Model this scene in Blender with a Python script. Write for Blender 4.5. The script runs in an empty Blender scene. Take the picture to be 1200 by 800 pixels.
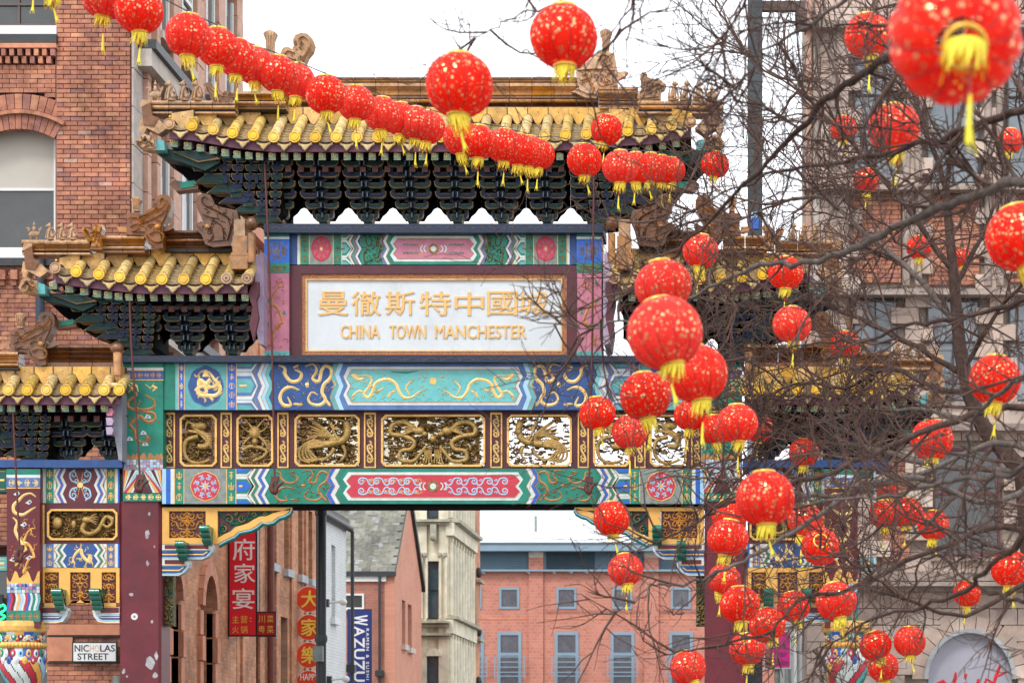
import bpy, math, random
from math import sin, cos, pi, radians, sqrt
from mathutils import Vector, Matrix, Euler, Quaternion
S = bpy.context.scene
C = S.collection
random.seed(7)

# ---------------------------------------------------------------- camera, world, sun
F = 3000.0; XP = 880.0; YP = 890.0; CZ = 1.6          # focal length and vanishing point in photo pixels
cam = bpy.data.cameras.new('camera'); co = bpy.data.objects.new('camera', cam); C.objects.link(co)
co.location = (0, 0, CZ); co.rotation_euler = (radians(90), 0, 0)
cam.sensor_width = 36; cam.lens = 36 * F / 1200
cam.shift_x = (600 - XP) / 1200; cam.shift_y = (YP - 400) / 1200
cam.clip_start = 0.2; cam.clip_end = 3000
cam.dof.use_dof = True; cam.dof.focus_distance = 39.0; cam.dof.aperture_fstop = 3.6
S.camera = co
w = bpy.data.worlds.new('World'); S.world = w; w.use_nodes = True
nt = w.node_tree; nt.nodes.clear()
sky = nt.nodes.new('ShaderNodeTexSky'); sky.sky_type = 'NISHITA'; sky.sun_disc = False
SUN_EL, SUN_AZ = radians(48), radians(205)
sky.sun_elevation = SUN_EL; sky.sun_rotation = SUN_AZ
mixn = nt.nodes.new('ShaderNodeMix'); mixn.data_type = 'RGBA'
tc = nt.nodes.new('ShaderNodeTexCoord'); nz = nt.nodes.new('ShaderNodeTexNoise'); nz.inputs['Scale'].default_value = 2.2; nz.inputs['Detail'].default_value = 4
rp = nt.nodes.new('ShaderNodeValToRGB')
rp.color_ramp.elements[0].color = (10.6, 11.1, 12.0, 1); rp.color_ramp.elements[1].color = (12.6, 12.8, 13.1, 1)
nt.links.new(tc.outputs['Generated'], nz.inputs['Vector']); nt.links.new(nz.outputs['Fac'], rp.inputs['Fac'])
mixn.inputs['Factor'].default_value = 0.93
nt.links.new(sky.outputs['Color'], mixn.inputs['A']); nt.links.new(rp.outputs['Color'], mixn.inputs['B'])
bg = nt.nodes.new('ShaderNodeBackground'); bg.inputs['Strength'].default_value = 0.10
wo = nt.nodes.new('ShaderNodeOutputWorld')
nt.links.new(mixn.outputs['Result'], bg.inputs['Color']); nt.links.new(bg.outputs['Background'], wo.inputs['Surface'])
sl = bpy.data.lights.new('sun', 'SUN'); sl.energy = 1.1; sl.angle = radians(14); sl.color = (1, .96, .9)
so = bpy.data.objects.new('sun', sl); C.objects.link(so)
# sun stands behind the camera, to its left
sd = Vector((-0.45 * cos(SUN_EL), -0.89 * cos(SUN_EL), sin(SUN_EL)))
so.rotation_euler = sd.to_track_quat('Z', 'Y').to_euler()
sky.sun_rotation = math.atan2(sd.x, sd.y)
S.view_settings.view_transform = 'Standard'; S.view_settings.look = 'None'
S.view_settings.exposure = 0.70; S.view_settings.gamma = 1

# ---------------------------------------------------------------- helpers
def W(u, v, D):
    return Vector(((u - XP) * D / F, D, CZ + (YP - v) * D / F))
def UX(u, D): return (u - XP) * D / F
def VZ(v, D): return CZ + (YP - v) * D / F

MT = {}
def mat(name, col, rough=.6, var=.25, scale=6, metal=0, bump=.15, spec=.5, rv=0, dirt=.0, col2=None):
    """noise-varied paint / stone / metal; dirt: amount of dark-brown grime patches"""
    if name in MT: return MT[name]
    m = bpy.data.materials.new(name); m.use_nodes = True; n = m.node_tree; b = n.nodes['Principled BSDF']
    t = n.nodes.new('ShaderNodeTexCoord')
    a = n.nodes.new('ShaderNodeTexNoise'); a.inputs['Scale'].default_value = scale; a.inputs['Detail'].default_value = 7; a.inputs['Roughness'].default_value = .65
    n.links.new(t.outputs['Object'], a.inputs['Vector'])
    r = n.nodes.new('ShaderNodeValToRGB'); r.color_ramp.elements[0].position = .3; r.color_ramp.elements[1].position = .7
    lo = [c * (1 - var) for c in col]; hi = [min(1, c * (1 + var)) for c in (col2 or col)]
    r.color_ramp.elements[0].color = (*lo, 1); r.color_ramp.elements[1].color = (*hi, 1)
    n.links.new(a.outputs['Fac'], r.inputs['Fac'])
    out = r.outputs['Color']
    if dirt > 0:
        a2 = n.nodes.new('ShaderNodeTexNoise'); a2.inputs['Scale'].default_value = scale * 2.3; a2.inputs['Detail'].default_value = 9; a2.inputs['Roughness'].default_value = .8
        mp = n.nodes.new('ShaderNodeMapping'); mp.inputs['Scale'].default_value = (1, 1, .35); n.links.new(t.outputs['Object'], mp.inputs['Vector']); n.links.new(mp.outputs[0], a2.inputs['Vector'])
        mr = n.nodes.new('ShaderNodeMapRange'); mr.inputs[1].default_value = .52; mr.inputs[2].default_value = .72; mr.inputs[4].default_value = dirt
        n.links.new(a2.outputs['Fac'], mr.inputs[0])
        mx = n.nodes.new('ShaderNodeMix'); mx.data_type = 'RGBA'; mx.inputs['B'].default_value = (.05, .04, .03, 1)
        n.links.new(mr.outputs[0], mx.inputs['Factor']); n.links.new(out, mx.inputs['A']); out = mx.outputs['Result']
    if rv:
        oi = n.nodes.new('ShaderNodeObjectInfo'); hs = n.nodes.new('ShaderNodeHueSaturation'); m1 = n.nodes.new('ShaderNodeMapRange'); m1.inputs[3].default_value = 1 - rv; m1.inputs[4].default_value = 1 + rv * .7
        m2 = n.nodes.new('ShaderNodeMath'); m2.operation = 'MULTIPLY'; m2.inputs[1].default_value = 7.31; m3 = n.nodes.new('ShaderNodeMath'); m3.operation = 'FRACT'; m4 = n.nodes.new('ShaderNodeMapRange'); m4.inputs[3].default_value = 1 - rv * .5; m4.inputs[4].default_value = 1.08
        n.links.new(oi.outputs['Random'], m1.inputs[0]); n.links.new(m1.outputs[0], hs.inputs['Value']); n.links.new(oi.outputs['Random'], m2.inputs[0]); n.links.new(m2.outputs[0], m3.inputs[0]); n.links.new(m3.outputs[0], m4.inputs[0]); n.links.new(m4.outputs[0], hs.inputs['Saturation'])
        n.links.new(out, hs.inputs['Color']); out = hs.outputs['Color']
    n.links.new(out, b.inputs['Base Color'])
    b.inputs['Roughness'].default_value = rough; b.inputs['Metallic'].default_value = metal
    b.inputs['Specular IOR Level'].default_value = spec
    if bump:
        bp = n.nodes.new('ShaderNodeBump'); bp.inputs['Strength'].default_value = bump; bp.inputs['Distance'].default_value = .02
        a3 = n.nodes.new('ShaderNodeTexNoise'); a3.inputs['Scale'].default_value = scale * 5; a3.inputs['Detail'].default_value = 5
        n.links.new(t.outputs['Object'], a3.inputs['Vector'])
        n.links.new(a3.outputs['Fac'], bp.inputs['Height']); n.links.new(bp.outputs['Normal'], b.inputs['Normal'])
    MT[name] = m
    return m

def brickmat(name, c1, c2, mortar, bw=.225, bh=.075, axis='XZ', rough=.85, mort=.011, var=.5):
    m = bpy.data.materials.new(name); m.use_nodes = True; n = m.node_tree; b = n.nodes['Principled BSDF']
    g = n.nodes.new('ShaderNodeNewGeometry'); sp = n.nodes.new('ShaderNodeSeparateXYZ'); cb = n.nodes.new('ShaderNodeCombineXYZ')
    n.links.new(g.outputs['Position'], sp.inputs[0])
    n.links.new(sp.outputs[axis[0]], cb.inputs[0]); n.links.new(sp.outputs[axis[1]], cb.inputs[1])
    t = n.nodes.new('ShaderNodeTexBrick'); n.links.new(cb.outputs[0], t.inputs['Vector'])
    t.inputs['Scale'].default_value = 1; t.inputs['Brick Width'].default_value = bw; t.inputs['Row Height'].default_value = bh
    t.inputs['Mortar Size'].default_value = mort; t.inputs['Mortar Smooth'].default_value = .3; t.inputs['Bias'].default_value = -.1
    t.inputs['Color1'].default_value = (*c1, 1); t.inputs['Color2'].default_value = (*c2, 1); t.inputs['Mortar'].default_value = (*mortar, 1)
    nz = n.nodes.new('ShaderNodeTexNoise'); nz.inputs['Scale'].default_value = .9; nz.inputs['Detail'].default_value = 8; nz.inputs['Roughness'].default_value = .7
    n.links.new(cb.outputs[0], nz.inputs['Vector'])
    mr = n.nodes.new('ShaderNodeMapRange'); mr.inputs[1].default_value = .3; mr.inputs[2].default_value = .7
    mr.inputs[3].default_value = 1 - var; mr.inputs[4].default_value = 1 + var * .5
    n.links.new(nz.outputs['Fac'], mr.inputs[0])
    mx = n.nodes.new('ShaderNodeMix'); mx.data_type = 'RGBA'; mx.blend_type = 'MULTIPLY'; mx.inputs['Factor'].default_value = 1
    n.links.new(t.outputs['Color'], mx.inputs['A']); n.links.new(mr.outputs[0], mx.inputs['B'])
    n.links.new(mx.outputs['Result'], b.inputs['Base Color']); b.inputs['Roughness'].default_value = rough
    bp = n.nodes.new('ShaderNodeBump'); bp.inputs['Strength'].default_value = .6; bp.inputs['Distance'].default_value = .01; bp.invert = True
    n.links.new(t.outputs['Fac'], bp.inputs['Height']); n.links.new(bp.outputs['Normal'], b.inputs['Normal'])
    MT[name] = m
    return m

def piecemat(name, stops, rough=.85, var=.35, scale=9):
    """each separate brick / stone / slate / tile takes its own colour (object random + per-face attribute)"""
    m = bpy.data.materials.new(name); m.use_nodes = True; n = m.node_tree; b = n.nodes['Principled BSDF']
    oi = n.nodes.new('ShaderNodeObjectInfo'); at = n.nodes.new('ShaderNodeAttribute'); at.attribute_name = 'rnd'
    ad = n.nodes.new('ShaderNodeMath'); ad.operation = 'ADD'; fr = n.nodes.new('ShaderNodeMath'); fr.operation = 'FRACT'
    n.links.new(oi.outputs['Random'], ad.inputs[0]); n.links.new(at.outputs['Fac'], ad.inputs[1]); n.links.new(ad.outputs[0], fr.inputs[0])
    r = n.nodes.new('ShaderNodeValToRGB'); r.color_ramp.interpolation = 'CONSTANT'
    while len(r.color_ramp.elements) < len(stops): r.color_ramp.elements.new(.5)
    for i, (p, c) in enumerate(stops): r.color_ramp.elements[i].position = p; r.color_ramp.elements[i].color = (*c, 1)
    n.links.new(fr.outputs[0], r.inputs['Fac'])
    g = n.nodes.new('ShaderNodeNewGeometry'); nz = n.nodes.new('ShaderNodeTexNoise'); nz.inputs['Scale'].default_value = scale; nz.inputs['Detail'].default_value = 8; nz.inputs['Roughness'].default_value = .7
    n.links.new(g.outputs['Position'], nz.inputs['Vector'])
    nz2 = n.nodes.new('ShaderNodeTexNoise'); nz2.inputs['Scale'].default_value = 1.1; nz2.inputs['Detail'].default_value = 5
    n.links.new(g.outputs['Position'], nz2.inputs['Vector'])
    sm = n.nodes.new('ShaderNodeMath'); sm.operation = 'ADD'; n.links.new(nz.outputs['Fac'], sm.inputs[0]); n.links.new(nz2.outputs['Fac'], sm.inputs[1])
    mr = n.nodes.new('ShaderNodeMapRange'); mr.inputs[1].default_value = .75; mr.inputs[2].default_value = 1.25; mr.inputs[3].default_value = 1 - var; mr.inputs[4].default_value = 1 + var * .6
    n.links.new(sm.outputs[0], mr.inputs[0])
    mx = n.nodes.new('ShaderNodeMix'); mx.data_type = 'RGBA'; mx.blend_type = 'MULTIPLY'; mx.inputs['Factor'].default_value = 1
    n.links.new(r.outputs['Color'], mx.inputs['A']); n.links.new(mr.outputs[0], mx.inputs['B'])
    n.links.new(mx.outputs['Result'], b.inputs['Base Color']); b.inputs['Roughness'].default_value = rough
    bp = n.nodes.new('ShaderNodeBump'); bp.inputs['Strength'].default_value = .3; bp.inputs['Distance'].default_value = .01
    n.links.new(nz.outputs['Fac'], bp.inputs['Height']); n.links.new(bp.outputs['Normal'], b.inputs['Normal'])
    MT[name] = m
    return m

BASE = {}
def P(o): return BASE[o.name]
def thing(name, label, cat, loc=(0, 0, 0), group=None, kind=None):
    o = bpy.data.objects.new(name, None); C.objects.link(o); o.location = loc
    o.empty_display_size = .2
    o['label'] = label; o['category'] = cat
    if group: o['group'] = group
    if kind: o['kind'] = kind
    BASE[o.name] = Vector(loc)
    return o

class MB:
    def __init__(s): s.v = []; s.f = []; s.m = []; s.s = []; s.mats = []; s.r = []; s.rnd = 0.
    def add(s, vs, fs, m, smooth=False):
        if m not in s.mats: s.mats.append(m)
        k = s.mats.index(m); o = len(s.v); s.v.extend(vs)
        for f in fs: s.f.append(tuple(o + i for i in f)); s.m.append(k); s.s.append(smooth); s.r.append(s.rnd)
    def box(s, x0, x1, y0, y1, z0, z1, m):
        s.add([(x0, y0, z0), (x1, y0, z0), (x1, y1, z0), (x0, y1, z0), (x0, y0, z1), (x1, y0, z1), (x1, y1, z1), (x0, y1, z1)],
              [(0, 1, 5, 4), (1, 2, 6, 5), (2, 3, 7, 6), (3, 0, 4, 7), (4, 5, 6, 7), (3, 2, 1, 0)], m)
    def pb(s, u0, v0, u1, v1, D, th, m):                       # box with its front at depth D
        s.box(UX(u0, D), UX(u1, D), D, D + th, VZ(v1, D), VZ(v0, D), m)
    def poly(s, pts, D, th, m):                                 # px outline extruded back from depth D
        s.prism([(UX(u, D), VZ(v, D)) for u, v in pts], D, D + th, m)
    def prism(s, xz, y0, y1, m, smooth=False):
        n = len(xz)
        a = sum(xz[i][0] * xz[(i + 1) % n][1] - xz[(i + 1) % n][0] * xz[i][1] for i in range(n))
        if a < 0: xz = xz[::-1]
        vs = [(x, y0, z) for x, z in xz] + [(x, y1, z) for x, z in xz]
        fs = [tuple(range(n)), tuple(range(2 * n - 1, n - 1, -1))] + [(i, i + n, (i + 1) % n + n, (i + 1) % n) for i in range(n)]
        s.add(vs, fs, m, smooth)
    def prismx(s, yz, x0, x1, m):                               # outline in y,z extruded along x
        n = len(yz)
        vs = [(x0, y, z) for y, z in yz] + [(x1, y, z) for y, z in yz]
        s.add(vs, [tuple(range(n)), tuple(range(2 * n - 1, n - 1, -1))] + [(i, i + n, (i + 1) % n + n, (i + 1) % n) for i in range(n)], m)
    def tube(s, pts, rad, m, n=6, cap=True, smooth=True):
        pts = [Vector(p) for p in pts]
        if not hasattr(rad, '__len__'): rad = [rad] * len(pts)
        vs = []; up = None
        for i, p in enumerate(pts):
            d = (pts[min(i + 1, len(pts) - 1)] - pts[max(i - 1, 0)])
            if d.length < 1e-9: d = Vector((0, 0, 1))
            d.normalize()
            if up is None:
                up = Vector((0, -1, .02)) if abs(d.y) < .9 else Vector((0, 0, 1))
            a = (up - d * up.dot(d))
            if a.length < 1e-6: a = d.orthogonal()
            a.normalize(); up = a; b = d.cross(a)
            for k in range(n):
                t = 2 * pi * k / n; vs.append(tuple(p + (a * cos(t) + b * sin(t)) * rad[i]))
        fs = []
        for i in range(len(pts) - 1):
            for k in range(n):
                fs.append((i * n + k, i * n + (k + 1) % n, (i + 1) * n + (k + 1) % n, (i + 1) * n + k))
        s.add(vs, fs, m, smooth)
        if cap: s.add(vs[:n], [tuple(range(n))[::-1]], m); s.add(vs[-n:], [tuple(range(n))], m)
    def lathe(s, prof, c, m, n=24, axis='z', smooth=True, cap=True):
        vs = []; 
        for r, h in prof:
            for k in range(n):
                t = 2 * pi * k / n
                if axis == 'z': vs.append((c[0] + r * cos(t), c[1] + r * sin(t), c[2] + h))
                elif axis == 'y': vs.append((c[0] + r * cos(t), c[1] + h, c[2] + r * sin(t)))
                else: vs.append((c[0] + h, c[1] + r * cos(t), c[2] + r * sin(t)))
        fs = [(i * n + k, i * n + (k + 1) % n, (i + 1) * n + (k + 1) % n, (i + 1) * n + k) for i in range(len(prof) - 1) for k in range(n)]
        if axis == 'y': fs = [f[::-1] for f in fs]
        s.add(vs, fs, m, smooth)
        if cap:
            for i in (0, len(prof) - 1):
                if prof[i][0] > 1e-4: s.add(vs[i * n:(i + 1) * n], [tuple(range(n))], m)
    def ell(s, c, r, m, n=8, k=5, q=None, smooth=True):
        vs = []
        for i in range(k + 1):
            a = pi * i / k
            for j in range(n):
                t = 2 * pi * j / n; p = Vector((r[0] * sin(a) * cos(t), r[1] * sin(a) * sin(t), r[2] * cos(a)))
                if q: p = q @ p
                vs.append((c[0] + p.x, c[1] + p.y, c[2] + p.z))
        s.add(vs, [(i * n + j, (i + 1) * n + j, (i + 1) * n + (j + 1) % n, i * n + (j + 1) % n) for i in range(k) for j in range(n)], m, smooth)
    def rib(s, strokes, D, m, h=.012, back=0):
        """raised painted/carved strokes: px polylines with px widths, ridge h in front of depth D"""
        for pts, wd in strokes:
            n = len(pts)
            if n < 2: continue
            if not hasattr(wd, '__len__'): wd = [wd] * n
            vs = []
            for i in range(n):
                a = pts[max(i - 1, 0)]; b = pts[min(i + 1, n - 1)]
                dx, dy = b[0] - a[0], b[1] - a[1]; L = sqrt(dx * dx + dy * dy) or 1
                nx, ny = -dy / L * wd[i] / 2, dx / L * wd[i] / 2
                u, v = pts[i]
                vs += [(UX(u + nx, D), D, VZ(v + ny, D)), (UX(u, D), D - h, VZ(v, D)), (UX(u - nx, D), D, VZ(v - ny, D))]
            fs = []
            for i in range(n - 1):
                q = i * 3; fs += [(q, q + 1, q + 4, q + 3), (q + 1, q + 2, q + 5, q + 4)]
            s.add(vs, fs, m)
    def build(s, name, parent=None, mirror=None, world=True, kind=None, origin=None):
        me = s.mesh(name, parent, mirror, origin)
        o = bpy.data.objects.new(name, me); C.objects.link(o)
        if parent is not None: o.parent = parent; BASE[o.name] = P(parent)
        else:
            BASE[o.name] = Vector(origin) if origin else Vector((0, 0, 0)); o.location = BASE[o.name]
        if kind: o['kind'] = kind
        return o
    def mesh(s, name, parent=None, mirror=None, origin=None):
        b = P(parent) if parent is not None else (Vector(origin) if origin else Vector((0, 0, 0)))
        vs = s.v
        if mirror is not None: vs = [(2 * mirror - x, y, z) for x, y, z in vs]
        vs = [(x - b.x, y - b.y, z - b.z) for x, y, z in vs]
        fs = [f[::-1] for f in s.f] if mirror is not None else s.f
        me = bpy.data.meshes.new(name); me.from_pydata(vs, [], fs)
        for m in s.mats: me.materials.append(m)
        me.polygons.foreach_set('material_index', s.m); me.polygons.foreach_set('use_smooth', s.s)
        if any(s.r):
            a = me.attributes.new('rnd', 'FLOAT', 'FACE'); a.data.foreach_set('value', s.r)
        me.update()
        return me

def inst(name, me, parent, pos, rot=None, scale=None, kind=None):
    o = bpy.data.objects.new(name, me); C.objects.link(o); o.parent = parent
    o.location = Vector(pos) - P(parent)
    if rot: o.rotation_euler = rot
    if scale: o.scale = scale
    return o
def tag(o, label, cat, group=None, kind=None):
    o['label'] = label; o['category'] = cat
    if group: o['group'] = group
    if kind: o['kind'] = kind
    return o

def text_mb(mb, txt, u0, v0, u1, v1, D, m, th=.01, bold=0, **k):
    if bold:
        for i, (du, dv) in enumerate(((-bold, 0), (bold, 0), (0, -bold * .7), (0, bold * .7))): text_one(mb, txt, u0 + du, v0 + dv, u1 + du, v1 + dv, D, m, th + .0006 * i, **k)
    else: text_one(mb, txt, u0, v0, u1, v1, D, m, th, **k)
def text_one(mb, txt, u0, v0, u1, v1, D, m, th=.01, offset=0.0, rot=0, keep=False, space=1.0):
    """flat lettering fitted to a px box; appended to mb"""
    cu = bpy.data.curves.new('t', 'FONT'); cu.body = txt; cu.extrude = .5; cu.offset = offset; cu.resolution_u = 3; cu.space_character = space
    cu.fill_mode = 'BOTH'
    o = bpy.data.objects.new('t', cu); C.objects.link(o)
    dg = bpy.context.evaluated_depsgraph_get(); dg.update()
    me = bpy.data.meshes.new_from_object(o.evaluated_get(dg))
    bpy.data.objects.remove(o)
    vs = [v.co.copy() for v in me.vertices]
    if not vs: return
    if rot == 90: vs = [Vector((v.y, -v.x, v.z)) for v in vs]     # reads top to bottom
    x0 = min(v.x for v in vs); x1 = max(v.x for v in vs); y0 = min(v.y for v in vs); y1 = max(v.y for v in vs)
    X0, X1, Z1, Z0 = UX(u0, D), UX(u1, D), VZ(v0, D), VZ(v1, D)
    sx = (X1 - X0) / (x1 - x0 or 1); sz = (Z1 - Z0) / (y1 - y0 or 1)
    if keep: sx = sz = min(sx, sz)
    cx, cz = (X0 + X1) / 2, (Z0 + Z1) / 2; mx, my = (x0 + x1) / 2, (y0 + y1) / 2
    mb.add([(cx + (v.x - mx) * sx, D - th * (v.z > 0), cz + (v.y - my) * sz) for v in vs], [tuple(p.vertices) for p in me.polygons], m)
    bpy.data.meshes.remove(me)

# ---------------------------------------------------------------- colours
maroon = mat('maroon_paint', (.125, .009, .018), .45, .3, 2.2, dirt=.38)
maroon_d = mat('dark_maroon_paint', (.085, .012, .022), .5, .25, 5, dirt=.2)
green = mat('green_paint', (.004, .20, .135), .5, .3, 4, dirt=.3)
green_d = mat('dark_green_paint', (.0, .09, .065), .5, .3, 6, dirt=.3)
green_g = mat('glazed_green', (.0, .16, .10), .15, .3, 4, spec=.8)
teal = mat('teal_paint', (.10, .36, .36), .5, .2, 5, dirt=.25)
cyan = mat('pale_cyan_paint', (.13, .46, .46), .5, .18, 3, dirt=.12)
blue = mat('blue_paint', (.018, .070, .23), .5, .3, 5, dirt=.3)
blue_b = mat('bright_blue_paint', (.015, .12, .50), .5, .2, 5, dirt=.1)
blue_d = mat('navy_paint', (.006, .020, .055), .5, .35, 5, dirt=.3)
blue_g = mat('slate_blue_paint', (.08, .16, .36), .5, .25, 5, dirt=.3)
blue_p = mat('pale_blue_paint', (.36, .60, .76), .5, .12, 5, dirt=.12)
white = mat('white_paint', (.62, .66, .64), .5, .15, 5, dirt=.28)
whiteb = mat('marble_white', (.62, .66, .68), .4, .08, 1.6, dirt=.16)
grey_p = mat('grey_paint', (.22, .25, .23), .6, .3, 8, dirt=.3)
red_p = mat('carmine_paint', (.52, .03, .055), .5, .12, 5, dirt=.1)
pink_p = mat('faded_pink_paint', (.50, .17, .24), .55, .2, 6, dirt=.2)
lilac = mat('lilac_paint', (.42, .32, .45), .55, .2, 8, dirt=.3)
purple = mat('purple_board', (.10, .018, .045), .5, .3, 6, dirt=.3)
yellow = mat('yellow_ochre_paint', (.80, .42, .09), .5, .12, 4, dirt=.12)
gold = mat('gold_leaf', (.82, .46, .12), .42, .25, 9, metal=.25, dirt=.25)
gold_p = mat('pale_gold', (.84, .58, .22), .42, .15, 9, metal=.15)
gold_r = mat('rust_gold', (.46, .20, .06), .5, .25, 9, metal=.1, dirt=.2)
gold_d = mat('dark_gold_carving', (.24, .14, .042), .38, .55, 14, metal=.45, bump=.4, dirt=.5)
gold_h = mat('gilt_carving', (.43, .265, .08), .36, .4, 12, metal=.4, bump=.7, dirt=.45)
glaze = mat('amber_glazed_clay', (.40, .17, .035), .28, .45, 7, dirt=.45, bump=.3, spec=.7, rv=.22)
glaze_d = mat('brown_glazed_clay', (.17, .06, .015), .30, .5, 7, dirt=.5, bump=.35, spec=.6, rv=.22)
glaze_p = mat('weathered_clay', (.46, .27, .14), .55, .45, 10, dirt=.55, bump=.4, rv=.22)
tileY = mat('yellow_glazed_tile', (.84, .47, .02), .16, .22, 8, dirt=.12, spec=.6, rv=.16)
tileP = mat('mottled_yellow_tile', (.58, .40, .13), .5, .5, 12, dirt=.5, bump=.35, rv=.32)
tileM = mat('mossy_pan_tile', (.30, .20, .07), .6, .75, 14, dirt=.8, bump=.4, rv=.32)
tileF = mat('yellow_fascia_tile', (.66, .36, .07), .45, .35, 8, dirt=.4, rv=.32)
jointm = mat('dark_joint', (.03, .022, .018), .8, .3, 8)
darkw = mat('soffit_shade', (.006, .006, .007), .9, .4, 6, spec=.1)  # near-black: shade under eaves and behind parts put into the colour
bk_g = mat('shaded_bracket_green', (.002, .030, .028), .5, .35, 5, dirt=.3, spec=.3)  # bracket paints darkened: eave shade put into green, blue and gold
bk_b = mat('shaded_bracket_blue', (.004, .012, .045), .5, .35, 5, dirt=.3, spec=.3)
bk_l = mat('shaded_bracket_gold', (.27, .17, .065), .5, .4, 9)
iron = mat('rust_red_iron', (.10, .025, .02), .6, .3, 10)
black = mat('black_metal', (.012, .013, .015), .35, .3, 6, bump=.05)
dsteel = mat('dark_steel', (.035, .045, .05), .45, .4, 3, bump=.1, dirt=.3)
# ---------------------------------------------------------------- ornament stroke generators (px)
def arc(cx, cy, r, a0, a1, n=8, ry=None):
    return [(cx + r * cos(a0 + (a1 - a0) * i / n), cy + (ry or r) * sin(a0 + (a1 - a0) * i / n)) for i in range(n + 1)]
def spiral(cx, cy, r, a0, turns, w, n=12, s=1, sy=1):
    pts = []; ws = []
    for i in range(n + 1):
        t = i / n; rr = r * (1 - .82 * t); a = a0 + s * turns * 2 * pi * t
        pts.append((cx + rr * cos(a), cy + sy * rr * sin(a))); ws.append(w * (1 - .35 * t))
    return pts, ws
def smooth(pts, k=4):
    out = []; n = len(pts)
    for i in range(n - 1):
        p0, p1, p2, p3 = pts[max(i - 1, 0)], pts[i], pts[i + 1], pts[min(i + 2, n - 1)]
        for j in range(k):
            t = j / k
            out.append(tuple(.5 * ((2 * p1[c]) + (-p0[c] + p2[c]) * t + (2 * p0[c] - 5 * p1[c] + 4 * p2[c] - p3[c]) * t * t + (-p0[c] + 3 * p1[c] - 3 * p2[c] + p3[c]) * t ** 3) for c in range(len(p1))))
    out.append(tuple(pts[-1])); return out
def dragon(u0, v0, u1, v1, w, seed=1, vert=False, flip=False, waves=1.5, fl=14):
    """sinuous dragon: body, four clawed legs, horned head, flames"""
    R = random.Random(seed); st = []
    L, H = (v1 - v0, u1 - u0) if vert else (u1 - u0, v1 - v0)
    def M(a, b):
        if flip: a = 1 - a
        return (u0 + b * (u1 - u0), v0 + a * (v1 - v0)) if vert else (u0 + a * (u1 - u0), v0 + b * (v1 - v0))
    N = 22; body = []; ws = []
    for i in range(N + 1):
        t = i / N; b = .5 + .36 * sin(t * waves * 2 * pi + .6) * (1 - .25 * t); a = .04 + .84 * t + .05 * sin(t * waves * 4 * pi)
        body.append(M(a, b)); ws.append(w * (.25 + 1.0 * min(1, t * 2.2)) * (1 if t < .9 else .8))
    st.append((body, ws))
    hx, hy = body[-1]; px, py = body[-3]; dx, dy = hx - px, hy - py; l = sqrt(dx * dx + dy * dy) or 1; dx /= l; dy /= l
    st.append(([(hx - dx * w, hy - dy * w), (hx + dx * w * .6, hy + dy * w * .6), (hx + dx * w * 2, hy + dy * w * 2)], [w * 1.6, w * 1.9, w * .7]))
    for s in (-1, 1):
        st.append(([(hx, hy), (hx - dx * w * 1.5 - dy * s * w * 1.2, hy - dy * w * 1.5 + dx * s * w * 1.2), (hx - dx * w * 3 - dy * s * w * 1.4, hy - dy * w * 3 + dx * s * w * 1.4)], [w * .6, w * .5, w * .15]))
        st.append(([(hx + dx * w, hy + dy * w), (hx + dx * w * 2 - dy * s * w * 1.6, hy + dy * w * 2 + dx * s * w * 1.6)], [w * .4, w * .15]))
    for t in (.25, .42, .66, .8):
        i = int(t * N); x, y = body[i]; s = R.choice((-1, 1)); a = R.uniform(-.6, .6) + (pi / 2) * s
        ex, ey = x + cos(a) * w * 2.4, y + sin(a) * w * 2.4
        ex = min(max(ex, u0), u1); ey = min(max(ey, v0), v1)
        st.append(([(x, y), ((x + ex) / 2 + w * .5, (y + ey) / 2), (ex, ey)], [w * .8, w * .6, w * .45]))
        for c in (-.7, 0, .7):
            st.append(([(ex, ey), (ex + cos(a + c) * w * 1.1, ey + sin(a + c) * w * 1.1)], [w * .35, w * .12]))
    for _ in range(fl):
        x, y = R.uniform(u0, u1), R.uniform(v0, v1); a = R.uniform(0, 6.3); r = w * R.uniform(.5, 1.0)
        st.append((arc(x, y, r, a, a + R.uniform(1.5, 4), 4), [w * .1, w * .35, w * .5, w * .35, w * .1]))
    return st
def coil(cx, cy, r, w, seed=1):
    """dragon curled round a pearl inside a roundel"""
    R = random.Random(seed); st = []; N = 30; body = []; ws = []
    for i in range(N + 1):
        t = i / N; a = -2.2 + t * 5.2; q = r * (.78 + .13 * sin(t * 16)) * (1 - .45 * max(0, t - .6) / .4)
        body.append((cx + q * cos(a), cy + q * sin(a))); ws.append(w * min(1, .3 + 1.6 * t))
    st.append((body, ws)); hx, hy = body[-1]
    st.append((smooth([(hx, hy), (cx - r * .35, cy - r * .35), (cx, cy - r * .15), (cx + r * .3, cy - r * .4)], 4), w * 1.1)); st.append(([(cx - w * .6, cy - r * .1), (cx + w * .6, cy - r * .1)], w * 1.6))
    st.append((smooth([(cx - r * .1, cy), (cx + r * .05, cy + r * .3), (cx - r * .1, cy + r * .62)], 3), w * .9))
    st.append((smooth([(cx + r * .1, cy), (cx + r * .42, cy + r * .08), (cx + r * .75, cy - r * .1)], 3), w * .8)); st.append((smooth([(cx - r * .1, cy + r * .02), (cx - r * .45, cy + r * .12), (cx - r * .62, cy + r * .3)], 3), w * .8))
    st.append(([(cx, cy - r * .55), (cx, cy - r * .95)], [w * 1.8, w * .8]))
    for _ in range(26):
        a = R.uniform(0, 6.3); q = r * R.uniform(.2, .95); x, y = cx + q * cos(a), cy + q * sin(a); b = R.uniform(0, 6.3)
        st.append((arc(x, y, w * .7, b, b + 2.6, 4), [w * .1, w * .4, w * .5, w * .4, w * .1]))
    return st
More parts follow.
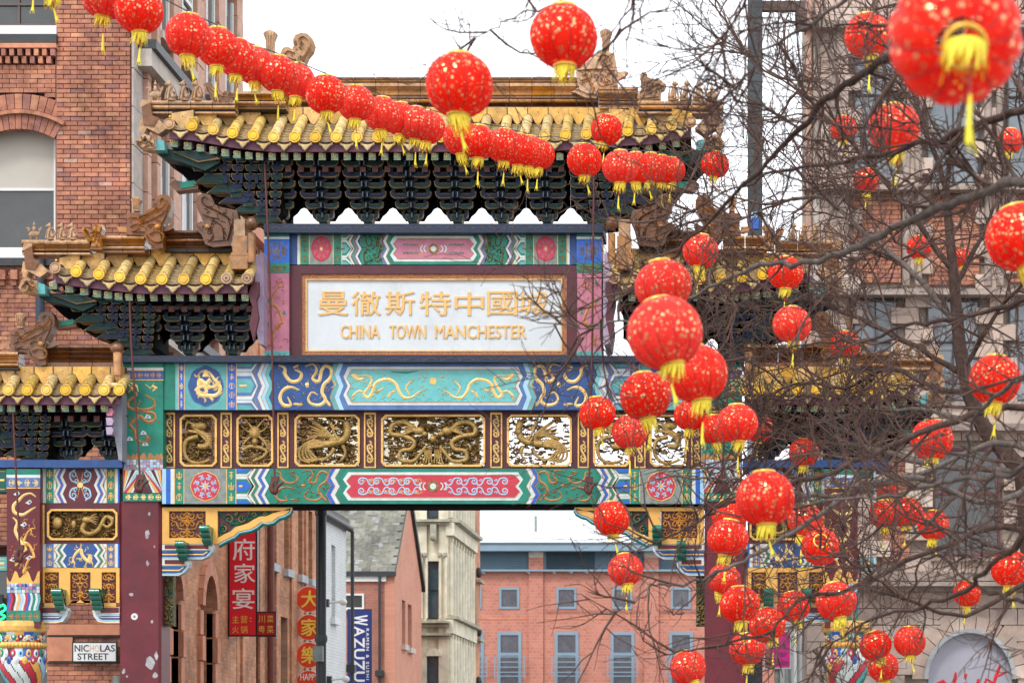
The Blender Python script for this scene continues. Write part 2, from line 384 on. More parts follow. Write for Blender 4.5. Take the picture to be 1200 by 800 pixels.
def scrollstrip(u0, v0, u1, v1, w, n=2):
    """vertical S scrolls filling a narrow strip"""
    st = []; cx = (u0 + u1) / 2; h = (v1 - v0) / n; r = (u1 - u0) * .34
    for k in range(n):
        a = v0 + k * h; yA, yB = a + h * .27, a + h * .75; s = 1 if k % 2 == 0 else 1
        st.append(spiral(cx + r * .12, yA, r, pi, 1.15, w, 12, 1)); st.append(spiral(cx - r * .12, yB, r, 0, 1.15, w, 12, 1))
        st.append((smooth([(cx - r * .88, yA), (cx - r * .5, yA + r * 1.25), (cx + r * .5, yB - r * 1.25), (cx + r * .88, yB)], 4), w))
        st.append((smooth([(cx - r * .2, a + .5), (cx + r * .5, a + h * .08), (cx + r * .2, yA - r)], 3), w * .8))
        st.append((smooth([(cx + r * .9, yA + r * .7), (cx + r * .5, yA + r * 1.6)], 2), w * .8)); st.append((smooth([(cx - r * .9, yB - r * .7), (cx - r * .4, yB - r * 1.6)], 2), w * .8))
    return st
def hscroll(u0, v0, u1, v1, w, n=3):
    """mirrored running scrolls, as on the long red cartouche"""
    st = []; L = (u1 - u0) / n; vm = (v0 + v1) / 2; H = (v1 - v0) / 2
    for s in (-1, 1):
        r = min(H * .40, L * .26)
        for k in range(n):
            c = u0 + (k + .32) * L; cy = vm + s * H * .52
            st.append(spiral(c, cy, r, pi / 2 * s, 1.35, w, 12, s))
            st.append((smooth([(c, cy + s * r), (c + L * .32, cy + s * r * .75), (c + L * .5, cy - s * r * .7), (c + L * .72, cy - s * r), (c + L * .86, cy - s * r * .2)], 3), [w * .9] * 13))
            st.append(spiral(c + L * .55, cy + s * r * .5, r * .45, 0, 1.0, w * .7, 8, -s))
    return st
def glyphs(u0, v0, u1, v1, n, w):
    st = []; h = (v1 - v0) / n; cx = (u0 + u1) / 2; hw = (u1 - u0) * .32; R = random.Random(int(u0 * 7 + v0))
    for k in range(n):
        a = v0 + (k + .5) * h; q = h * .36
        st.append(([(cx, a - q), (cx, a + q)], w))
        for b in R.sample((-.75, -.35, 0, .4, .8), 3): st.append(([(cx - hw * R.uniform(.6, 1), a + b * q), (cx + hw * R.uniform(.6, 1), a + b * q)], w * .8))
        if R.random() < .6: st.append(([(cx - hw, a - q * .5), (cx - hw, a + q * .6)], w * .7)); st.append(([(cx + hw, a - q * .5), (cx + hw, a + q * .6)], w * .7))
    return st
def hglyphs(u0, v0, u1, v1, n, w):
    return [([(u0 + (p[1] - v0) * (u1 - u0) / (v1 - v0), v0 + (p[0] - u0) * (v1 - v0) / (u1 - u0)) for p in pts], wd) for pts, wd in glyphs(u0, v0, u1, v1, n, w)]
def rosette(cx, cy, r, w, n=8):
    st = []
    for k in range(n):
        a = 2 * pi * k / n
        st.append(spiral(cx + .64 * r * cos(a + .25), cy + .64 * r * sin(a + .25), r * .24, a, .9, w, 7, 1))
        st.append(spiral(cx + .64 * r * cos(a - .25), cy + .64 * r * sin(a - .25), r * .2, a, .9, w, 7, -1))
        st.append(([(cx + .12 * r * cos(a), cy + .12 * r * sin(a)), (cx + .42 * r * cos(a), cy + .42 * r * sin(a))], [w * 1.6, w * .6]))
    return st
def circ(cx, cy, r, n=24): return [(cx + r * cos(2 * pi * k / n), cy + r * sin(2 * pi * k / n)) for k in range(n)]
def lobed(cx, cy, r, n=8, k=40, d=.06): return [(cx + r * (1 - d + d * abs(cos(n * pi * i / k))) * cos(2 * pi * i / k), cy + r * (1 - d + d * abs(cos(n * pi * i / k))) * sin(2 * pi * i / k)) for i in range(k)]
def zig(u, a, v0, v1):
    h = v1 - v0
    return [(u, v0), (u - a, v0 + .26 * h), (u - a * .1, v0 + .5 * h), (u - a, v0 + .74 * h), (u, v1)]
LAY = .004
def hand(L, w, Z=lambda p: p):
    p = smooth(Z(L), 4); n = len(p) - 1
    return [(p, [w * (.35 + .65 * min(1, 4 * i / n, 4 * (n - i) / n)) for i in range(n + 1)])]
def painted_beam(parent, uc, v0, v1, D, th, base, seq, name='beam'):
    """box beam plus painted fields; seq holds left-half fields, mirrored about uc"""
    e = seq[0][1]
    mb = MB(); mb.pb(e, v0, 2 * uc - e, v1, D, th, base)
    bm = mb.build(name, parent)
    for kind, ua, ub, *a in seq:
        for sgn in ((0,) if kind == 'cart' else (0, 1)):
            f = (lambda u: u) if sgn == 0 else (lambda u: 2 * uc - u)
            fs = lambda st: [([(f(u), v) for u, v in p], q) for p, q in st]
            mb = MB()
            if kind == 'flat':
                mb.poly([(f(ua), v0), (f(ub), v0), (f(ub), v1), (f(ua), v1)], D - LAY, LAY, a[0]); nm = 'painted_stripe'
            elif kind == 'glyph':
                mb.poly([(f(ua), v0), (f(ub), v0), (f(ub), v1), (f(ua), v1)], D - LAY, LAY, a[0])
                for q in (ua + .5, ub - .5): mb.rib(fs([([(q, v0), (q, v1)], .9)]), D - LAY, gold, .002)
                mb.rib(fs(glyphs(ua + 1.5, v0 + 1.5, ub - 1.5, v1 - 1.5, a[1], 1.1)), D - LAY, a[2], .004); nm = 'glyph_band'
            elif kind == 'medal':
                mb.poly([(f(ua), v0), (f(ub), v0), (f(ub), v1), (f(ua), v1)], D - LAY, LAY, a[0])
                c = ((ua + ub) / 2, (v0 + v1) / 2); r = min(ub - ua, v1 - v0) * .42; ry = (v1 - v0) * .42
                el = lambda pts: [(c[0] + (u - c[0]), c[1] + (v - c[1]) * min(ry / r, 1.25)) for u, v in pts]
                mb.poly([(f(u), v) for u, v in el(lobed(*c, r))], D - 2 * LAY, LAY, a[1])
                ring = el(lobed(*c, r)); mb.rib(fs([(ring + ring[:1], 1.0)]), D - 2 * LAY, a[3], .004)
                if a[4] == 'dragon': mb.rib(fs(coil(c[0], c[1], r * .95, 4.4, 5)), D - 2 * LAY, a[2], .01)
                else: mb.rib([(el(p), q) for p, q in fs(rosette(*c, r * .92, 1.3))], D - 2 * LAY, a[2], .006); mb.poly([(f(u), v) for u, v in el(circ(*c, r * .16, 10))], D - 3 * LAY, LAY, gold)
                nm = 'medallion'
            elif kind == 'lobes':
                # nested pointed tongues: a = (ground, outline, core, glyphcol)
                mb.poly([(f(ua), v0), (f(ub), v0), (f(ub), v1), (f(ua), v1)], D - LAY, LAY, a[0])
                H = v1 - v0
                for cy, hh in ((v0, .2), ((v0 + v1) / 2, .29), (v1, .2)):
                    for q, (k, m_) in enumerate(((1, a[1]), (.72, a[0]), (.5, a[2]))):
                        hy = hh * H * k; tip = ub - (1 - k) * 9; sh = tip - 7 * k - 1
                        pts = [(ua, max(v0, cy - hy)), (sh, max(v0, cy - hy)), (tip, min(max(cy, v0), v1)), (sh, min(v1, cy + hy)), (ua, min(v1, cy + hy))]
                        if cy == v0: pts = [(ua, v0), (tip, v0), (sh, v0 + hy), (ua, v0 + hy)]
                        if cy == v1: pts = [(ua, v1), (tip, v1), (sh, v1 - hy), (ua, v1 - hy)]
                        mb.poly([(f(u), v) for u, v in pts], D - LAY * (2 + q), LAY, m_)
                mb.rib(fs([([(ua + 3, (v0 + v1) / 2), (ub - 14, (v0 + v1) / 2)], 2.2)]), D - 4 * LAY, a[3], .004); nm = 'tongue_pattern'
            elif kind == 'zig':
                amp = a[0]; cols = a[1]; n = len(cols); wd = (ub - ua) / n
                for i, m_ in enumerate(cols):
                    L = zig(ua + i * wd, amp, v0, v1); R = zig(ua + (i + 1) * wd, amp, v0, v1)
                    mb.poly([(f(u), v) for u, v in L + R[::-1]], D - LAY * 2, LAY * 2, m_)
                    mb.rib(fs([(L, .7)]), D - LAY * 2, gold_r, .002)
                nm = 'zigzag_border'
            elif kind == 'drag':
                mb.poly([(f(u), v) for u, v in zig(ua, 3, v0, v1) + zig(ub, a[3] if len(a) > 3 else 5, v0, v1)[::-1]], D - LAY, LAY, a[0])
                um = (ua + ub) / 2; hv = (v0 + v1) / 2
                q = a[2]
                sx = (ub - ua) / 70.; sy = (v1 - v0) / 55.
                Z = lambda L: [(ua + (x / 6 + 2) * sx, v0 + (y / 6 - 15) * sy) for x, y in L]
                dg = hand([(205, 120), (262, 104), (284, 150), (256, 205), (300, 222), (318, 150), (345, 116), (386, 140), (378, 200), (335, 245), (322, 300), (345, 350), (310, 386), (250, 380), (225, 345), (250, 300), (292, 318)], q, Z)
                dg += hand([(18, 112), (62, 130), (66, 178), (108, 224), (160, 216), (178, 168), (130, 142)], q, Z) + hand([(165, 285), (108, 264), (58, 280), (30, 335), (52, 384), (105, 388), (82, 330)], q, Z)
                dg += hand([(380, 395), (345, 350)], q * .8, Z) + hand([(190, 385), (120, 380)], q * .7, Z) + hand([(205, 250), (232, 246)], q * 1.5, Z) + hand([(120, 130), (160, 110)], q * .6, Z) + hand([(395, 210), (415, 250), (380, 270)], q * .4, Z)
                RR = random.Random(6)
                for _ in range(46):
                    x, y = RR.uniform(15, 400), RR.uniform(105, 395); q_ = RR.uniform(0, 6); (cx_, cy_), = Z([(x, y)]); dg.append((arc(cx_, cy_, RR.uniform(1.2, 2.4), q_, q_ + RR.uniform(2, 4), 5), [.2, .6, .8, .6, .4, .2]))
                mb.rib(fs(dg), D - LAY, a[1], .012)
                nm = 'dragon_panel'
            elif kind == 'cart':
                uR = 2 * uc - ua; amp = a[0]; H = v1 - v0; e1 = a[1]
                def cz(i, b):                        # cartouche outline inset by i
                    L = zig(ua + i, amp, v0 + b, v1 - b); return L + [(2 * uc - u, v) for u, v in L[::-1]]
                mb.poly(cz(0, 0), D - LAY, LAY, a[2]); mb.poly(cz(6, e1), D - LAY * 2, LAY, a[3]); mb.poly(cz(10, e1 + 3.4), D - LAY * 3, LAY, a[4])
                L = cz(10, e1 + 3.4); mb.rib([(L + L[:1], .9)], D - LAY * 3, gold_r, .003)
                b = e1 + 6
                if a[5] == 'dragons':
                    x0, x1 = ua + 26, uc - 8
                    Z = lambda L: [(320 + x / 6, 410 + y / 6) for x, y in L]
                    dg = hand([(585, 190), (650, 178), (694, 202), (672, 262), (640, 308), (668, 334), (700, 292), (716, 240), (760, 212), (820, 208), (865, 240), (885, 290), (920, 332), (975, 332), (1015, 302), (1055, 282)], 3.6, Z)
                    dg += hand([(865, 285), (825, 305), (808, 338)], 2.4, Z) + hand([(640, 300), (600, 290), (548, 334)], 2.6, Z) + hand([(965, 325), (935, 262), (985, 212)], 2.0, Z) + hand([(735, 290), (765, 275), (780, 262)], 2, Z) + hand([(600, 185), (560, 175), (600, 205), (640, 200)], 3.4, Z)
                    RR = random.Random(4)
                    for _ in range(60):
                        x, y = RR.uniform(540, 1090), RR.uniform(165, 350); q_ = RR.uniform(0, 6); dg.append((arc(320 + x / 6, 410 + y / 6, RR.uniform(1.2, 2.6), q_, q_ + RR.uniform(2, 4), 5), [.2, .7, .9, .7, .5, .2]))
                    dg += [([(2 * uc - u, v) for u, v in p], q) for p, q in dg]
                    mb.rib(dg, D - LAY * 3, gold_p, .01)
                    mb.poly(circ(uc, v0 + H * .4, 4, 12), D - LAY * 4, LAY, gold)
                    mb.rib([([(ua + 40 + i * 14, v1 - b + 2), (ua + 46 + i * 14, v1 - b - 2), (ua + 50 + i * 14, v1 - b + 2)], .7) for i in range(9)], D - LAY * 3, teal, .003)
                    mb.rib([([(ua + 56, v0 + b), (ua + 74, v0 + b + 1), (ua + 88, v0 + b - 1)], [1, 3, .6])], D - LAY * 3, green, .002)
                else:
                    x0, x1 = ua + 16, uc - 18; wq = a[6]; nn = a[7]
                    mb.rib(hscroll(x0, v0 + b, x1, v1 - b, wq, nn) + [([(2 * uc - u, v) for u, v in p], q) for p, q in hscroll(x0, v0 + b, x1, v1 - b, wq, nn)], D - LAY * 3, a[8], .006)
                    mb.rib(hscroll(x0 + 6, v0 + b - 2, x1 + 6, v1 - b + 2, wq * .4, nn * 2), D - LAY * 3, gold, .003)
                    mb.poly(circ(uc, (v0 + v1) / 2, H * .17, 14), D - LAY * 4, LAY, gold_d); mb.poly(circ(uc, (v0 + v1) / 2, H * .09, 10), D - LAY * 5, LAY, white)
                    for s in (-1, 1):
                        for k in (1, 2): mb.rib([(arc(uc + s * (3 + k * 4), (v0 + v1) / 2, H * .11, -1.2 if s > 0 else pi - 1.2, 1.2 if s > 0 else pi + 1.2, 6), 1.4)], D - LAY * 4, white, .003)
                nm = 'cartouche'
            mb.build(nm, bm)
    return bm

# ---------------------------------------------------------------- THE ARCHWAY
XC = UX(507.5, 40)
arch = thing('chinese_archway', 'ornate painted Chinese ceremonial archway with five tiered yellow tiled roofs spanning the street', 'archway', (XC, 40, 0))
UC = 507.5
def mpx(D, c): return UX(c, D)          # mirror plane through px column c at depth D

# main columns (maroon shafts, painted tops)
def main_column(mir):
    mx = mpx(39.7, UC) if mir else None
    D = 39.65; D1 = .62
    mb = MB(); x0, x1 = UX(140, D), UX(188.5, D)
    ch = .04; z0 = 0.0; z1 = VZ(587, D)
    pts = [(x0, D + ch), (x0 + ch, D), (x1 - ch, D), (x1, D + ch), (x1, D + D1), (x0, D + D1)]
    vs = [(x, y, z0) for x, y in pts] + [(x, y, z1) for x, y in pts]
    mb.add(vs, [(i, (i + 1) % 6, (i + 1) % 6 + 6, i + 6) for i in range(6)] + [tuple(range(6, 12))], maroon)
    mb.box(x0 - .12, x1 + .12, D - .12, D + D1 + .12, 0, .55, mat('stone_plinth', (.3, .28, .25), .8))
    col = mb.build('column', arch, mx)
    # peeled paint
    if not mir:
        mb = MB(); R = random.Random(3)
        for u, v, a, b in ((175, 602, 1.6, 2.6), (172.5, 625, 3, 6), (181, 640, 1, 1.6), (173, 660, 2, 3.4), (154, 696, 3.4, 2), (178, 728, 1.6, 2.4), (176, 776, 6.5, 10), (183, 768, 2.4, 6), (182, 791, 3.4, 4), (145, 786, 2.2, 3.4), (149, 792, 1.5, 1.6)):
            pts = [(u + a * R.uniform(.55, 1.15) * cos(2 * pi * k / 11), v + b * R.uniform(.55, 1.15) * sin(2 * pi * k / 11)) for k in range(11)]
            mb = MB(); mb.poly(pts, D - .003, .003, mat('bare_plaster', (.36, .35, .36), .8, .35, 12)); mb.build('peeled_paint', col)
        mb = MB(); mb.poly(circ(157.5, 722, 4, 16), D - .006, .006, white); mb.poly(circ(157.5, 722, 1.6, 8), D - .008, .002, grey_p); mb.build('sticker', col)
    # painted head
    mb = MB(); Dh = D - .03
    mb.pb(144, 424, 191, 587, Dh, D1 + .05, green); mb.pb(143.5, 430.5, 191.5, 433.5, Dh - .006, .01, white)
    mb.pb(143.5, 434, 191.5, 444.5, Dh - .006, .01, blue); mb.pb(143.5, 444.5, 191.5, 445.6, Dh - .01, .01, gold)
    mb.pb(143.5, 433.4, 191.5, 434.2, Dh - .01, .01, gold)
    hd = mb.build('column_head', arch, mx)
    mb = MB()
    mb.rib(hglyphs(146, 435, 190, 444, 6, 1.1), Dh - .006, gold_r, .004)
    mb.build('glyph_band', hd, mx)
    mb = MB()
    body = smooth([(157, 450), (152, 455), (160, 462), (150, 470), (152, 478), (165, 480), (178, 478), (181, 470), (170, 463)], 4)
    mb.rib([(body, [2 + 1.6 * sin(pi * i / (len(body) - 1)) for i in range(len(body))])], Dh, gold_r, .012)
    b2 = smooth([(158, 476), (168, 482), (180, 484), (181, 492), (172, 494), (164, 487), (158, 492), (152, 497), (158, 505), (160, 515), (170, 518), (176, 512)], 4)
    mb.rib([(b2, [2.4 + 1.4 * sin(pi * i / (len(b2) - 1)) for i in range(len(b2))])], Dh, gold_r, .012)
    mb.rib([([(149, 449), (155, 455), (150, 460)], [1, 3, 1]), ([(152, 448), (160, 452), (162, 459)], [1, 3, 1]), ([(170, 450), (176, 455), (181, 449)], [1, 2, 1]), ([(178, 452), (183, 454), (179, 458)], [3, 4, 2])], Dh, gold_p, .01)
    mb.rib(dragon(148, 455, 186, 520, 2.0, 9, True, False, 2, 24)[1:], Dh, gold_r, .008)
    for u, v in ((173, 488), (168, 507), (152, 514), (170, 520)): mb.poly([(u - 4, v + 2), (u - 1, v - 3), (u + 3, v - 1), (u + 4, v + 2)], Dh - .006, .006, white); mb.poly(circ(u, v, 1.1, 6), Dh - .009, .003, blue_g)
    mb.build('dragon_painting', hd, mx)
    mb = MB(); top = [(144, 538)] + [(144 + i * 2.35, 531.5 + (4.5 if i % 4 == 0 else 0) + (2 if i % 3 == 0 else -1)) for i in range(21)] + [(191, 538)]
    mb.poly(top, Dh - .005, .005, gold_r); mb.build('wave_border', hd, mx)
    cols = [blue_p, lilac, white, lilac, teal, pink_p, blue_p, grey_p]; R = random.Random(5)
    mb = MB()
    for r in range(4):
        for c in range(12):
            u = 144 + c * 3.92; v = 538.3 + r * 3.05; mb.pb(u + .2, v, u + 3.7, v + 2.8, Dh - .006 - R.random() * .003, .006, R.choice(cols))
    t_ = mb.build('mosaic_band', hd, mx, kind='stuff')
    mb = MB(); cc = [maroon, white, yellow, red_p, blue_p, white, maroon_d, white, yellow, red_p]
    for s in (-1, 1):
        for k in range(10):
            a, b = k * 3.9, (k + 1) * 3.9 - .5
            m0 = 167.5; pts = []
            for off, fl in ((a, 0), (b, 1)): pass
            # diagonal bands running down and outward, clipped to the field 144..191 x 550.5..577
            def line(o):
                res = []
                for v in (550.5, 577):
                    u = o + (v - 550.5) * .82
                    res.append((u, v))
                return res
            A = line(a - 14); B = line(b - 14)
            q = [(max(0, min(23.2, u)), v) for u, v in (A[0], B[0], B[1], A[1])]
            if q[1][0] - q[0][0] < .3 and q[2][0] - q[3][0] < .3: continue
            mb.poly([(m0 + s * u, v) for u, v in q], Dh - .008 - .0007 * k, .006, cc[k])
    mb.poly([(160, 577), (167.5, 560), (175, 577)], Dh - .014, .006, maroon_d); mb.build('striped_band', hd, mx)
    mb = MB(); mb.rib(hglyphs(146, 578, 190, 586.5, 5, 1.3), Dh, gold_p, .004); mb.build('glyph_band', hd, mx)
    return col
main_column(False); main_column(True)

# navy plate over the second beam, second beam, third beam
mb = MB(); mb.pb(143, 416.5, 872, 424, 39.5, .95, blue_d); pl = mb.build('cornice_plate', arch)
mb = MB(); mb.rib([s for k in range(34) for s in [spiral(152 + k * 21.5, 420.4, 2.4, 0, 1, .7, 8), ([(154.5 + k * 21.5, 420.4), (163 + k * 21.5, 419), (170 + k * 21.5, 421.6)], .6)]], 39.5, gold_d, .004); mb.build('scrollwork', pl)
painted_beam(arch, UC, 424, 480, 39.66, .65, blue, [
    ('flat', 191, 205.5, green), ('flat', 205.5, 208.5, cyan), ('glyph', 208.5, 216.5, blue_b, 5, gold_p),
    ('medal', 216.5, 265.5, teal, blue, gold_p, blue_g, 'dragon'), ('glyph', 265.5, 277.5, blue_b, 5, gold),
    ('lobes', 277.5, 303, blue_g, white, teal, gold), ('zig', 303, 321, 6, [blue_g, white, blue_p, cyan]),
    ('drag', 321, 392, blue, gold_p, 4.0, 5.5), ('zig', 392, 403, 5.5, [teal, blue_p]),
    ('cart', 402, 0, 5.5, 5.5, blue_g, white, cyan, 'dragons')])
painted_beam(arch, 507.5, 549, 590, 39.60, .75, green, [
    ('flat', 190, 194.5, blue_p), ('flat', 194.5, 200, blue_b), ('flat', 200, 204, white), ('glyph', 204, 216, green, 3, gold),
    ('medal', 216, 265, grey_p, red_p, blue_p, gold, 'rosette'), ('glyph', 265, 277, green, 3, gold),
    ('lobes', 277, 298, green, white, blue_b, gold), ('zig', 296, 316, 6, [white, green, white, blue_b, white]),
    ('drag', 316, 388, green, gold_r, 2.6, 6), ('zig', 388, 404, 6, [blue_b, white, green]),
    ('cart', 402, 0, 6, 4, green, white, red_p, 'scroll', 1.7, 4, blue_p)])
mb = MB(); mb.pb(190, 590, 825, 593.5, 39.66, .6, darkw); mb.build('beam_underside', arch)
# upper beam with the plaque
mb = MB(); mb.pb(309, 262, 707, 272.5, 39.5, .95, blue_d); pl = mb.build('cornice_plate', arch)
mb = MB(); mb.rib([([(318 + k * 12, 267), (324 + k * 12, 265.5), (328 + k * 12, 268)], .6) for k in range(32)], 39.5, gold_d, .003); mb.build('scrollwork', pl)
painted_beam(arch, 508, 273, 310, 39.70, .5, blue_d, [
    ('flat', 338, 348.5, blue), ('flat', 348.5, 351, white), ('glyph', 351, 363, green, 3, gold_d), ('medal', 363, 390, grey_p, red_p, pink_p, red_p, 'rosette'),
    ('glyph', 390, 401, green, 3, gold_d), ('lobes', 401, 414, green, white, teal, gold_d), ('zig', 413, 424, 5, [white, green, blue_g, white]),
    ('drag', 424, 450, green, gold_d, 1.6, 5), ('zig', 450, 461, 5, [blue_g, white, green]),
    ('cart', 456, 0, 5, 3.5, green, white, pink_p, 'scroll', 1.0, 4, grey_p)])
for mir in (False, True):
    mx = mpx(39.68, 508) if mir else None
    mb = MB(); D = 39.62
    mb.pb(310, 272.5, 338.5, 425, D, .6, pink_p); mb.pb(309.6, 273, 339, 277.5, D - .008, .02, green); mb.pb(309.6, 277.5, 339, 280, D - .008, .02, white)
    mb.pb(309.6, 280, 339, 308, D - .008, .02, blue_b); mb.pb(309.6, 308, 339, 319.5, D - .008, .02, green); mb.pb(309.6, 411, 339, 424, D - .008, .02, teal)
    c = mb.build('upper_column', arch, mx)
    mb = MB(); mb.rib(rosette(324.5, 294, 12.5, 1.0) + glyphs(311, 309, 338, 319, 1, 1) + hglyphs(312, 281, 338, 307, 3, .7), D - .008, gold_d, .004)
    mb.rib(hglyphs(312, 309, 337, 319, 4, .8) + hglyphs(312, 412, 337, 423, 4, .8), D - .008, gold_d, .003); mb.build('glyph_band', c, mx)
    mb = MB(); mb.rib(dragon(313, 322, 336, 408, 2.6, 21, True, False, 1.7, 16), D, gold_r, .01)
    for u, v in ((316, 330), (315, 352), (314, 380), (333, 366)): mb.poly([(u - 2, v + 2), (u, v - 3), (u + 2, v + 2)], D - .005, .005, green)
    mb.build('dragon_painting', c, mx)
mb = MB(); D = 39.78
mb.pb(339, 311, 677, 424, D + .02, .3, darkw)
for a in ((339, 311, 677, 320.5), (339, 415.5, 677, 424), (339, 320.5, 353, 415.5), (664, 320.5, 677, 415.5)): mb.pb(*a, D - .08, .12, maroon_d)
pq = mb.build('plaque_surround', arch)
mb = MB(); rim = mat('brocade_border', (.24, .06, .04), .6, .6, 30, col2=(.36, .15, .07))
for a in ((353, 320.5, 664, 327.5), (353, 411, 664, 415.5), (353, 327.5, 359, 411), (658, 327.5, 664, 411)): mb.pb(*a, D - .05, .07, rim)
for a in ((352.5, 320, 664.5, 321.3), (352.5, 414.7, 664.5, 416), (352.5, 321.3, 353.8, 414.7), (663.3, 321.3, 664.5, 414.7)): mb.pb(*a, D - .055, .01, gold_r)
for a in ((358.2, 326.8, 658.8, 328), (358.2, 410.4, 658.8, 411.6), (358.2, 328, 359.4, 410.4), (657.6, 328, 658.8, 410.4)): mb.pb(*a, D - .056, .01, gold)
R = random.Random(8)
mb.rib([([(u, 322.8), (u + 2, 325.5), (u + 3.4, 322.8)], .8) for u in range(356, 660, 5)] + [([(u, 412.6), (u + 2, 414), (u + 3.4, 412.6)], .7) for u in range(356, 660, 5)]
       + [([(354.8, v), (357, v + 2), (354.8, v + 3.4)], .8) for v in range(330, 408, 5)] + [([(659.8, v), (662, v + 2), (659.8, v + 3.4)], .8) for v in range(330, 408, 5)], D - .05, gold_r, .003)
mb.build('plaque_frame', pq)
mb = MB(); mb.pb(359, 327.5, 658, 411, D - .02, .03, whiteb); mb.build('name_plaque', pq)
gl = mat('gilt_lettering', (.78, .46, .15), .4, .12, 5, metal=.1)
ch = '曼徹斯特中國城'; xs = [(373, 408), (412, 446), (452, 486), (492, 528), (533, 567), (571, 606), (607, 642)]
for c, (a, b) in zip(ch, xs):
    mb = MB(); text_mb(mb, c, a, 341.5 + (1 if c == '中' else 0), b, 369.5, D - .02, gl, .018, .22); mb.build('chinese_character', pq)
for t_, a, b in (('CHINA', 399.5, 445), ('TOWN', 456.5, 499), ('MANCHESTER', 510, 616.5)):
    mb = MB(); text_mb(mb, t_, a, 381, b, 396.5, D - .02, gl, .018, .22); mb.build('lettering', pq)

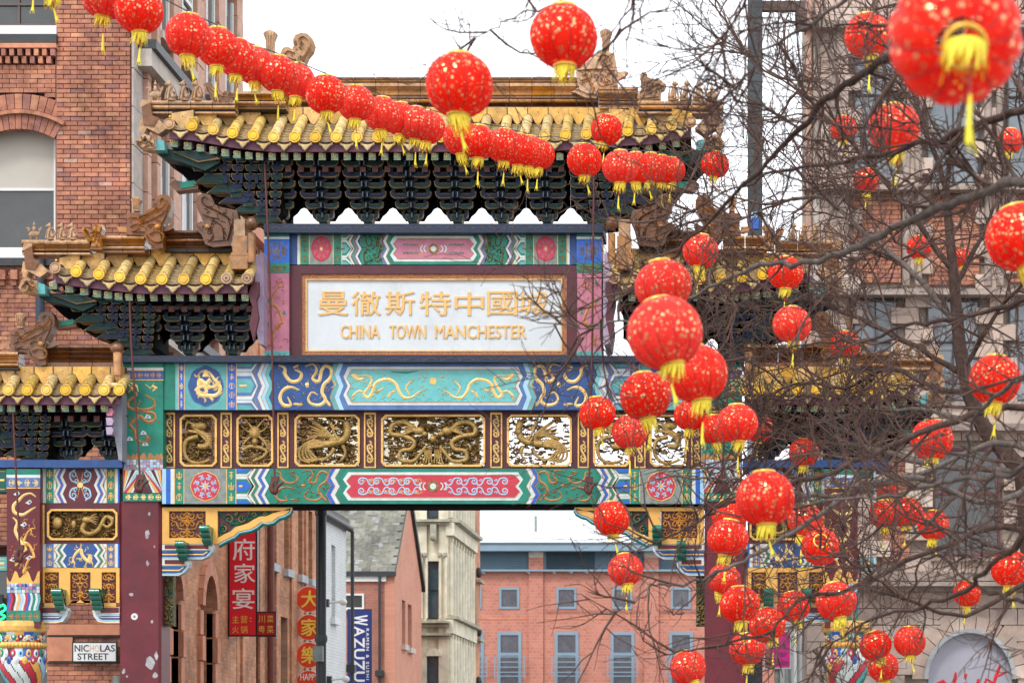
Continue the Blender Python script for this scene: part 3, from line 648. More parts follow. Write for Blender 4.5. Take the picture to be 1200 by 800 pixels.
# pierced carved panels between the beams
def carve(mb, u0, v0, u1, v1, D, seed, fig, dens=1.0):
    R = random.Random(seed); s = D / F; area = (u1 - u0) * (v1 - v0)
    for _ in range(int(area / 26 * dens)):                                  # cloud curls lying mostly level
        u, v = R.uniform(u0, u1), R.uniform(v0, v1); L = R.uniform(3, 8); d = D + R.uniform(-.02, .07); a = R.uniform(-.35, .35)
        n = 4; pts = [W(u + L * (i / n - .5) * cos(a), v + L * (i / n - .5) * sin(a) + 1.2 * sin(pi * i / n * R.choice((1, 1, 2))), d - .02 * sin(pi * i / n)) for i in range(n + 1)]
        r = R.uniform(.8, 1.5) * s; mb.tube(pts, [r * .5, r, r * 1.2, r, r * .4], gold_d, 4, False)
        if R.random() < .5: mb.ell(pts[0], (r * 1.5, r * 1.5, r * 1.3), gold_d, 5, 3)
    for _ in range(int(area / 110 * dens)):
        u, v = R.uniform(u0, u1), R.uniform(v0, v1); p, wd = spiral(u, v, R.uniform(2.4, 4.2), R.uniform(0, 6), 1.1, 1.2, 8, R.choice((-1, 1)))
        mb.tube([W(x, y, D - .03) for x, y in p], [q * s * .6 for q in wd], gold_d, 4, False)
    T = lambda pts, ws, dd=-.06, k=4: mb.tube([W(x, y, D + dd) for x, y in smooth(pts, k)], [(ws[0] + (ws[1] - ws[0]) * i / (len(pts) * k - k)) * s for i in range(len(pts) * k - k + 1)], gold_h, 6)
    cu, cv = (u0 + u1) / 2, (v0 + v1) / 2; w, h = u1 - u0, v1 - v0
    fx = (lambda x: u0 + x * w) if fig != 'phoenixR' else (lambda x: u1 - x * w)
    fy = lambda y: v0 + y * h
    if fig in ('phoenix', 'phoenixR'):
        T([(fx(.45), fy(.58)), (fx(.62), fy(.55)), (fx(.78), fy(.48)), (fx(.84), fy(.30)), (fx(.82), fy(.16))], (4.5, 4.6))
        mb.ell(W(fx(.82), fy(.15), D - .07), (4.4 * s, 3 * s, 3.8 * s), gold_h)
        T([(fx(.84), fy(.14)), (fx(.90), fy(.18)), (fx(.94), fy(.16))], (1.8, .4)); T([(fx(.8), fy(.1)), (fx(.7), fy(.07)), (fx(.62), fy(.1))], (1.3, .3)); T([(fx(.82), fy(.1)), (fx(.88), fy(.05)), (fx(.94), fy(.09))], (1.2, .3))
        mb.ell(W(fx(.64), fy(.5), D - .06), (9 * s, 4 * s, 6 * s), gold_h)
        for k in range(8): T([(fx(.62), fy(.50)), (fx(.5 - .02 * k), fy(.30 + .015 * k)), (fx(.22 - .01 * k + .05 * (k % 2)), fy(.04 + .075 * k))], (2.4, .8), -.08 + .006 * k)
        for k in range(5): T([(fx(.68), fy(.48)), (fx(.6), fy(.28)), (fx(.52 + .05 * k), fy(.06 + .05 * k))], (1.8, .7), -.1)
        for k in range(5): T([(fx(.5), fy(.6)), (fx(.28 - .02 * k), fy(.50 + .04 * k)), (fx(.07 + .04 * k), fy(.66 + .02 * k)), (fx(.06 + .07 * k), fy(.88)), (fx(.22 + .06 * k), fy(.96 - .02 * k))], (2.4, 1.3), -.05)
        T([(fx(.62), fy(.66)), (fx(.54), fy(.82)), (fx(.40), fy(.93))], (2.8, 1.6)); T([(fx(.76), fy(.6)), (fx(.80), fy(.78)), (fx(.72), fy(.93))], (2.4, 1.2))
    elif fig == 'dragons':
        for q in (lambda x: u0 + x * w, lambda x: u1 - x * w):
            T([(q(.32), fy(.28)), (q(.22), fy(.12)), (q(.10), fy(.16)), (q(.08), fy(.36)), (q(.2), fy(.40)), (q(.31), fy(.52)), (q(.28), fy(.68)), (q(.18), fy(.72)), (q(.17), fy(.9)), (q(.3), fy(.93)), (q(.38), fy(.76)), (q(.43), fy(.62))], (3.6, 2.2))
            mb.ell(W(q(.36), fy(.3), D - .08), (7 * s, 4 * s, 5 * s), gold_h); mb.ell(W(q(.42), fy(.36), D - .09), (4 * s, 3 * s, 3 * s), gold_h)
            for k in range(6): T([(q(.33), fy(.28)), (q(.26 - .01 * k), fy(.12 + .05 * k)), (q(.2), fy(.06 + .07 * k))], (1.4, .4), -.09)
            for k in range(4): T([(q(.42 + .02 * k), fy(.7)), (q(.42 + .02 * k), fy(.85)), (q(.40 + .03 * k), fy(.97))], (1.4, .8))
        mb.ell(W(cu, fy(.46), D - .11), (4 * s, 4 * s, 4 * s), gold_h)
    elif fig == 'frontdragon':
        mb.ell(W(cu, fy(.34), D - .08), (8 * s, 4 * s, 8 * s), gold_h); mb.ell(W(cu, fy(.52), D - .1), (4 * s, 4 * s, 4 * s), gold_h)
        for sg in (-1, 1):
            T([(cu, fy(.3)), (cu + sg * 7, fy(.14)), (cu + sg * 12, fy(.04))], (1.8, .6), -.1); T([(cu, fy(.34)), (cu + sg * 9, fy(.3)), (cu + sg * 15, fy(.2))], (1.5, .5), -.1)
            mb.ell(W(cu + sg * 3.4, fy(.27), D - .11), (1.8 * s, 1.5 * s, 1.8 * s), gold_h)
            for k in range(4): T([(cu + sg * 5, fy(.42)), (cu + sg * (10 + k), fy(.45 + .04 * k)), (cu + sg * 15, fy(.42 + .07 * k))], (1.2, .4), -.1)
        T([(cu - 14, fy(.7)), (cu - 4, fy(.62)), (cu + 8, fy(.66)), (cu + 14, fy(.74)), (cu + 8, fy(.86)), (cu - 2, fy(.92))], (3, 1.6))
        for k in range(3): T([(cu + 12, fy(.56)), (cu + 15, fy(.5 + .08 * k)), (cu + 18, fy(.6 + .05 * k))], (1.2, .7))
    elif fig == 'coil':
        mb.ell(W(fx(.55), fy(.2), D - .07), (9 * s, 4 * s, 5 * s), gold_h)
        T([(fx(.35), fy(.16)), (fx(.5), fy(.3)), (fx(.8), fy(.45)), (fx(.75), fy(.62)), (fx(.5), fy(.62))], (4.5, 3.5), -.05)
        T([(fx(.5), fy(.42)), (fx(.15), fy(.5)), (fx(.08), fy(.75)), (fx(.25), fy(.93)), (fx(.55), fy(.97)), (fx(.85), fy(.9))], (3.2, 1.6), -.06)
        for k in range(7): T([(fx(.2), fy(.3)), (fx(.5), fy(.34)), (fx(.92), fy(.36 + .05 * k))], (1.6, .6), -.08)
        for k in range(4): T([(fx(.45), fy(.2)), (fx(.3 - .05 * k), fy(.12)), (fx(.12), fy(.08 + .07 * k))], (1.3, .4), -.08)
    elif fig == 'wide':
        T([(fx(.98), fy(.3)), (fx(.88), fy(.2)), (fx(.8), fy(.42)), (fx(.88), fy(.6)), (fx(.96), fy(.4)), (fx(.86), fy(.22)), (fx(.74), fy(.7)), (fx(.6), fy(.85)), (fx(.5), fy(.7)), (fx(.54), fy(.45))], (1.4, 3.2))
        mb.ell(W(fx(.56), fy(.34), D - .08), (6 * s, 3 * s, 4 * s), gold_h); mb.ell(W(fx(.12), fy(.45), D - .06), (6 * s, 3 * s, 7 * s), gold_h); mb.ell(W(fx(.37), fy(.5), D - .06), (3 * s, 3 * s, 5 * s), gold_h)
        for k in range(5): T([(fx(.58), fy(.34)), (fx(.64), fy(.2 + .05 * k)), (fx(.72), fy(.12 + .1 * k))], (1.2, .4), -.09)
def octo(u0, v0, u1, v1, c): return [(u0 + c, v0), (u1 - c, v0), (u1, v0 + c), (u1, v1 - c), (u1 - c, v1), (u0 + c, v1), (u0, v1 - c), (u0, v0 + c)]
def ringframe(mb, u0, v0, u1, v1, c, w, D, th, m):
    o = octo(u0, v0, u1, v1, c); i_ = octo(u0 + w, v0 + w, u1 - w, v1 - w, c * .8)
    for k in range(8):
        k2 = (k + 1) % 8; mb.poly([o[k], o[k2], i_[k2], i_[k]], D, th, m)
def framepanel(mb, u0, v0, u1, v1, pu0, pv0, pu1, pv1, D, th, m):
    """board u0..u1 x v0..v1 with a rectangular hole"""
    for a in ((u0, v0, u1, pv0), (u0, pv1, u1, v1), (u0, pv0, pu0, pv1), (pu1, pv0, u1, pv1)):
        if a[2] - a[0] > .1 and a[3] - a[1] > .1: mb.pb(*a, D, th, m)
D = 39.86
strips = [(191.5, 205), (258.5, 271.5), (325, 338), (426.5, 440.5)]
panels = [(210.5, 254, 'coil', 31), (277, 320, 'frontdragon', 32), (345, 421.5, 'phoenix', 33), (446.5, 568.5, 'dragons', 34), (594, 670, 'phoenixR', 35), (695, 738.5, 'coil', 36), (761.5, 804.5, 'coil', 37)]
band = MB()
band.pb(190, 480, 825, 486.5, D, .28, maroon_d); band.pb(190, 545.5, 825, 549, D, .28, maroon_d)
edges = [190] + [e for p in panels for e in (p[0] + 1, p[1] - 1)] + [825]
for k in range(0, len(edges), 2): band.pb(edges[k], 486.5, edges[k + 1], 545.5, D, .28, maroon_d)
bd = band.build('panel_frieze', arch)
for a, b in strips + [(2 * UC - b, 2 * UC - a) for a, b in strips]:
    mb = MB(); framepanel(mb, a, 483, b, 548, a + 1.6, 485.5, b - 1.6, 546.5, D - .03, .03, gold)
    mb.rib(scrollstrip(a + 1.6, 486, b - 1.6, 546, 2.3, 2), D - .002, gold_p, .012)
    mb.build('scroll_strip', bd)
for a, b, fig, sd_ in panels:
    mb = MB(); ringframe(mb, a, 485.5, b, 546.5, 5, 2.4, D - .03, .05, gold); mb.build('panel_frame', bd)
    mb = MB(); right = a > 590
    carve(mb, a + 2.5, 488, b - 2.5, 544, D + .06, sd_, fig, .85 if right else 1.4)
    if not right:
        R = random.Random(sd_)
        for _ in range(int((b - a) * 2.4)):
            u, v = R.uniform(a + 3, b - 9), R.uniform(488, 541); mb.pb(u, v, u + R.uniform(4, 9), v + R.uniform(1.5, 4), D + .16 + R.random() * .02, .03, gold_d)
    else:
        R = random.Random(sd_)
        for _ in range(int((b - a) * .35)):
            u, v = R.uniform(a + 3, b - 9), R.uniform(488, 541); mb.pb(u, v, u + R.uniform(4, 9), v + R.uniform(1.2, 3), D + .16 + R.random() * .02, .03, gold_d)
    mb.build('pierced_carving', bd)

# yellow corner brackets under the third beam
def lattice(mb, u0, v0, u1, v1, D, seed, m=gold):
    mb.pb(u0, v0, u1, v1, D + .05, .03, maroon_d); R = random.Random(seed); cx = (u0 + u1) / 2; h = v1 - v0; w = u1 - u0
    st = [([(cx, v1), (cx, v1 - h * .35)], 1.8)]
    ny = max(1, round(h / 12)); 
    for j in range(ny):
        y = v0 + (j + .5) * h / ny
        for s in (-1, 1):
            nx = max(1, round(w / 2 / 10))
            for i in range(nx):
                x = cx + s * (i + .5) * w / 2 / nx; r = min(h / ny, w / 2 / nx) * .42
                st.append(spiral(x, y, r, R.uniform(-.5, .5) + (pi if s > 0 else 0), 1.15, 1.5, 9, s * (1 if j % 2 else -1)))
                st.append(([(x - s * r, y), (x - s * r * 1.4, y + r * 1.1), (cx, y + r * 1.4)], [1.4, 1.2, 1]))
                st.append(([(x, y - r), (x + s * r * .8, y - r * 1.3)], [1.3, .5]))
        st.append((arc(cx, y, h / ny * .3, pi, 2 * pi, 6), [1, 1.8, 2, 2, 2, 1.8, 1]))
    mb.rib([(p, [x * 1.35 for x in q] if hasattr(q, '__len__') else q * 1.35) for p, q in st], D + .045, m, .03)
def cloudstep(mb, pts_c, D, th):
    """stepped cloud-profile end: maroon core with white, blue and ochre edge lines; list of (u0,v0,u1,v1)"""
def queti(mir):
    mx = mpx(39.7, UC) if mir else None; D = 39.70
    mb = MB()
    framepanel(mb, 190, 594, 255, 637, 198, 598.5, 241, 630, D, .10, yellow)
    lower = [(255, 637), (262, 633), (268, 630), (274, 627.5), (279, 622.5), (286, 621), (293, 619.5), (300, 616), (306, 611), (312, 612), (319, 610.5), (326, 605), (332, 603.5), (338, 600), (341, 595)]
    inner = [(255, 630), (262, 626), (270, 622.5), (276, 617), (284, 615), (291, 612.5), (297, 608.5), (304, 605), (312, 604.5), (320, 601), (331, 598)]
    for k in range(len(lower) - 1):
        k2 = min(k, len(inner) - 2) if k < len(inner) - 1 else None
    mb.poly(lower + inner[::-1] + [(255, 634)], D, .10, yellow)
    mb.poly([(255, 594), (342, 594), (341, 597.5), (331, 598), (255, 598.5)], D, .10, yellow)
    br = mb.build('corner_bracket', arch, mx)
    mb = MB(); lattice(mb, 198, 598.5, 241, 630, D, 5); mb.build('pierced_lattice', br, mx)
    mb = MB(); mb.poly([(255, 598.5)] + [(331, 598)] + inner[::-1], D + .06, .03, maroon_d)
    R = random.Random(4); st = []; st2 = []
    for u, v, r in ((268, 608, 7), (283, 607, 6), (262, 620, 5), (298, 603, 4), (310, 601.5, 3), (276, 601.5, 3), (292, 600.5, 2.2), (320, 600, 2)):
        st.append(spiral(u, v, r, R.uniform(0, 6), 1.2, 2.6, 12, R.choice((-1, 1)))); st2.append(spiral(u, v, r * .8, R.uniform(0, 6), 1.1, .9, 12, 1))
    for u0_, v0_, u1_, v1_ in ((257, 600, 275, 614), (275, 614, 292, 604), (262, 626, 280, 612), (290, 608, 306, 599), (258, 628, 262, 612), (300, 605, 318, 599)): st.append((smooth([(u0_, v0_), ((u0_ + u1_) / 2, (v0_ + v1_) / 2 + 3), (u1_, v1_)], 3), 2.6))
    mb.rib(st, D + .05, mat('cloud_green', (.02, .17, .12), .5, .3), .04); mb.rib(st2, D + .02, gold, .01); mb.build('cloud_carving', br, mx)
    mb = MB(); edge = [(u + 1.2, v + 1.5) for u, v in lower]; edge2 = [(u + 2, v + 3.4) for u, v in lower]
    mb.rib([(edge, 2.0)], D + .005, blue_p, .015); mb.rib([(edge2, 2.4)], D + .02, green, .02)
    mb.poly(lower + [(u + 1.8, v + 4.2) for u, v in lower[::-1]], D + .03, .08, green_d); mb.build('bracket_edge', br, mx)
    # stepped cloud corbels
    for (u1_, v0_, h) in ((250, 637.5, 17.5), (222, 655, 19)):
        mb = MB(); v1_ = v0_ + h
        body = [(190, v0_), (u1_ - 2, v0_), (u1_, v0_ + h * .25), (u1_ - 1, v0_ + h * .5), (u1_ - 6, v0_ + h * .8), (u1_ - 13, v1_), (190, v1_)]
        mb.poly(body, D, .2, white); sc = lambda k: [(190 if u == 190 else u - k * 1.6, min(max(v, v0_ + h * .28 + k * 1.2), v1_ - k * 1.4)) for u, v in body]
        mb.poly(sc(1), D - .005, .01, blue_p); mb.poly(sc(2), D - .009, .01, blue); mb.rib([([(190, v0_ + h * .68), (u1_ - 12, v0_ + h * .68), (u1_ - 7, v0_ + h * .5)], 1.4)], D - .01, gold, .003)
        mb.pb(193, v0_ + .6, u1_ - 6, v0_ + h * .3, D - .012, .03, maroon)
        mb.rib([([(190, v0_ + h * .34), (u1_ - 3, v0_ + h * .34)], 1.0)], D - .012, gold, .003)
        mb.build('cloud_corbel', br, mx)
    for (u, v, s) in ((244.5, 629, 1), (216, 647, 1)):
        mb = MB(); x = UX(u, D); hw = 5.2 * D / F
        prof = []
        for k in range(15):
            t = k / 14; prof.append((D - .04 - .30 * (1 - t) - .03 * sin(t * 3 * pi) * 1, VZ(v - 11 + 21 * t, D)))
        body = prof + [(D + .05, VZ(v + 10, D)), (D + .05, VZ(v - 11, D))]
        mb.prismx(body, x - hw, x + hw, green_g)
        for k in (0, 1, 2): mb.tube([(x - hw * 1.05, D - .30 + .09 * k, VZ(v - 8 + 5.5 * k, D)), (x + hw * 1.05, D - .30 + .09 * k, VZ(v - 8 + 5.5 * k, D))], .055, green_g, 10)
        mb.build('green_scroll_block', br, mx)
queti(False); queti(True)
for mir in (False, True):                                    # mossy carved strut below the corner corbel
    mx = mpx(39.75, UC) if mir else None; R = random.Random(12)
    mb = MB(); mb.pb(188.5, 675, 203, 733, 39.95, .2, mat('moss_gilt', (.12, .11, .04), .7, .6, 14, bump=.5, dirt=.5))
    for _ in range(150):
        u, v = R.uniform(189, 202), R.uniform(676, 732); mb.ell(W(u, v, 39.94), (.022, .02, .02), R.choice((gold_d, green_d, gold_d, MT['moss_gilt'])), 5, 3)
    mb.build('carved_strut', arch, mx)

# ---------------------------------------------------------------- bracket sets (dougong)
PX = 1 / 75.0
def dougong(tiers, p, step, name):
    """local mesh, origin at the foot of the set; p = tier pitch px; steps toward the viewer as it rises"""
    mb = MB(); hws = [12, 18.5, 23, 25, 25.6, 25.6, 25.6]
    def B(u0, u1, v0, v1, y0, y1, m): mb.box(u0 * PX, u1 * PX, y0, y1, v0 * PX, v1 * PX, m)
    mb.prism([(-4.5 * PX, 0), (4.5 * PX, 0), (7 * PX, 5 * PX), (7 * PX, 8 * PX), (-7 * PX, 8 * PX), (-7 * PX, 5 * PX)], -.12, .12, bk_g)
    mb.prism([(-5.1 * PX, 0), (5.1 * PX, 0), (7.6 * PX, 5 * PX), (7.6 * PX, 8.4 * PX), (-7.6 * PX, 8.4 * PX), (-7.6 * PX, 5 * PX)], -.11, .11, bk_l)
    for i in range(tiers):
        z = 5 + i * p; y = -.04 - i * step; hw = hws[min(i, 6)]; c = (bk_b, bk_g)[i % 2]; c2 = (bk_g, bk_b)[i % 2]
        hw = min(hw, 23.4)
        for s in (-1, 1):
            boat = [(3.4, z + p * .12), (hw * .45, z), (hw * .8, z + p * .02), (hw * .95, z + p * .2), (hw, z + p * .42), (hw, z + p * .62), (hw * .8, z + p * .62), (hw * .72, z + p * .42), (hw * .3, z + p * .42), (hw * .2, z + p * .62), (3.4, z + p * .62)]
            cx_, cz_ = hw * .55, z + p * .32
            big = [(cx_ + (a - cx_) * 1.07 + (.25 if a > cx_ else -.25), cz_ + (b - cz_) * 1.12 + (.5 if b > cz_ else -.5)) for a, b in boat]
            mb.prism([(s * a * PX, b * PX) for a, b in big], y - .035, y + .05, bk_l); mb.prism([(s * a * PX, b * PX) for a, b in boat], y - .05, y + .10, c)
        hb = min(hw * 1.08, 25.9)
        mb.prism([(a * PX, b * PX) for a, b in ((-hb * .8, z + p * .35), (hb * .8, z + p * .35), (hb, z + p * .75), (hb, z + p), (-hb, z + p), (-hb, z + p * .75))], y + .12, y + .2, darkw)
        mb.prism([(a * PX, b * PX) for a, b in ((-hb * .7, z + p * .66), (hb * .7, z + p * .66), (hb * .92, z + p * .96), (-hb * .92, z + p * .96))], y + .09, y + .12, c2)
        for a in (-hw * .86, hw * .86, -hw * .30, hw * .30):                 # small cups
            mb.prism([((a - 1.6) * PX, (z + p * .62) * PX), ((a + 1.6) * PX, (z + p * .62) * PX), ((a + 2.6) * PX, (z + p) * PX), ((a - 2.6) * PX, (z + p) * PX)], y - .06, y + .06, c2)
        for a in (-2.6, 2.6) if i >= tiers - 4 else (0,):                      # projecting beam noses
            B(a - 1.2, a + 1.2, z - p * .1, z + p * .55, y - .11, y + .1, bk_b); B(a - .4, a + .4, z + p * .0, z + p * .5, y - .115, y - .10, grey_p)
        B(-3, 3, z, z + p, y + .0, .15, bk_g)
    mb.prism([(q * PX, zz * PX) for q, zz in ((-26.05, 5 + tiers * p + 2), (-26.05, 22), (-22.5, 20.5), (-19, 15.5), (-14.5, 12), (-11, 6), (11, 6), (14.5, 12), (19, 15.5), (22.5, 20.5), (26.05, 22), (26.05, 5 + tiers * p + 2))], .2, .24, darkw); B(-26, 26, 5 + tiers * p, 5 + tiers * p + 2, -.04 - tiers * step, .2, darkw)
    return mb.mesh(name, origin=(0, 0, 0))
dgC = dougong(7, 10.3, .14, 'bracket_set'); dgW = dougong(5, 9.6, .13, 'bracket_set'); dgL = dougong(4, 10, .13, 'bracket_set')

# ---------------------------------------------------------------- roofs
def seated_figure():
    mb = MB(); g = glaze_p
    mb.box(-.07, .07, -.05, .05, 0, .03, g)
    mb.ell((0, 0, .10), (.05, .045, .09), g, 8, 5); mb.ell((0, -.01, .19), (.035, .035, .07), g, 8, 5); mb.ell((0, -.03, .255), (.04, .045, .04), g, 8, 5)
    mb.ell((0, -.07, .245), (.022, .03, .02), g, 6, 4)
    for s in (-1, 1):
        mb.tube([(s * .03, -.03, .2), (s * .04, -.06, .1), (s * .04, -.07, .02)], [.02, .016, .018], g, 6)
        mb.ell((s * .05, .02, .06), (.025, .05, .045), g, 6, 4); mb.tube([(s * .02, -.02, .285), (s * .03, -.01, .32)], [.014, .005], g, 5)
        mb.tube([(s * .02, .02, .23), (s * .045, .05, .19)], [.015, .006], g, 5)
    mb.tube([(0, .05, .05), (0, .09, .12), (0, .07, .2)], [.02, .016, .006], g, 6)
    return mb.mesh('roof_figure', origin=(0, 0, 0))
def rider_figure():
    mb = MB(); g = glaze_p
    mb.ell((0, 0, .10), (.11, .05, .07), g, 8, 5); mb.ell((-.10, 0, .19), (.03, .03, .05), g, 7, 4); mb.ell((-.13, 0, .22), (.035, .025, .02), g, 6, 4)
    mb.ell((0, 0, .2), (.035, .035, .07), g, 7, 4); mb.ell((0, 0, .29), (.028, .028, .032), g, 7, 4); mb.tube([(0, 0, .3), (0, 0, .36)], [.015, .004], g, 5)
    for x in (-.06, .05): mb.tube([(x, 0, .08), (x, 0, 0)], [.03, .02], g, 6)
    for k in range(4): mb.tube([(.08, 0, .1), (.11 + .01 * k, 0, .16 + .02 * k), (.08 + .02 * k, 0, .22 + .01 * k)], [.02, .014, .005], g, 5)
    return mb.mesh('roof_figure', origin=(0, 0, 0))
FIG = seated_figure(); RID = rider_figure()
def tile_mesh(L, D, clay=False):
    """half-round cover tile running up the slope, with its round end cap; local origin = centre of the cap"""
    mb = MB(); r = 6.5 * D / F; sl = 1 / sqrt(1 + SL * SL); d = Vector((0, sl, SL * sl))
    n = 12; rings = max(2, int(L / .30)); up = Vector((0, -SL * sl, sl))
    for j in range(rings):
        a, b = L * j / rings, L * (j + 1) / rings
        vs = []
        for q, k in ((a, 1.035), (b, .985)):
            for i in range(n): t = 2 * pi * i / n; p = d * q + Vector((1, 0, 0)) * (r * .9 * k * cos(t)) + up * (r * .9 * k * sin(t)); vs.append(tuple(p))
        mb.add(vs, [(i, i + n, (i + 1) % n + n, (i + 1) % n) for i in range(n)], tileP, True)
    # cap: disc with raised rim and boss, vertical face
    def disc(rr, y0, y1, m): m = {tileY: glaze_p}.get(m, glaze_d) if clay else m; mb.lathe([(rr, y1), (rr, y0)], (0, 0, 0), m, 16, 'y', False)
    disc(r, -.03, .03, tileY); disc(r * .74, -.035, -.03, mat('cap_groove', (.5, .22, .01), .4, .2)); disc(r * .64, -.04, -.035, tileY); disc(r * .25, -.046, -.04, tileY)
    mb.ell(tuple(d * .10 + up * r), (.02, .02, .022), tileY, 6, 4)
    return mb.mesh('cover_tile', origin=(0, 0, 0))
def pan_mesh(L, wpx, D, n=8):
    """stepped concave pan tiles between two covers, with the pointed drip tile in front; origin at its eave middle"""
    mb = MB(); s = D / F; hw = wpx / 2 * s; sl = 1 / sqrt(1 + SL * SL)
    for j in range(n):
        a = L * j / n; b = L * (j + 1) / n + .01; lift = .022
        vs = []
        for q, z in ((a, lift), (b, 0), (a, lift - .018)):
            for k in range(6):
                t = k / 5 * 2 - 1; x = t * hw; vs.append((x, q * sl + .0, q * sl * SL + z - .03 * (1 - t * t) + .02))
        mb.add(vs, [(k, k + 1, k + 7, k + 6) for k in range(5)] + [(12 + k, 13 + k, k + 1, k) for k in range(5)], tileM)
    pts = [(-hw * .82, .0), (-hw * .8, -3.2 * s), (-hw * .45, -5.5 * s), (-hw * .28, -8 * s), (0, -11 * s), (hw * .28, -8 * s), (hw * .45, -5.5 * s), (hw * .8, -3.2 * s), (hw * .82, 0), (hw * .4, -2.6 * s), (0, -3.4 * s), (-hw * .4, -2.6 * s)]
    mb.prism(pts, -.02, .0, tileM)
    q = [(x * .8, z * .82 - .6 * s) for x, z in pts[1:8]]; mb.prism(q, -.026, -.02, tileP)
    return mb.mesh('pan_tile', origin=(0, 0, 0))
SL = .62
def vt_to_t(v_eave, v_top, D0):
    Z0 = VZ(v_eave, D0) - CZ; a = YP - v_top
    return max(.03, (F * Z0 - a * D0) / (a - F * SL))
tcache = {}
def roof(caps, vtops, D0, ridge, raft, mir=None, name='tiled_roof', dgs=(), dgm=None, back=40.6, plain_ends=()):
    """caps: px centres of the round tile ends; vtops: px height of their upper ends; ridge: mouldings"""
    ts = [vt_to_t(v, t_ + (5 if 1 < i < len(caps) - 2 or plain_ends and i > 1 else 3), D0) for i, ((u, v), t_) in enumerate(zip(caps, vtops))]
    # main body: sheathing board + front slope + back slope
    mb = MB()
    ev = [W(u, v + 12, D0 + .06) for u, v in caps]; tp = [W(u, v + 12, D0 + .06) + Vector((0, t + .02, (t + .02) * SL)) for (u, v), t in zip(caps, ts)]
    n = len(caps)
    mb.add([tuple(p) for p in ev] + [tuple(p) for p in tp], [(i, i + 1, n + i + 1, n + i) for i in range(n - 1)], jointm)
    bk = [Vector((p.x, back + (back - p.y) * .3, p.z - .5)) for p in tp]
    mb.add([tuple(p) for p in tp] + [tuple(p) for p in bk], [(i, i + 1, n + i + 1, n + i) for i in range(n - 1)], tileM)
    rf = mb.build(name, arch, mir)
    fx = (lambda p: Vector((2 * mir - p[0], p[1], p[2]))) if mir is not None else (lambda p: Vector(p))
    for i, ((u, v), t) in enumerate(zip(caps, ts)):
        clay = i == 0 or (i == n - 1 and not plain_ends) or (plain_ends and plain_ends[0] > 1 and i >= n - 2)
        L = round(t * sqrt(1 + SL * SL) * 10) / 10 + .05; k = (L, D0, clay)
        if k not in tcache: tcache[k] = tile_mesh(L, D0, clay)
        inst('cover_tile', tcache[k], rf, fx(W(u, v, D0)))
    for i in range(n - 1):
        (ua, va), (ub, vb) = caps[i], caps[i + 1]; t = (ts[i] + ts[i + 1]) / 2 * sqrt(1 + SL * SL)
        L = max(.15, round(t * 10) / 10); wd = round(ub - ua); k = ('p', L, wd, D0)
        if k not in tcache: tcache[k] = pan_mesh(L + .05, wd - 3.5, D0)
        inst('pan_tile', tcache[k], rf, fx(W((ua + ub) / 2, (va + vb) / 2 + 5.5, D0 + .02)))
    # fascia of yellow plates, notched round each cover tile
    pth = [(u, v, t) for (u, v), t in zip(caps, ts)]
    pcs = []
    for i in range(n - 1):
        (ua, va), (ub, vb) = caps[i], caps[i + 1]; Pa = W(ua, va, D0) + Vector((0, ts[i], ts[i] * SL)); Pb = W(ub, vb, D0) + Vector((0, ts[i + 1], ts[i + 1] * SL))
        mb = MB(); s = D0 / F; A = .004
        h0, h1 = 1.5 * s, 14 * s; y = max(Pa.y, Pb.y) - .01; mb.box(min(Pa.x, Pb.x), max(Pa.x, Pb.x), y + .04, y + .1, min(Pa.z, Pb.z) - 8 * s, max(Pa.z, Pb.z) + h1 * .95, jointm)
        def q(f, z): return (Pa.x + (Pb.x - Pa.x) * f, Pa.z + (Pb.z - Pa.z) * f + z)
        face = [q(.0, h1), q(.0, h0 + 4 * s), q(.14, h0 + 3 * s), q(.24, h0 - 1 * s), q(.34, h0 - 5.5 * s), q(.5, h0 - 8 * s), q(.66, h0 - 5.5 * s), q(.76, h0 - 1 * s), q(.86, h0 + 3 * s), q(1, h0 + 4 * s), q(1, h1)]
        mb.prism(face, y - .005, y + .03, tileF)
        mb.ell((q(.5, h1 - 5.5 * s)[0], y - .008, q(.5, h1 - 5.5 * s)[1]), (.008, .008, .008), jointm, 5, 3)
        mb.tube([(q(f, z)[0], y - .008, q(f, z)[1]) for f, z in ((0, h0 + 4.2 * s), (.14, h0 + 2.6 * s), (.24, h0 - 1.5 * s), (.34, h0 - 6 * s))], .011, jointm, 4)
        mb.tube([(q(f, z)[0], y - .008, q(f, z)[1]) for f, z in ((1, h0 + 4.2 * s), (.86, h0 + 2.6 * s), (.76, h0 - 1.5 * s), (.66, h0 - 6 * s))], .011, jointm, 4)
        mb.box(q(1, 0)[0] - .006, q(1, 0)[0] + .006, y - .012, y, q(1, h0 + 4 * s)[1], q(1, h1)[1], jointm)
        mb.build('fascia_tile', rf, mir)
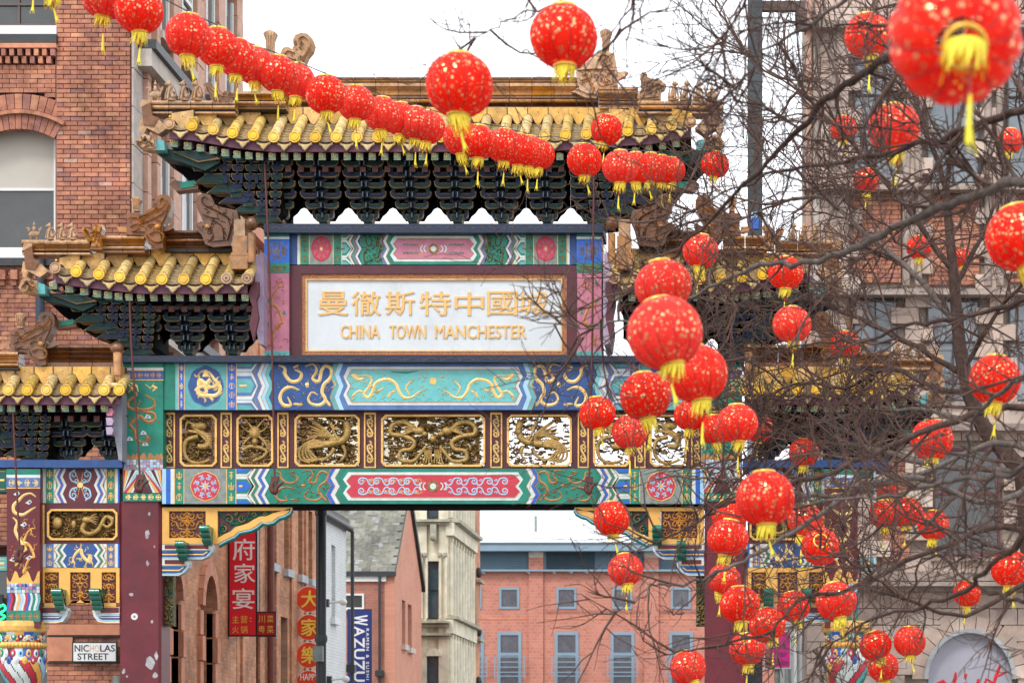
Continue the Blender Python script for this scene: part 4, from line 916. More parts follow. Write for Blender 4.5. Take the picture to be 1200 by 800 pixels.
    # ridge mouldings: list of (u0,u1,v_top,v_bot,profile)
    for (u0, u1, rows, Dr) in ridge:
        for (v0, v1, kind, m_) in rows:
            n_ = max(1, int(round((u1 - u0) / 27))); 
            for k in range(n_):
                a, b = u0 + (u1 - u0) * k / n_, u0 + (u1 - u0) * (k + 1) / n_ - .6; mb = MB(); s = Dr / F
                dv = 0
                if kind == 'roll':
                    r = (v1 - v0) / 2 * s; zc = VZ((v0 + v1) / 2, Dr); mb.lathe([(r, UX(a, Dr)), (r, UX(b, Dr))], (0, Dr + .0, zc), m_, 12, 'x')
                    mb.box(UX(a, Dr), UX(b, Dr), Dr, Dr + .3, zc - r * .95, zc + r * .8, m_)
                elif kind == 'flat': mb.pb(a, v0, b, v1, Dr + .02, .3, m_)
                elif kind == 'out': mb.pb(a, v0, b, v1, Dr - .05, .37, m_)
                else:
                    z0_, z1_ = VZ(v1, Dr), VZ(v0, Dr); yz = [(Dr + .35, z0_), (Dr - .04, z0_), (Dr + .03, z0_ + (z1_ - z0_) * .35), (Dr + .04, z0_ + (z1_ - z0_) * .6), (Dr - .03, z1_), (Dr + .35, z1_)]
                    mb.prismx(yz, UX(a, Dr), UX(b, Dr), m_)
                mb.build('ridge_tile', rf, mir)
    # rafters and eave board
    mb = MB()
    for i in range(n - 1):
        (ua, va), (ub, vb) = caps[i], caps[i + 1]; a = W(ua, va + 4, D0 + .05); b = W(ub, vb + 4, D0 + .05)
        h = 13 * D0 / F
        mb.add([tuple(a), tuple(b), (b.x, b.y, b.z - h), (a.x, a.y, a.z - h), (a.x, a.y + .05, a.z - h), (b.x, b.y + .05, b.z - h)], [(0, 1, 2, 3), (3, 2, 5, 4)], purple)
    e = mb.build('eave_board', rf, mir)
    mb1 = MB(); s = D0 / F
    for k, (u, v) in enumerate(raft):
        x, z = UX(u, D0), VZ(v, D0)
        def rf_(m_b, hw, y0, ln, z_, mm, mf):
            dz = ln * SL * .55
            vs = [(x - hw, y0, z_ - hw), (x + hw, y0, z_ - hw), (x + hw, y0, z_ + hw), (x - hw, y0, z_ + hw), (x - hw, y0 + ln, z_ - hw + dz), (x + hw, y0 + ln, z_ - hw + dz), (x + hw, y0 + ln, z_ + hw + dz), (x - hw, y0 + ln, z_ + hw + dz)]
            m_b.add(vs, [(1, 5, 6, 2), (0, 4, 7, 3), (0, 1, 5, 4), (3, 2, 6, 7)], mm)
            m_b.add(vs[:4], [(0, 1, 2, 3)], mf)
        q = MB(); rf_(q, 4.1 * s, D0 + .12, .8, z, lilac if k < 5 else maroon_d, mat('rafter_end_green', (.16, .22, .13), .5, .5, 30, dirt=.2)); q.rib([([(u - 2, v - 2), (u + 2, v - 2), (u + 2, v + 2), (u - 2, v + 2), (u - 2, v - 2)], .9), ([(u, v - 2), (u, v + 2)], .7)], D0 + .12, gold_p, .004)
        if k < 6: q.pb(u - 3, v + 3.2, u + 5, v + 5, D0 + .13, .3, teal)
        q.build('rafter', rf, mir)
        q = MB(); rf_(q, 3.4 * s, D0 + .42, .9, z - .035 * 1 - 6.5 * s, maroon_d, mat('lower_rafter_end', (.13, .045, .035), .6, .5, 20)); q.build('lower_rafter', rf, mir)
    # dark boards closing the soffit, carried back to the bracket sets
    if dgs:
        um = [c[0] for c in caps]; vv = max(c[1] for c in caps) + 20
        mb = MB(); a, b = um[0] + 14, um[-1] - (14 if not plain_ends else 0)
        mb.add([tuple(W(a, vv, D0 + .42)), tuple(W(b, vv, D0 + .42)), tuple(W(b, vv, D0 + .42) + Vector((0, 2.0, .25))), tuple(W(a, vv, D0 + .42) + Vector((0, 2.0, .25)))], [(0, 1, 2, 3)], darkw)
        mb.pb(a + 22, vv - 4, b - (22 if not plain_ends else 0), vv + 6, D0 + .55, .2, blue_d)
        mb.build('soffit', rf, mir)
        for (u, v) in dgs: inst('bracket_set', dgm, rf, fx(W(u, v, 40.0)))
    return rf
def trace(mb, pts, D, th, m, strokes=(), sm=None):
    mb.poly(pts, D, th, m)
    c = (sum(p[0] for p in pts) / len(pts), sum(p[1] for p in pts) / len(pts))
    inn = [(c[0] + (u - c[0]) * .8, c[1] + (v - c[1]) * .8) for u, v in pts]; mb.poly(inn, D - .035, th + .07, m)
    if strokes: mb.rib([(smooth(p, 3), w_) for p, w_ in strokes], D - .036, sm or m, .035)
    RR = random.Random(int(pts[0][0] * 13)); us = [p[0] for p in inn]; vs = [p[1] for p in inn]; st = []
    def inside(x, y):
        r = False
        for i in range(len(inn)):
            (xa, ya), (xb, yb) = inn[i - 1], inn[i]
            if (ya > y) != (yb > y) and x < (xb - xa) * (y - ya) / (yb - ya) + xa: r = not r
        return r
    for _ in range(260):
        x, y = RR.uniform(min(us), max(us)), RR.uniform(min(vs), max(vs))
        if inside(x, y) and len(st) < 26:
            if RR.random() < .5: st.append(spiral(x, y, RR.uniform(1.4, 3.4), RR.uniform(0, 6), 1, 1.1, 8, RR.choice((-1, 1))))
            else: q_ = RR.uniform(0, 6); st.append((arc(x, y, RR.uniform(2, 5), q_, q_ + 1.5, 5), [.3, 1.1, 1.4, 1.3, .9, .3]))
    mb.rib(st, D - .034, sm or m, .022)
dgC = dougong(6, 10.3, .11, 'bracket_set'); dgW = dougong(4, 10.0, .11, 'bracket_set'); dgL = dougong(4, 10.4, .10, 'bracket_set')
ROW = lambda a, b, k, m: (a, b, k, m)
# ---- central roof
DC = 38.95
cu = [198.5, 225, 250, 272.5, 297] + [321 + 24.4 * k for k in range(18)] + [763, 787, 809.6]
def cv(u):
    P_ = [(190, 145), (198.5, 145.5), (225, 147.5), (250, 152), (272, 156), (297, 159), (321, 161), (500, 161), (642, 160), (700, 157), (736, 153.5), (763, 152), (787, 147), (810, 143)]
    for (a, b), (c, d) in zip(P_, P_[1:]):
        if a <= u <= c: return b + (d - b) * (u - a) / (c - a)
    return 160
def ct(u):
    P_ = [(190, 142), (198.5, 142.5), (225, 140), (250, 138.5), (272, 137), (297, 136), (321, 135), (700, 135), (763, 137), (787, 138.5), (812, 140)]
    for (a, b), (c, d) in zip(P_, P_[1:]):
        if a <= u <= c: return b + (d - b) * (u - a) / (c - a)
    return 135
g1, g2 = glaze, glaze_d
raftC = [(202, 166), (218, 169), (233, 171.5), (248, 174), (262, 177), (276, 179), (290, 180.5)] + [(302.5 + 14.7 * k, 181.5) for k in range(28)] + [(728, 178), (744, 175), (760, 172), (776, 169), (792, 166)]
hipC = [(118, 123, 'roll', glaze_p), (123.5, 128.5, 'roll', glaze), (129, 131, 'flat', jointm), (131, 133, 'out', glaze_p)]
rfC = roof([(u, cv(u)) for u in cu], [ct(u) for u in cu], DC, [
    (172, 276, hipC, DC + .25),
    (276, 336, [(107, 110, 'out', glaze_p), (110.5, 118, 'flute', glaze), (118.5, 123, 'roll', glaze), (123.5, 128, 'flute', glaze_p), (128, 130, 'flat', jointm)], DC + .5),
    (336, 702, [(90.5, 92.5, 'out', glaze_d), (92.5, 97, 'roll', glaze), (97.5, 101, 'out', glaze_p), (101.5, 112, 'flute', glaze), (112.5, 115, 'out', glaze_d), (115.5, 121, 'roll', glaze), (121.5, 125.5, 'flute', glaze_d), (125.5, 128, 'out', glaze_p)], DC + .85),
    (702, 748, [(102, 105, 'out', glaze), (105.5, 112, 'roll', glaze), (112.5, 118, 'flute', glaze), (118.5, 123, 'roll', glaze_d), (123.5, 127, 'flat', glaze_p)], DC + .5),
    (748, 842, hipC, DC + .25)], raftC, None, 'central_roof', [(327 + 52.4 * k, 262) for k in range(8)], dgC, 40.5)
MXW = mpx(39.0, 505.5); MXL = mpx(39.0, 506.5)
# ---- upper wing roofs
DW = 38.95
wcap = [(65, 314), (89.5, 318.5), (116, 321.5), (140.5, 324.5), (165, 327), (190, 327.3), (215.5, 327.3), (241.5, 327.3), (266, 326.5), (290, 326.5)]
wtop = [311.5, 307.5, 304.5, 302.5, 301, 300.5, 300, 300, 300, 300]
wraft = [(60, 333), (79, 337), (96.5, 340), (111.5, 342.5), (124.5, 344), (137, 345.5), (149, 346.5)] + [(163 + 15.3 * k, 347) for k in range(9)]
wr = [(26, 106, [(281, 287, 'roll', glaze_p), (287.5, 294, 'flute', glaze), (294.5, 296, 'flat', jointm), (296, 298, 'out', glaze_p)], DW + .2),
      (118, 170, [(276, 281.5, 'roll', glaze), (282, 287.5, 'flute', glaze), (288, 293, 'roll', glaze), (293.5, 296, 'out', glaze_d)], DW + .35),
      (193, 273, [(270, 272.5, 'out', glaze_d), (273, 279, 'flute', glaze_d), (279.5, 284, 'roll', glaze_d), (284.5, 291, 'flute', glaze_d), (291, 295, 'out', jointm)], DW + .6)]
rfW = roof(wcap, wtop, DW, wr, wraft, None, 'upper_wing_roof', [(170, 416), (222, 416), (274, 416)], dgW, 40.5, (1,))
rfW2 = roof(wcap, wtop, DW, wr, wraft, MXW, 'upper_wing_roof', [(170, 416), (222, 416), (274, 416)], dgW, 40.5, (1,))
# ---- lower wing roofs
DL = 38.95
lcap = [(-58, 446), (-34, 451), (-11, 455.5), (10, 457), (32.3, 457), (54.8, 457), (77.3, 457), (100, 457), (122.3, 457), (140, 457)]
ltop = [443.5, 441, 439, 438.5, 438.5, 438.5, 438.5, 438.5, 438.5, 438.5]
lraft = [(-60, 465), (-46, 469), (-32, 472.5), (-18, 475), (-4, 476.5), (11, 477), (26.5, 477), (42.3, 477), (58, 477), (74, 477), (89.5, 477), (105, 477), (120.5, 477)]
lr = [(-90, -24, [(419, 424, 'roll', glaze_p), (424.5, 429.5, 'flute', glaze), (430, 433, 'out', glaze_p)], DL + .2),
      (-24, 22, [(412, 417.5, 'roll', glaze), (418, 424.5, 'flute', glaze), (425, 430, 'roll', glaze), (430.5, 433, 'out', jointm)], DL + .3),
      (55, 136, [(404, 407, 'out', glaze_d), (407.5, 413, 'flute', glaze_d), (413.5, 418.5, 'flute', glaze_d), (419, 424, 'flute', glaze_d), (424.5, 430, 'out', glaze_d), (431, 433, 'out', jointm)], DL + .45)]
rfL = roof(lcap, ltop, DL, lr, lraft, None, 'lower_wing_roof', [(-9, 539), (38, 539), (84, 539), (130, 539)], dgL, 40.5, (1,))
rfL2 = roof(lcap, ltop, DL, lr, lraft, MXL, 'lower_wing_roof', [(-9, 539), (38, 539), (84, 539), (130, 539)], dgL, 40.5, (1,))

# ---- ridge ornaments
def fan(u0, v0, u1, v1, D, par, mir=None):
    mb = MB(); c = (u0 + u1) / 2; w_ = (u1 - u0) / 2
    mb.poly([(c - w_ * .55, v1), (c - w_ * .6, v0 + (v1 - v0) * .45), (c - w_, v0 + 3), (c - w_ * .5, v0), (c, v0 - 1), (c + w_ * .5, v0), (c + w_, v0 + 3), (c + w_ * .6, v0 + (v1 - v0) * .45), (c + w_ * .55, v1)], D, .14, glaze_p)
    mb.rib([([(c + k * w_ * .5, v0 + 1.5), (c + k * w_ * .3, v1 - 2)], [2, 1]) for k in (-1.3, -.45, .45, 1.3)], D, glaze_p, .02)
    mb.build('ridge_fan', par, mir)
def chiwen_a(f, D, par, mir=None):
    """roof-ridge beast with curled tail; f maps zoom coordinates to px"""
    pts = [(590, 300), (598, 255), (592, 200), (640, 195), (665, 208), (700, 180), (735, 162), (727, 138), (740, 117), (765, 110), (790, 116), (803, 140), (803, 170), (788, 212), (768, 250), (758, 300), (765, 360), (735, 366), (700, 345), (670, 302)]
    mb = MB(); st = [([(655, 240), (700, 205), (755, 175), (775, 150), (765, 130), (750, 140), (755, 155)], [8, 10, 9, 8, 6, 5, 3]), ([(650, 255), (720, 225), (770, 195), (792, 150)], [3, 5, 5, 3]), ([(660, 215), (700, 200), (740, 175)], [3, 4, 3]),
              ([(690, 260), (720, 250), (752, 262)], [4, 9, 3]), ([(700, 300), (730, 285), (765, 300), (755, 330), (720, 335)], [6, 9, 8, 8, 3]), ([(600, 225), (640, 220), (655, 240)], [4, 6, 4]), ([(610, 265), (640, 250), (650, 275), (625, 285)], [4, 5, 5, 2]), ([(680, 275), (690, 320), (720, 350)], [5, 7, 4])]
    trace(mb, [f(*p) for p in pts], D, .22, glaze_d, [([f(*q) for q in p], [x * .25 for x in smooth1(w_, len(p))]) for p, w_ in st], glaze)
    mb.poly([f(*p) for p in ((755, 275), (770, 262), (800, 252), (815, 255), (812, 270), (790, 280), (765, 285))], D + .05, .12, glaze_d)
    mb.poly([f(*p) for p in ((545, 262), (590, 262), (595, 290), (560, 285))], D + .02, .12, glaze)
    mb.ell(W(*f(738, 262), D - .05), (.05, .03, .04), glaze, 8, 5)
    mb.build('ridge_beast', par, mir)
def smooth1(w_, n):
    out = []
    for i in range(n - 1):
        for j in range(3): out.append(w_[i] + (w_[i + 1] - w_[i]) * j / 3)
    return out + [w_[-1]]
def chiwen_b(f, D, par, mir=None):
    pts = [(905, 262), (930, 242), (958, 250), (945, 222), (926, 180), (916, 140), (928, 115), (955, 106), (985, 114), (998, 135), (1005, 158), (1040, 172), (1110, 186), (1120, 230), (1104, 270), (1082, 350), (1000, 358), (962, 345), (945, 300)]
    st = [([(1080, 230), (1020, 190), (965, 165), (945, 140), (960, 122), (975, 135)], [7, 9, 9, 8, 5, 3]), ([(955, 260), (985, 275), (1000, 310), (975, 335)], [6, 9, 7, 4]), ([(1010, 240), (1040, 260), (1050, 320)], [5, 8, 5]), ([(1060, 210), (1080, 260), (1070, 330)], [4, 6, 4]), ([(950, 205), (990, 220), (1030, 225)], [3, 5, 3])]
    mb = MB(); trace(mb, [f(*p) for p in pts], D, .22, glaze_d, [([f(*q) for q in p], [x * .25 for x in smooth1(w_, len(p))]) for p, w_ in st], glaze_d)
    mb.ell(W(*f(972, 262), D - .05), (.05, .03, .04), glaze, 8, 5)
    mb.build('ridge_beast', par, mir)
for par, mir in ((rfW, None), (rfW2, MXW)):
    f = lambda x, y: (x / 4, 200 + y / 4)
    chiwen_a(f, DW + .3, par, mir); fan(153, 231, 165, 247, DW + .35, par, mir); chiwen_b(f, DW + .45, par, mir)
    mb = MB()                                            # stepped gable-end ridge stack
    for a in ((274, 257, 287, 276), (272.5, 276, 289, 296), (270.5, 296, 291, 299), (269, 299.5, 292, 306), (271, 306, 290, 315)): mb.pb(*a, DW + .1, .3, glaze if a[1] > 270 else glaze_p)
    mb.tube([(UX(295, DW + .1), DW + .1, VZ(272, DW)), (UX(295, DW + .1), DW + .1, VZ(306, DW))], .06, glaze, 10); mb.ell(W(295, 262, DW + .1), (.10, .1, .11), glaze_d, 10, 6)
    mb.build('gable_ridge', par, mir)
    for u in (266, 290):
        mb = MB()
        for r, y, m_ in ((6.6, -.05, glaze_p), (4.6, -.055, glaze_d), (3.6, -.06, glaze_p), (1.6, -.065, glaze_d)): mb.lathe([(r * DW / F, .05), (r * DW / F, y)], W(u, 326.5, DW), m_, 16, 'y', False)
        mb.build('clay_end_disc', par, mir)
    mb = MB(); mb.poly([(298, 300), (309, 296), (309, 404), (303, 402), (300, 380), (302, 360), (299, 345)], 39.3, 1.1, lilac)
    mb.poly([(296, 330), (303, 330), (303, 345), (300, 352), (303, 372), (297, 400), (292, 380), (296, 360), (291, 345)], DW + .12, .1, maroon_d); mb.build('gable_board', par, mir)
    for u, k in ((40, 1), (59, 0), (73, 0), (85, 0)):
        p = W(u, 281, DW + .2); p.x = 2 * mir - p.x if mir else p.x; o = inst('roof_figure', RID if k else FIG, par, p, scale=(.82, .82, .82) if not k else (.8, .8, .8))
        o.rotation_euler.z = (-.9 if not mir else .9) if not k else (0 if not mir else pi)
    mb = MB(); D = DW + .2
    trace(mb, [(95, 269), (97, 266), (103, 272), (107, 280), (108, 268), (113, 263), (119, 263), (120, 268), (117, 276), (118, 284), (119, 292), (106, 292), (107, 284), (101, 281)], D, .2, glaze, [([(112, 266), (112, 276), (110, 284)], [4, 4, 3, 3, 3, 3, 2]), ([(97, 269), (101, 275), (106, 283)], [1, 2, 3, 3, 3, 3, 3])], glaze)
    mb.build('winged_beast', par, mir)
for par, mir in ((rfL, None), (rfL2, MXL)):
    f = lambda x, y: (x / 4 - 137, 200 + y / 4 + 137)
    chiwen_a(f, DL + .3, par, mir); fan(17, 367, 29, 384, DL + .35, par, mir)
    mb = MB(); D = DL + .2
    mb.tube([(UX(138, D), D, VZ(413, D)), (UX(138, D), D, VZ(440, D))], .07, glaze, 10); mb.ell(W(137, 408, D), (.11, .1, .09), glaze_d, 10, 6); mb.tube([(UX(128, D), D - .02, VZ(452, D)), (UX(142, D), D, VZ(452, D))], .05, tileP, 8)
    mb.build('gable_ridge', par, mir)
    mb = MB(); mb.poly([(131, 462), (143, 452), (143, 540), (139, 538), (136, 520), (132, 500)], 39.3, 1.1, mat('gable_grey', (.27, .28, .33), .6, .15, 5))
    for k in range(4): mb.poly([(124, 467 + 11 * k), (131, 467 + 11 * k), (133, 471 + 11 * k), (131, 476 + 11 * k), (125, 476 + 11 * k)], DL + .15, .12, lilac if k > 1 else pink_p)
    mb.build('gable_board', par, mir)
    for u, k in ((-78, 1), (-62, 0), (-48, 0), (-35, 0)):
        p = W(u, 419, DL + .2); p.x = 2 * mir - p.x if mir else p.x; o = inst('roof_figure', RID if k else FIG, par, p, scale=(.8, .8, .8)); o.rotation_euler.z = (-.9 if not mir else .9) if not k else (0 if not mir else pi)
# central ridge: fans and beasts
fan(308, 36, 324, 62, DC + .8, rfC)
mb = MB(); mb.poly([(311, 61), (321, 61), (326, 75), (332, 84), (345, 95), (345, 112), (300, 112), (304, 92), (308, 78)], DC + .75, .2, glaze_p); mb.build('ridge_beast_neck', rfC)
mb = MB(); f = lambda x, y: (300 + x / 4, y / 4)
trace(mb, [f(*p) for p in ((120, 235), (130, 222), (150, 220), (170, 230), (178, 212), (172, 190), (182, 165), (210, 154), (240, 158), (262, 178), (270, 205), (262, 235), (240, 262), (226, 296), (220, 330), (225, 440), (100, 440), (60, 380), (70, 300), (110, 270))], DC + .7, .22, glaze_p, [([f(210, 280), (f(240, 240)), f(250, 200), f(225, 172), f(200, 185), f(208, 205)], [2.5] * 16), ([f(130, 260), f(150, 240), f(180, 250)], [1.6] * 7)], glaze_p)
mb.build('ridge_beast', rfC)
fan(702.5, 34.5, 717, 60, DC + .8, rfC)
mb = MB(); f = lambda x, y: (640 + x / 5.4545, 30 + y / 5.4545)
trace(mb, [f(*p) for p in ((190, 300), (200, 262), (260, 235), (300, 200), (345, 168), (400, 165), (438, 185), (452, 270), (455, 380), (380, 400), (340, 420), (320, 465), (250, 460), (190, 430), (160, 425), (215, 400), (195, 350))], DC + .7, .22, glaze_p,
      [([f(330, 225), f(360, 190), f(400, 200), f(415, 240), (f(380, 265)), f(350, 240), f(370, 215)], [2.2] * 19), ([f(200, 290), f(280, 280), f(350, 280), f(440, 290)], [2, 2, 3, 3, 3, 2, 2, 2, 2, 2]), ([f(230, 320), f(260, 310), f(250, 345), f(215, 350)], [2] * 10), ([f(380, 330), f(400, 305), f(430, 320), f(440, 370)], [2.4] * 10), ([f(290, 310), f(280, 350), f(300, 400), f(290, 440)], [3] * 10), ([f(330, 320), f(330, 360), f(350, 390)], [2.4] * 7)], glaze)
mb.poly([f(*p) for p in ((455, 298), (500, 292), (525, 298), (500, 325), (460, 345))], DC + .72, .12, glaze_p)
mb.build('ridge_beast', rfC)
mb = MB(); trace(mb, [f(*p) for p in ((600, 320), (615, 298), (640, 305), (650, 330), (690, 345), (720, 340), (745, 360), (765, 375), (755, 400), (735, 410), (730, 470), (640, 480), (600, 480), (580, 460), (610, 400))], DC + .25, .2, glaze, [([f(620, 320), f(640, 380), f(620, 450)], [3, 3, 3, 3, 3, 3, 3]), ([f(680, 360), f(700, 400), f(690, 450)], [3] * 7), ([f(720, 370), f(745, 385)], [3] * 4)], glaze_p); mb.build('crouching_beast', rfC)
mb = MB(); trace(mb, [(238, 99), (244, 96), (252, 104), (258, 111), (266, 106), (274, 109), (277, 117), (276, 122), (248, 121), (246, 112)], DC + .25, .2, glaze_d, [([(246, 101), (253, 109), (262, 113)], [2] * 7)], glaze_p); mb.build('crouching_beast', rfC)
for u, k, r in ((182, 1, 0), (200, 0, -.9), (216, 0, -.9), (231, 0, -.9), (834, 1, pi), (818, 0, .9), (803, 0, .9), (789, 0, .9)):
    inst('roof_figure', RID if k else FIG, rfC, W(u, 118.5, DC + .25), rot=(0, 0, r), scale=(1, 1, 1) if not k else (.85, .85, .9))
# corner tips: beast-headed hip rafters and the bracket mass under each corner
def corner(f, D, par, mir=None, hgt=1.0):
    mb = MB(); P = [f(*p) for p in ((159, 169), (163, 160), (170, 157), (176, 160), (183, 161), (182, 176), (172, 176), (164, 173))]
    trace(mb, P, D, .22, glaze_p, [([f(163, 168), f(170, 163), f(178, 168)], [2] * 7), ([f(168, 173), f(175, 170)], [2] * 4)], glaze_p); mb.ell(W(*f(170, 163), D - .05), (.03, .03, .03), jointm, 6, 4)
    mb.build('hip_beast', par, mir)
    mb = MB(); mb.poly([f(*p) for p in ((182, 163), (192, 165), (193, 176), (182, 176))], D + .02, .3, teal)
    mb.poly([f(*p) for p in ((166, 125), (176, 120), (178, 135), (186, 138), (180, 148), (168, 146))], D + .1, .25, glaze_d)
    mb.poly([f(*p) for p in ((165, 138), (186, 140), (196, 150), (186, 157), (172, 150), (167, 160), (163, 150))], D + .12, .25, glaze_p)
    mb.poly([f(*p) for p in ((166, 117), (176, 117), (178, 131), (171, 131), (164, 124))], D + .15, .3, glaze_p)
    mb.build('hip_end', par, mir)
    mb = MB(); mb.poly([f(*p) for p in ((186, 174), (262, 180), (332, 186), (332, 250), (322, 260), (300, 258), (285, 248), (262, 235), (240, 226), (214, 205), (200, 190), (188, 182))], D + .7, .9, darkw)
    mb.poly([f(*p) for p in ((176, 173), (206, 176), (258, 190), (240, 200), (214, 190), (190, 184))], D + .25, .4, bk_g)
    mb.poly([f(*p) for p in ((203, 178), (232, 190), (258, 186), (238, 176))], D + .2, .05, bk_l); mb.poly([f(*p) for p in ((205, 178), (232, 188), (253, 184), (236, 177))], D + .18, .05, bk_g)
    mb.poly([f(*p) for p in ((198, 216), (204, 211), (214, 213), (232, 214), (232, 221), (206, 224))], D + .5, .25, glaze_d); mb.poly([f(*p) for p in ((210, 214), (228, 211), (230, 218), (212, 221))], D + .48, .1, green)
    for k in range(5):
        tu, tv = 229 + 14.5 * k, 214 + 11.6 * k - (0 if k else 0)
        body = [(tu, tv), (tu + 12, tv - 9), (tu + 34, tv - 10), (tu + 42, tv - 2), (tu + 30, tv)]
        if tu + 42 > 345: body = [(min(a, 340), b) for a, b in body]
        big = [(a + (-2.5 if a < tu + 5 else 1.2), b + (-1.2 if b < tv - 4 else 1.2)) for a, b in body]
        mb.poly([f(*p) for p in big], D + .45 + .06 * k, .05, bk_l); mb.poly([f(*p) for p in body], D + .42 + .06 * k, .05, (bk_g, bk_g, bk_b)[k % 3])
        mb.poly([f(*p) for p in [(tu + 6, tv + 1.5), (tu + 30, tv + 1.5), (tu + 34, tv + 5), (tu + 12, tv + 5)]], D + .6 + .06 * k, .1, bk_l)
    RR = random.Random(9)
    for j in range(7):
        v = 188 + j * 10.4; uL = 214 + max(0, (v - 190)) * 1.42
        u = uL + 6
        while u < 326:
            wd = 8.5; bo = [(u - wd * .5, v + 1), (u + wd * .5, v + 1), (u + wd * .72, v - 2), (u + wd * .72, v - 4.6), (u - wd * .72, v - 4.6), (u - wd * .72, v - 2)]
            bg_ = [(u + (a - u) * 1.14, v - 1.8 + (b_ - v + 1.8) * 1.3) for a, b_ in bo]; dq = D + .30 + .05 * j + RR.uniform(0, .03)
            mb.poly([f(*p) for p in bg_], dq + .02, .04, bk_l); mb.poly([f(*p) for p in bo], dq, .06, (bk_g, bk_b)[(j + int(u)) % 2]); mb.poly([f(u - 1.4, v - 5), f(u + 1.4, v - 5), f(u + 1.4, v - 9.5), f(u - 1.4, v - 9.5)], dq - .03, .08, bk_b)
            u += 15.5
    for k in range(3):
        for j in range(2):
            u, v = 262 + 18 * k, 190 + 14 * j; mb.poly([f(*p) for p in ((u, v), (u + 5, v), (u + 4, v + 11), (u + 1, v + 11))], D + .40, .1, bk_b)
    mb.build('corner_brackets', par, mir)
idn = lambda u, v: (u, v)
corner(idn, DC, rfC)
corner(idn, DC, rfC, mpx(DC, 504))
fw = lambda u, v: ((u - 165) * .93 + 27, (v - 172) * .84 + 341 if v > 172 else (v - 172) + 340)
corner(fw, DW, rfW); corner(fw, DW, rfW2, MXW)
fl_ = lambda u, v: ((u - 165) * .9 - 91, (v - 172) * .8 + 471 if v > 172 else (v - 172) + 470)
corner(fl_, DL, rfL); corner(fl_, DL, rfL2, MXL)

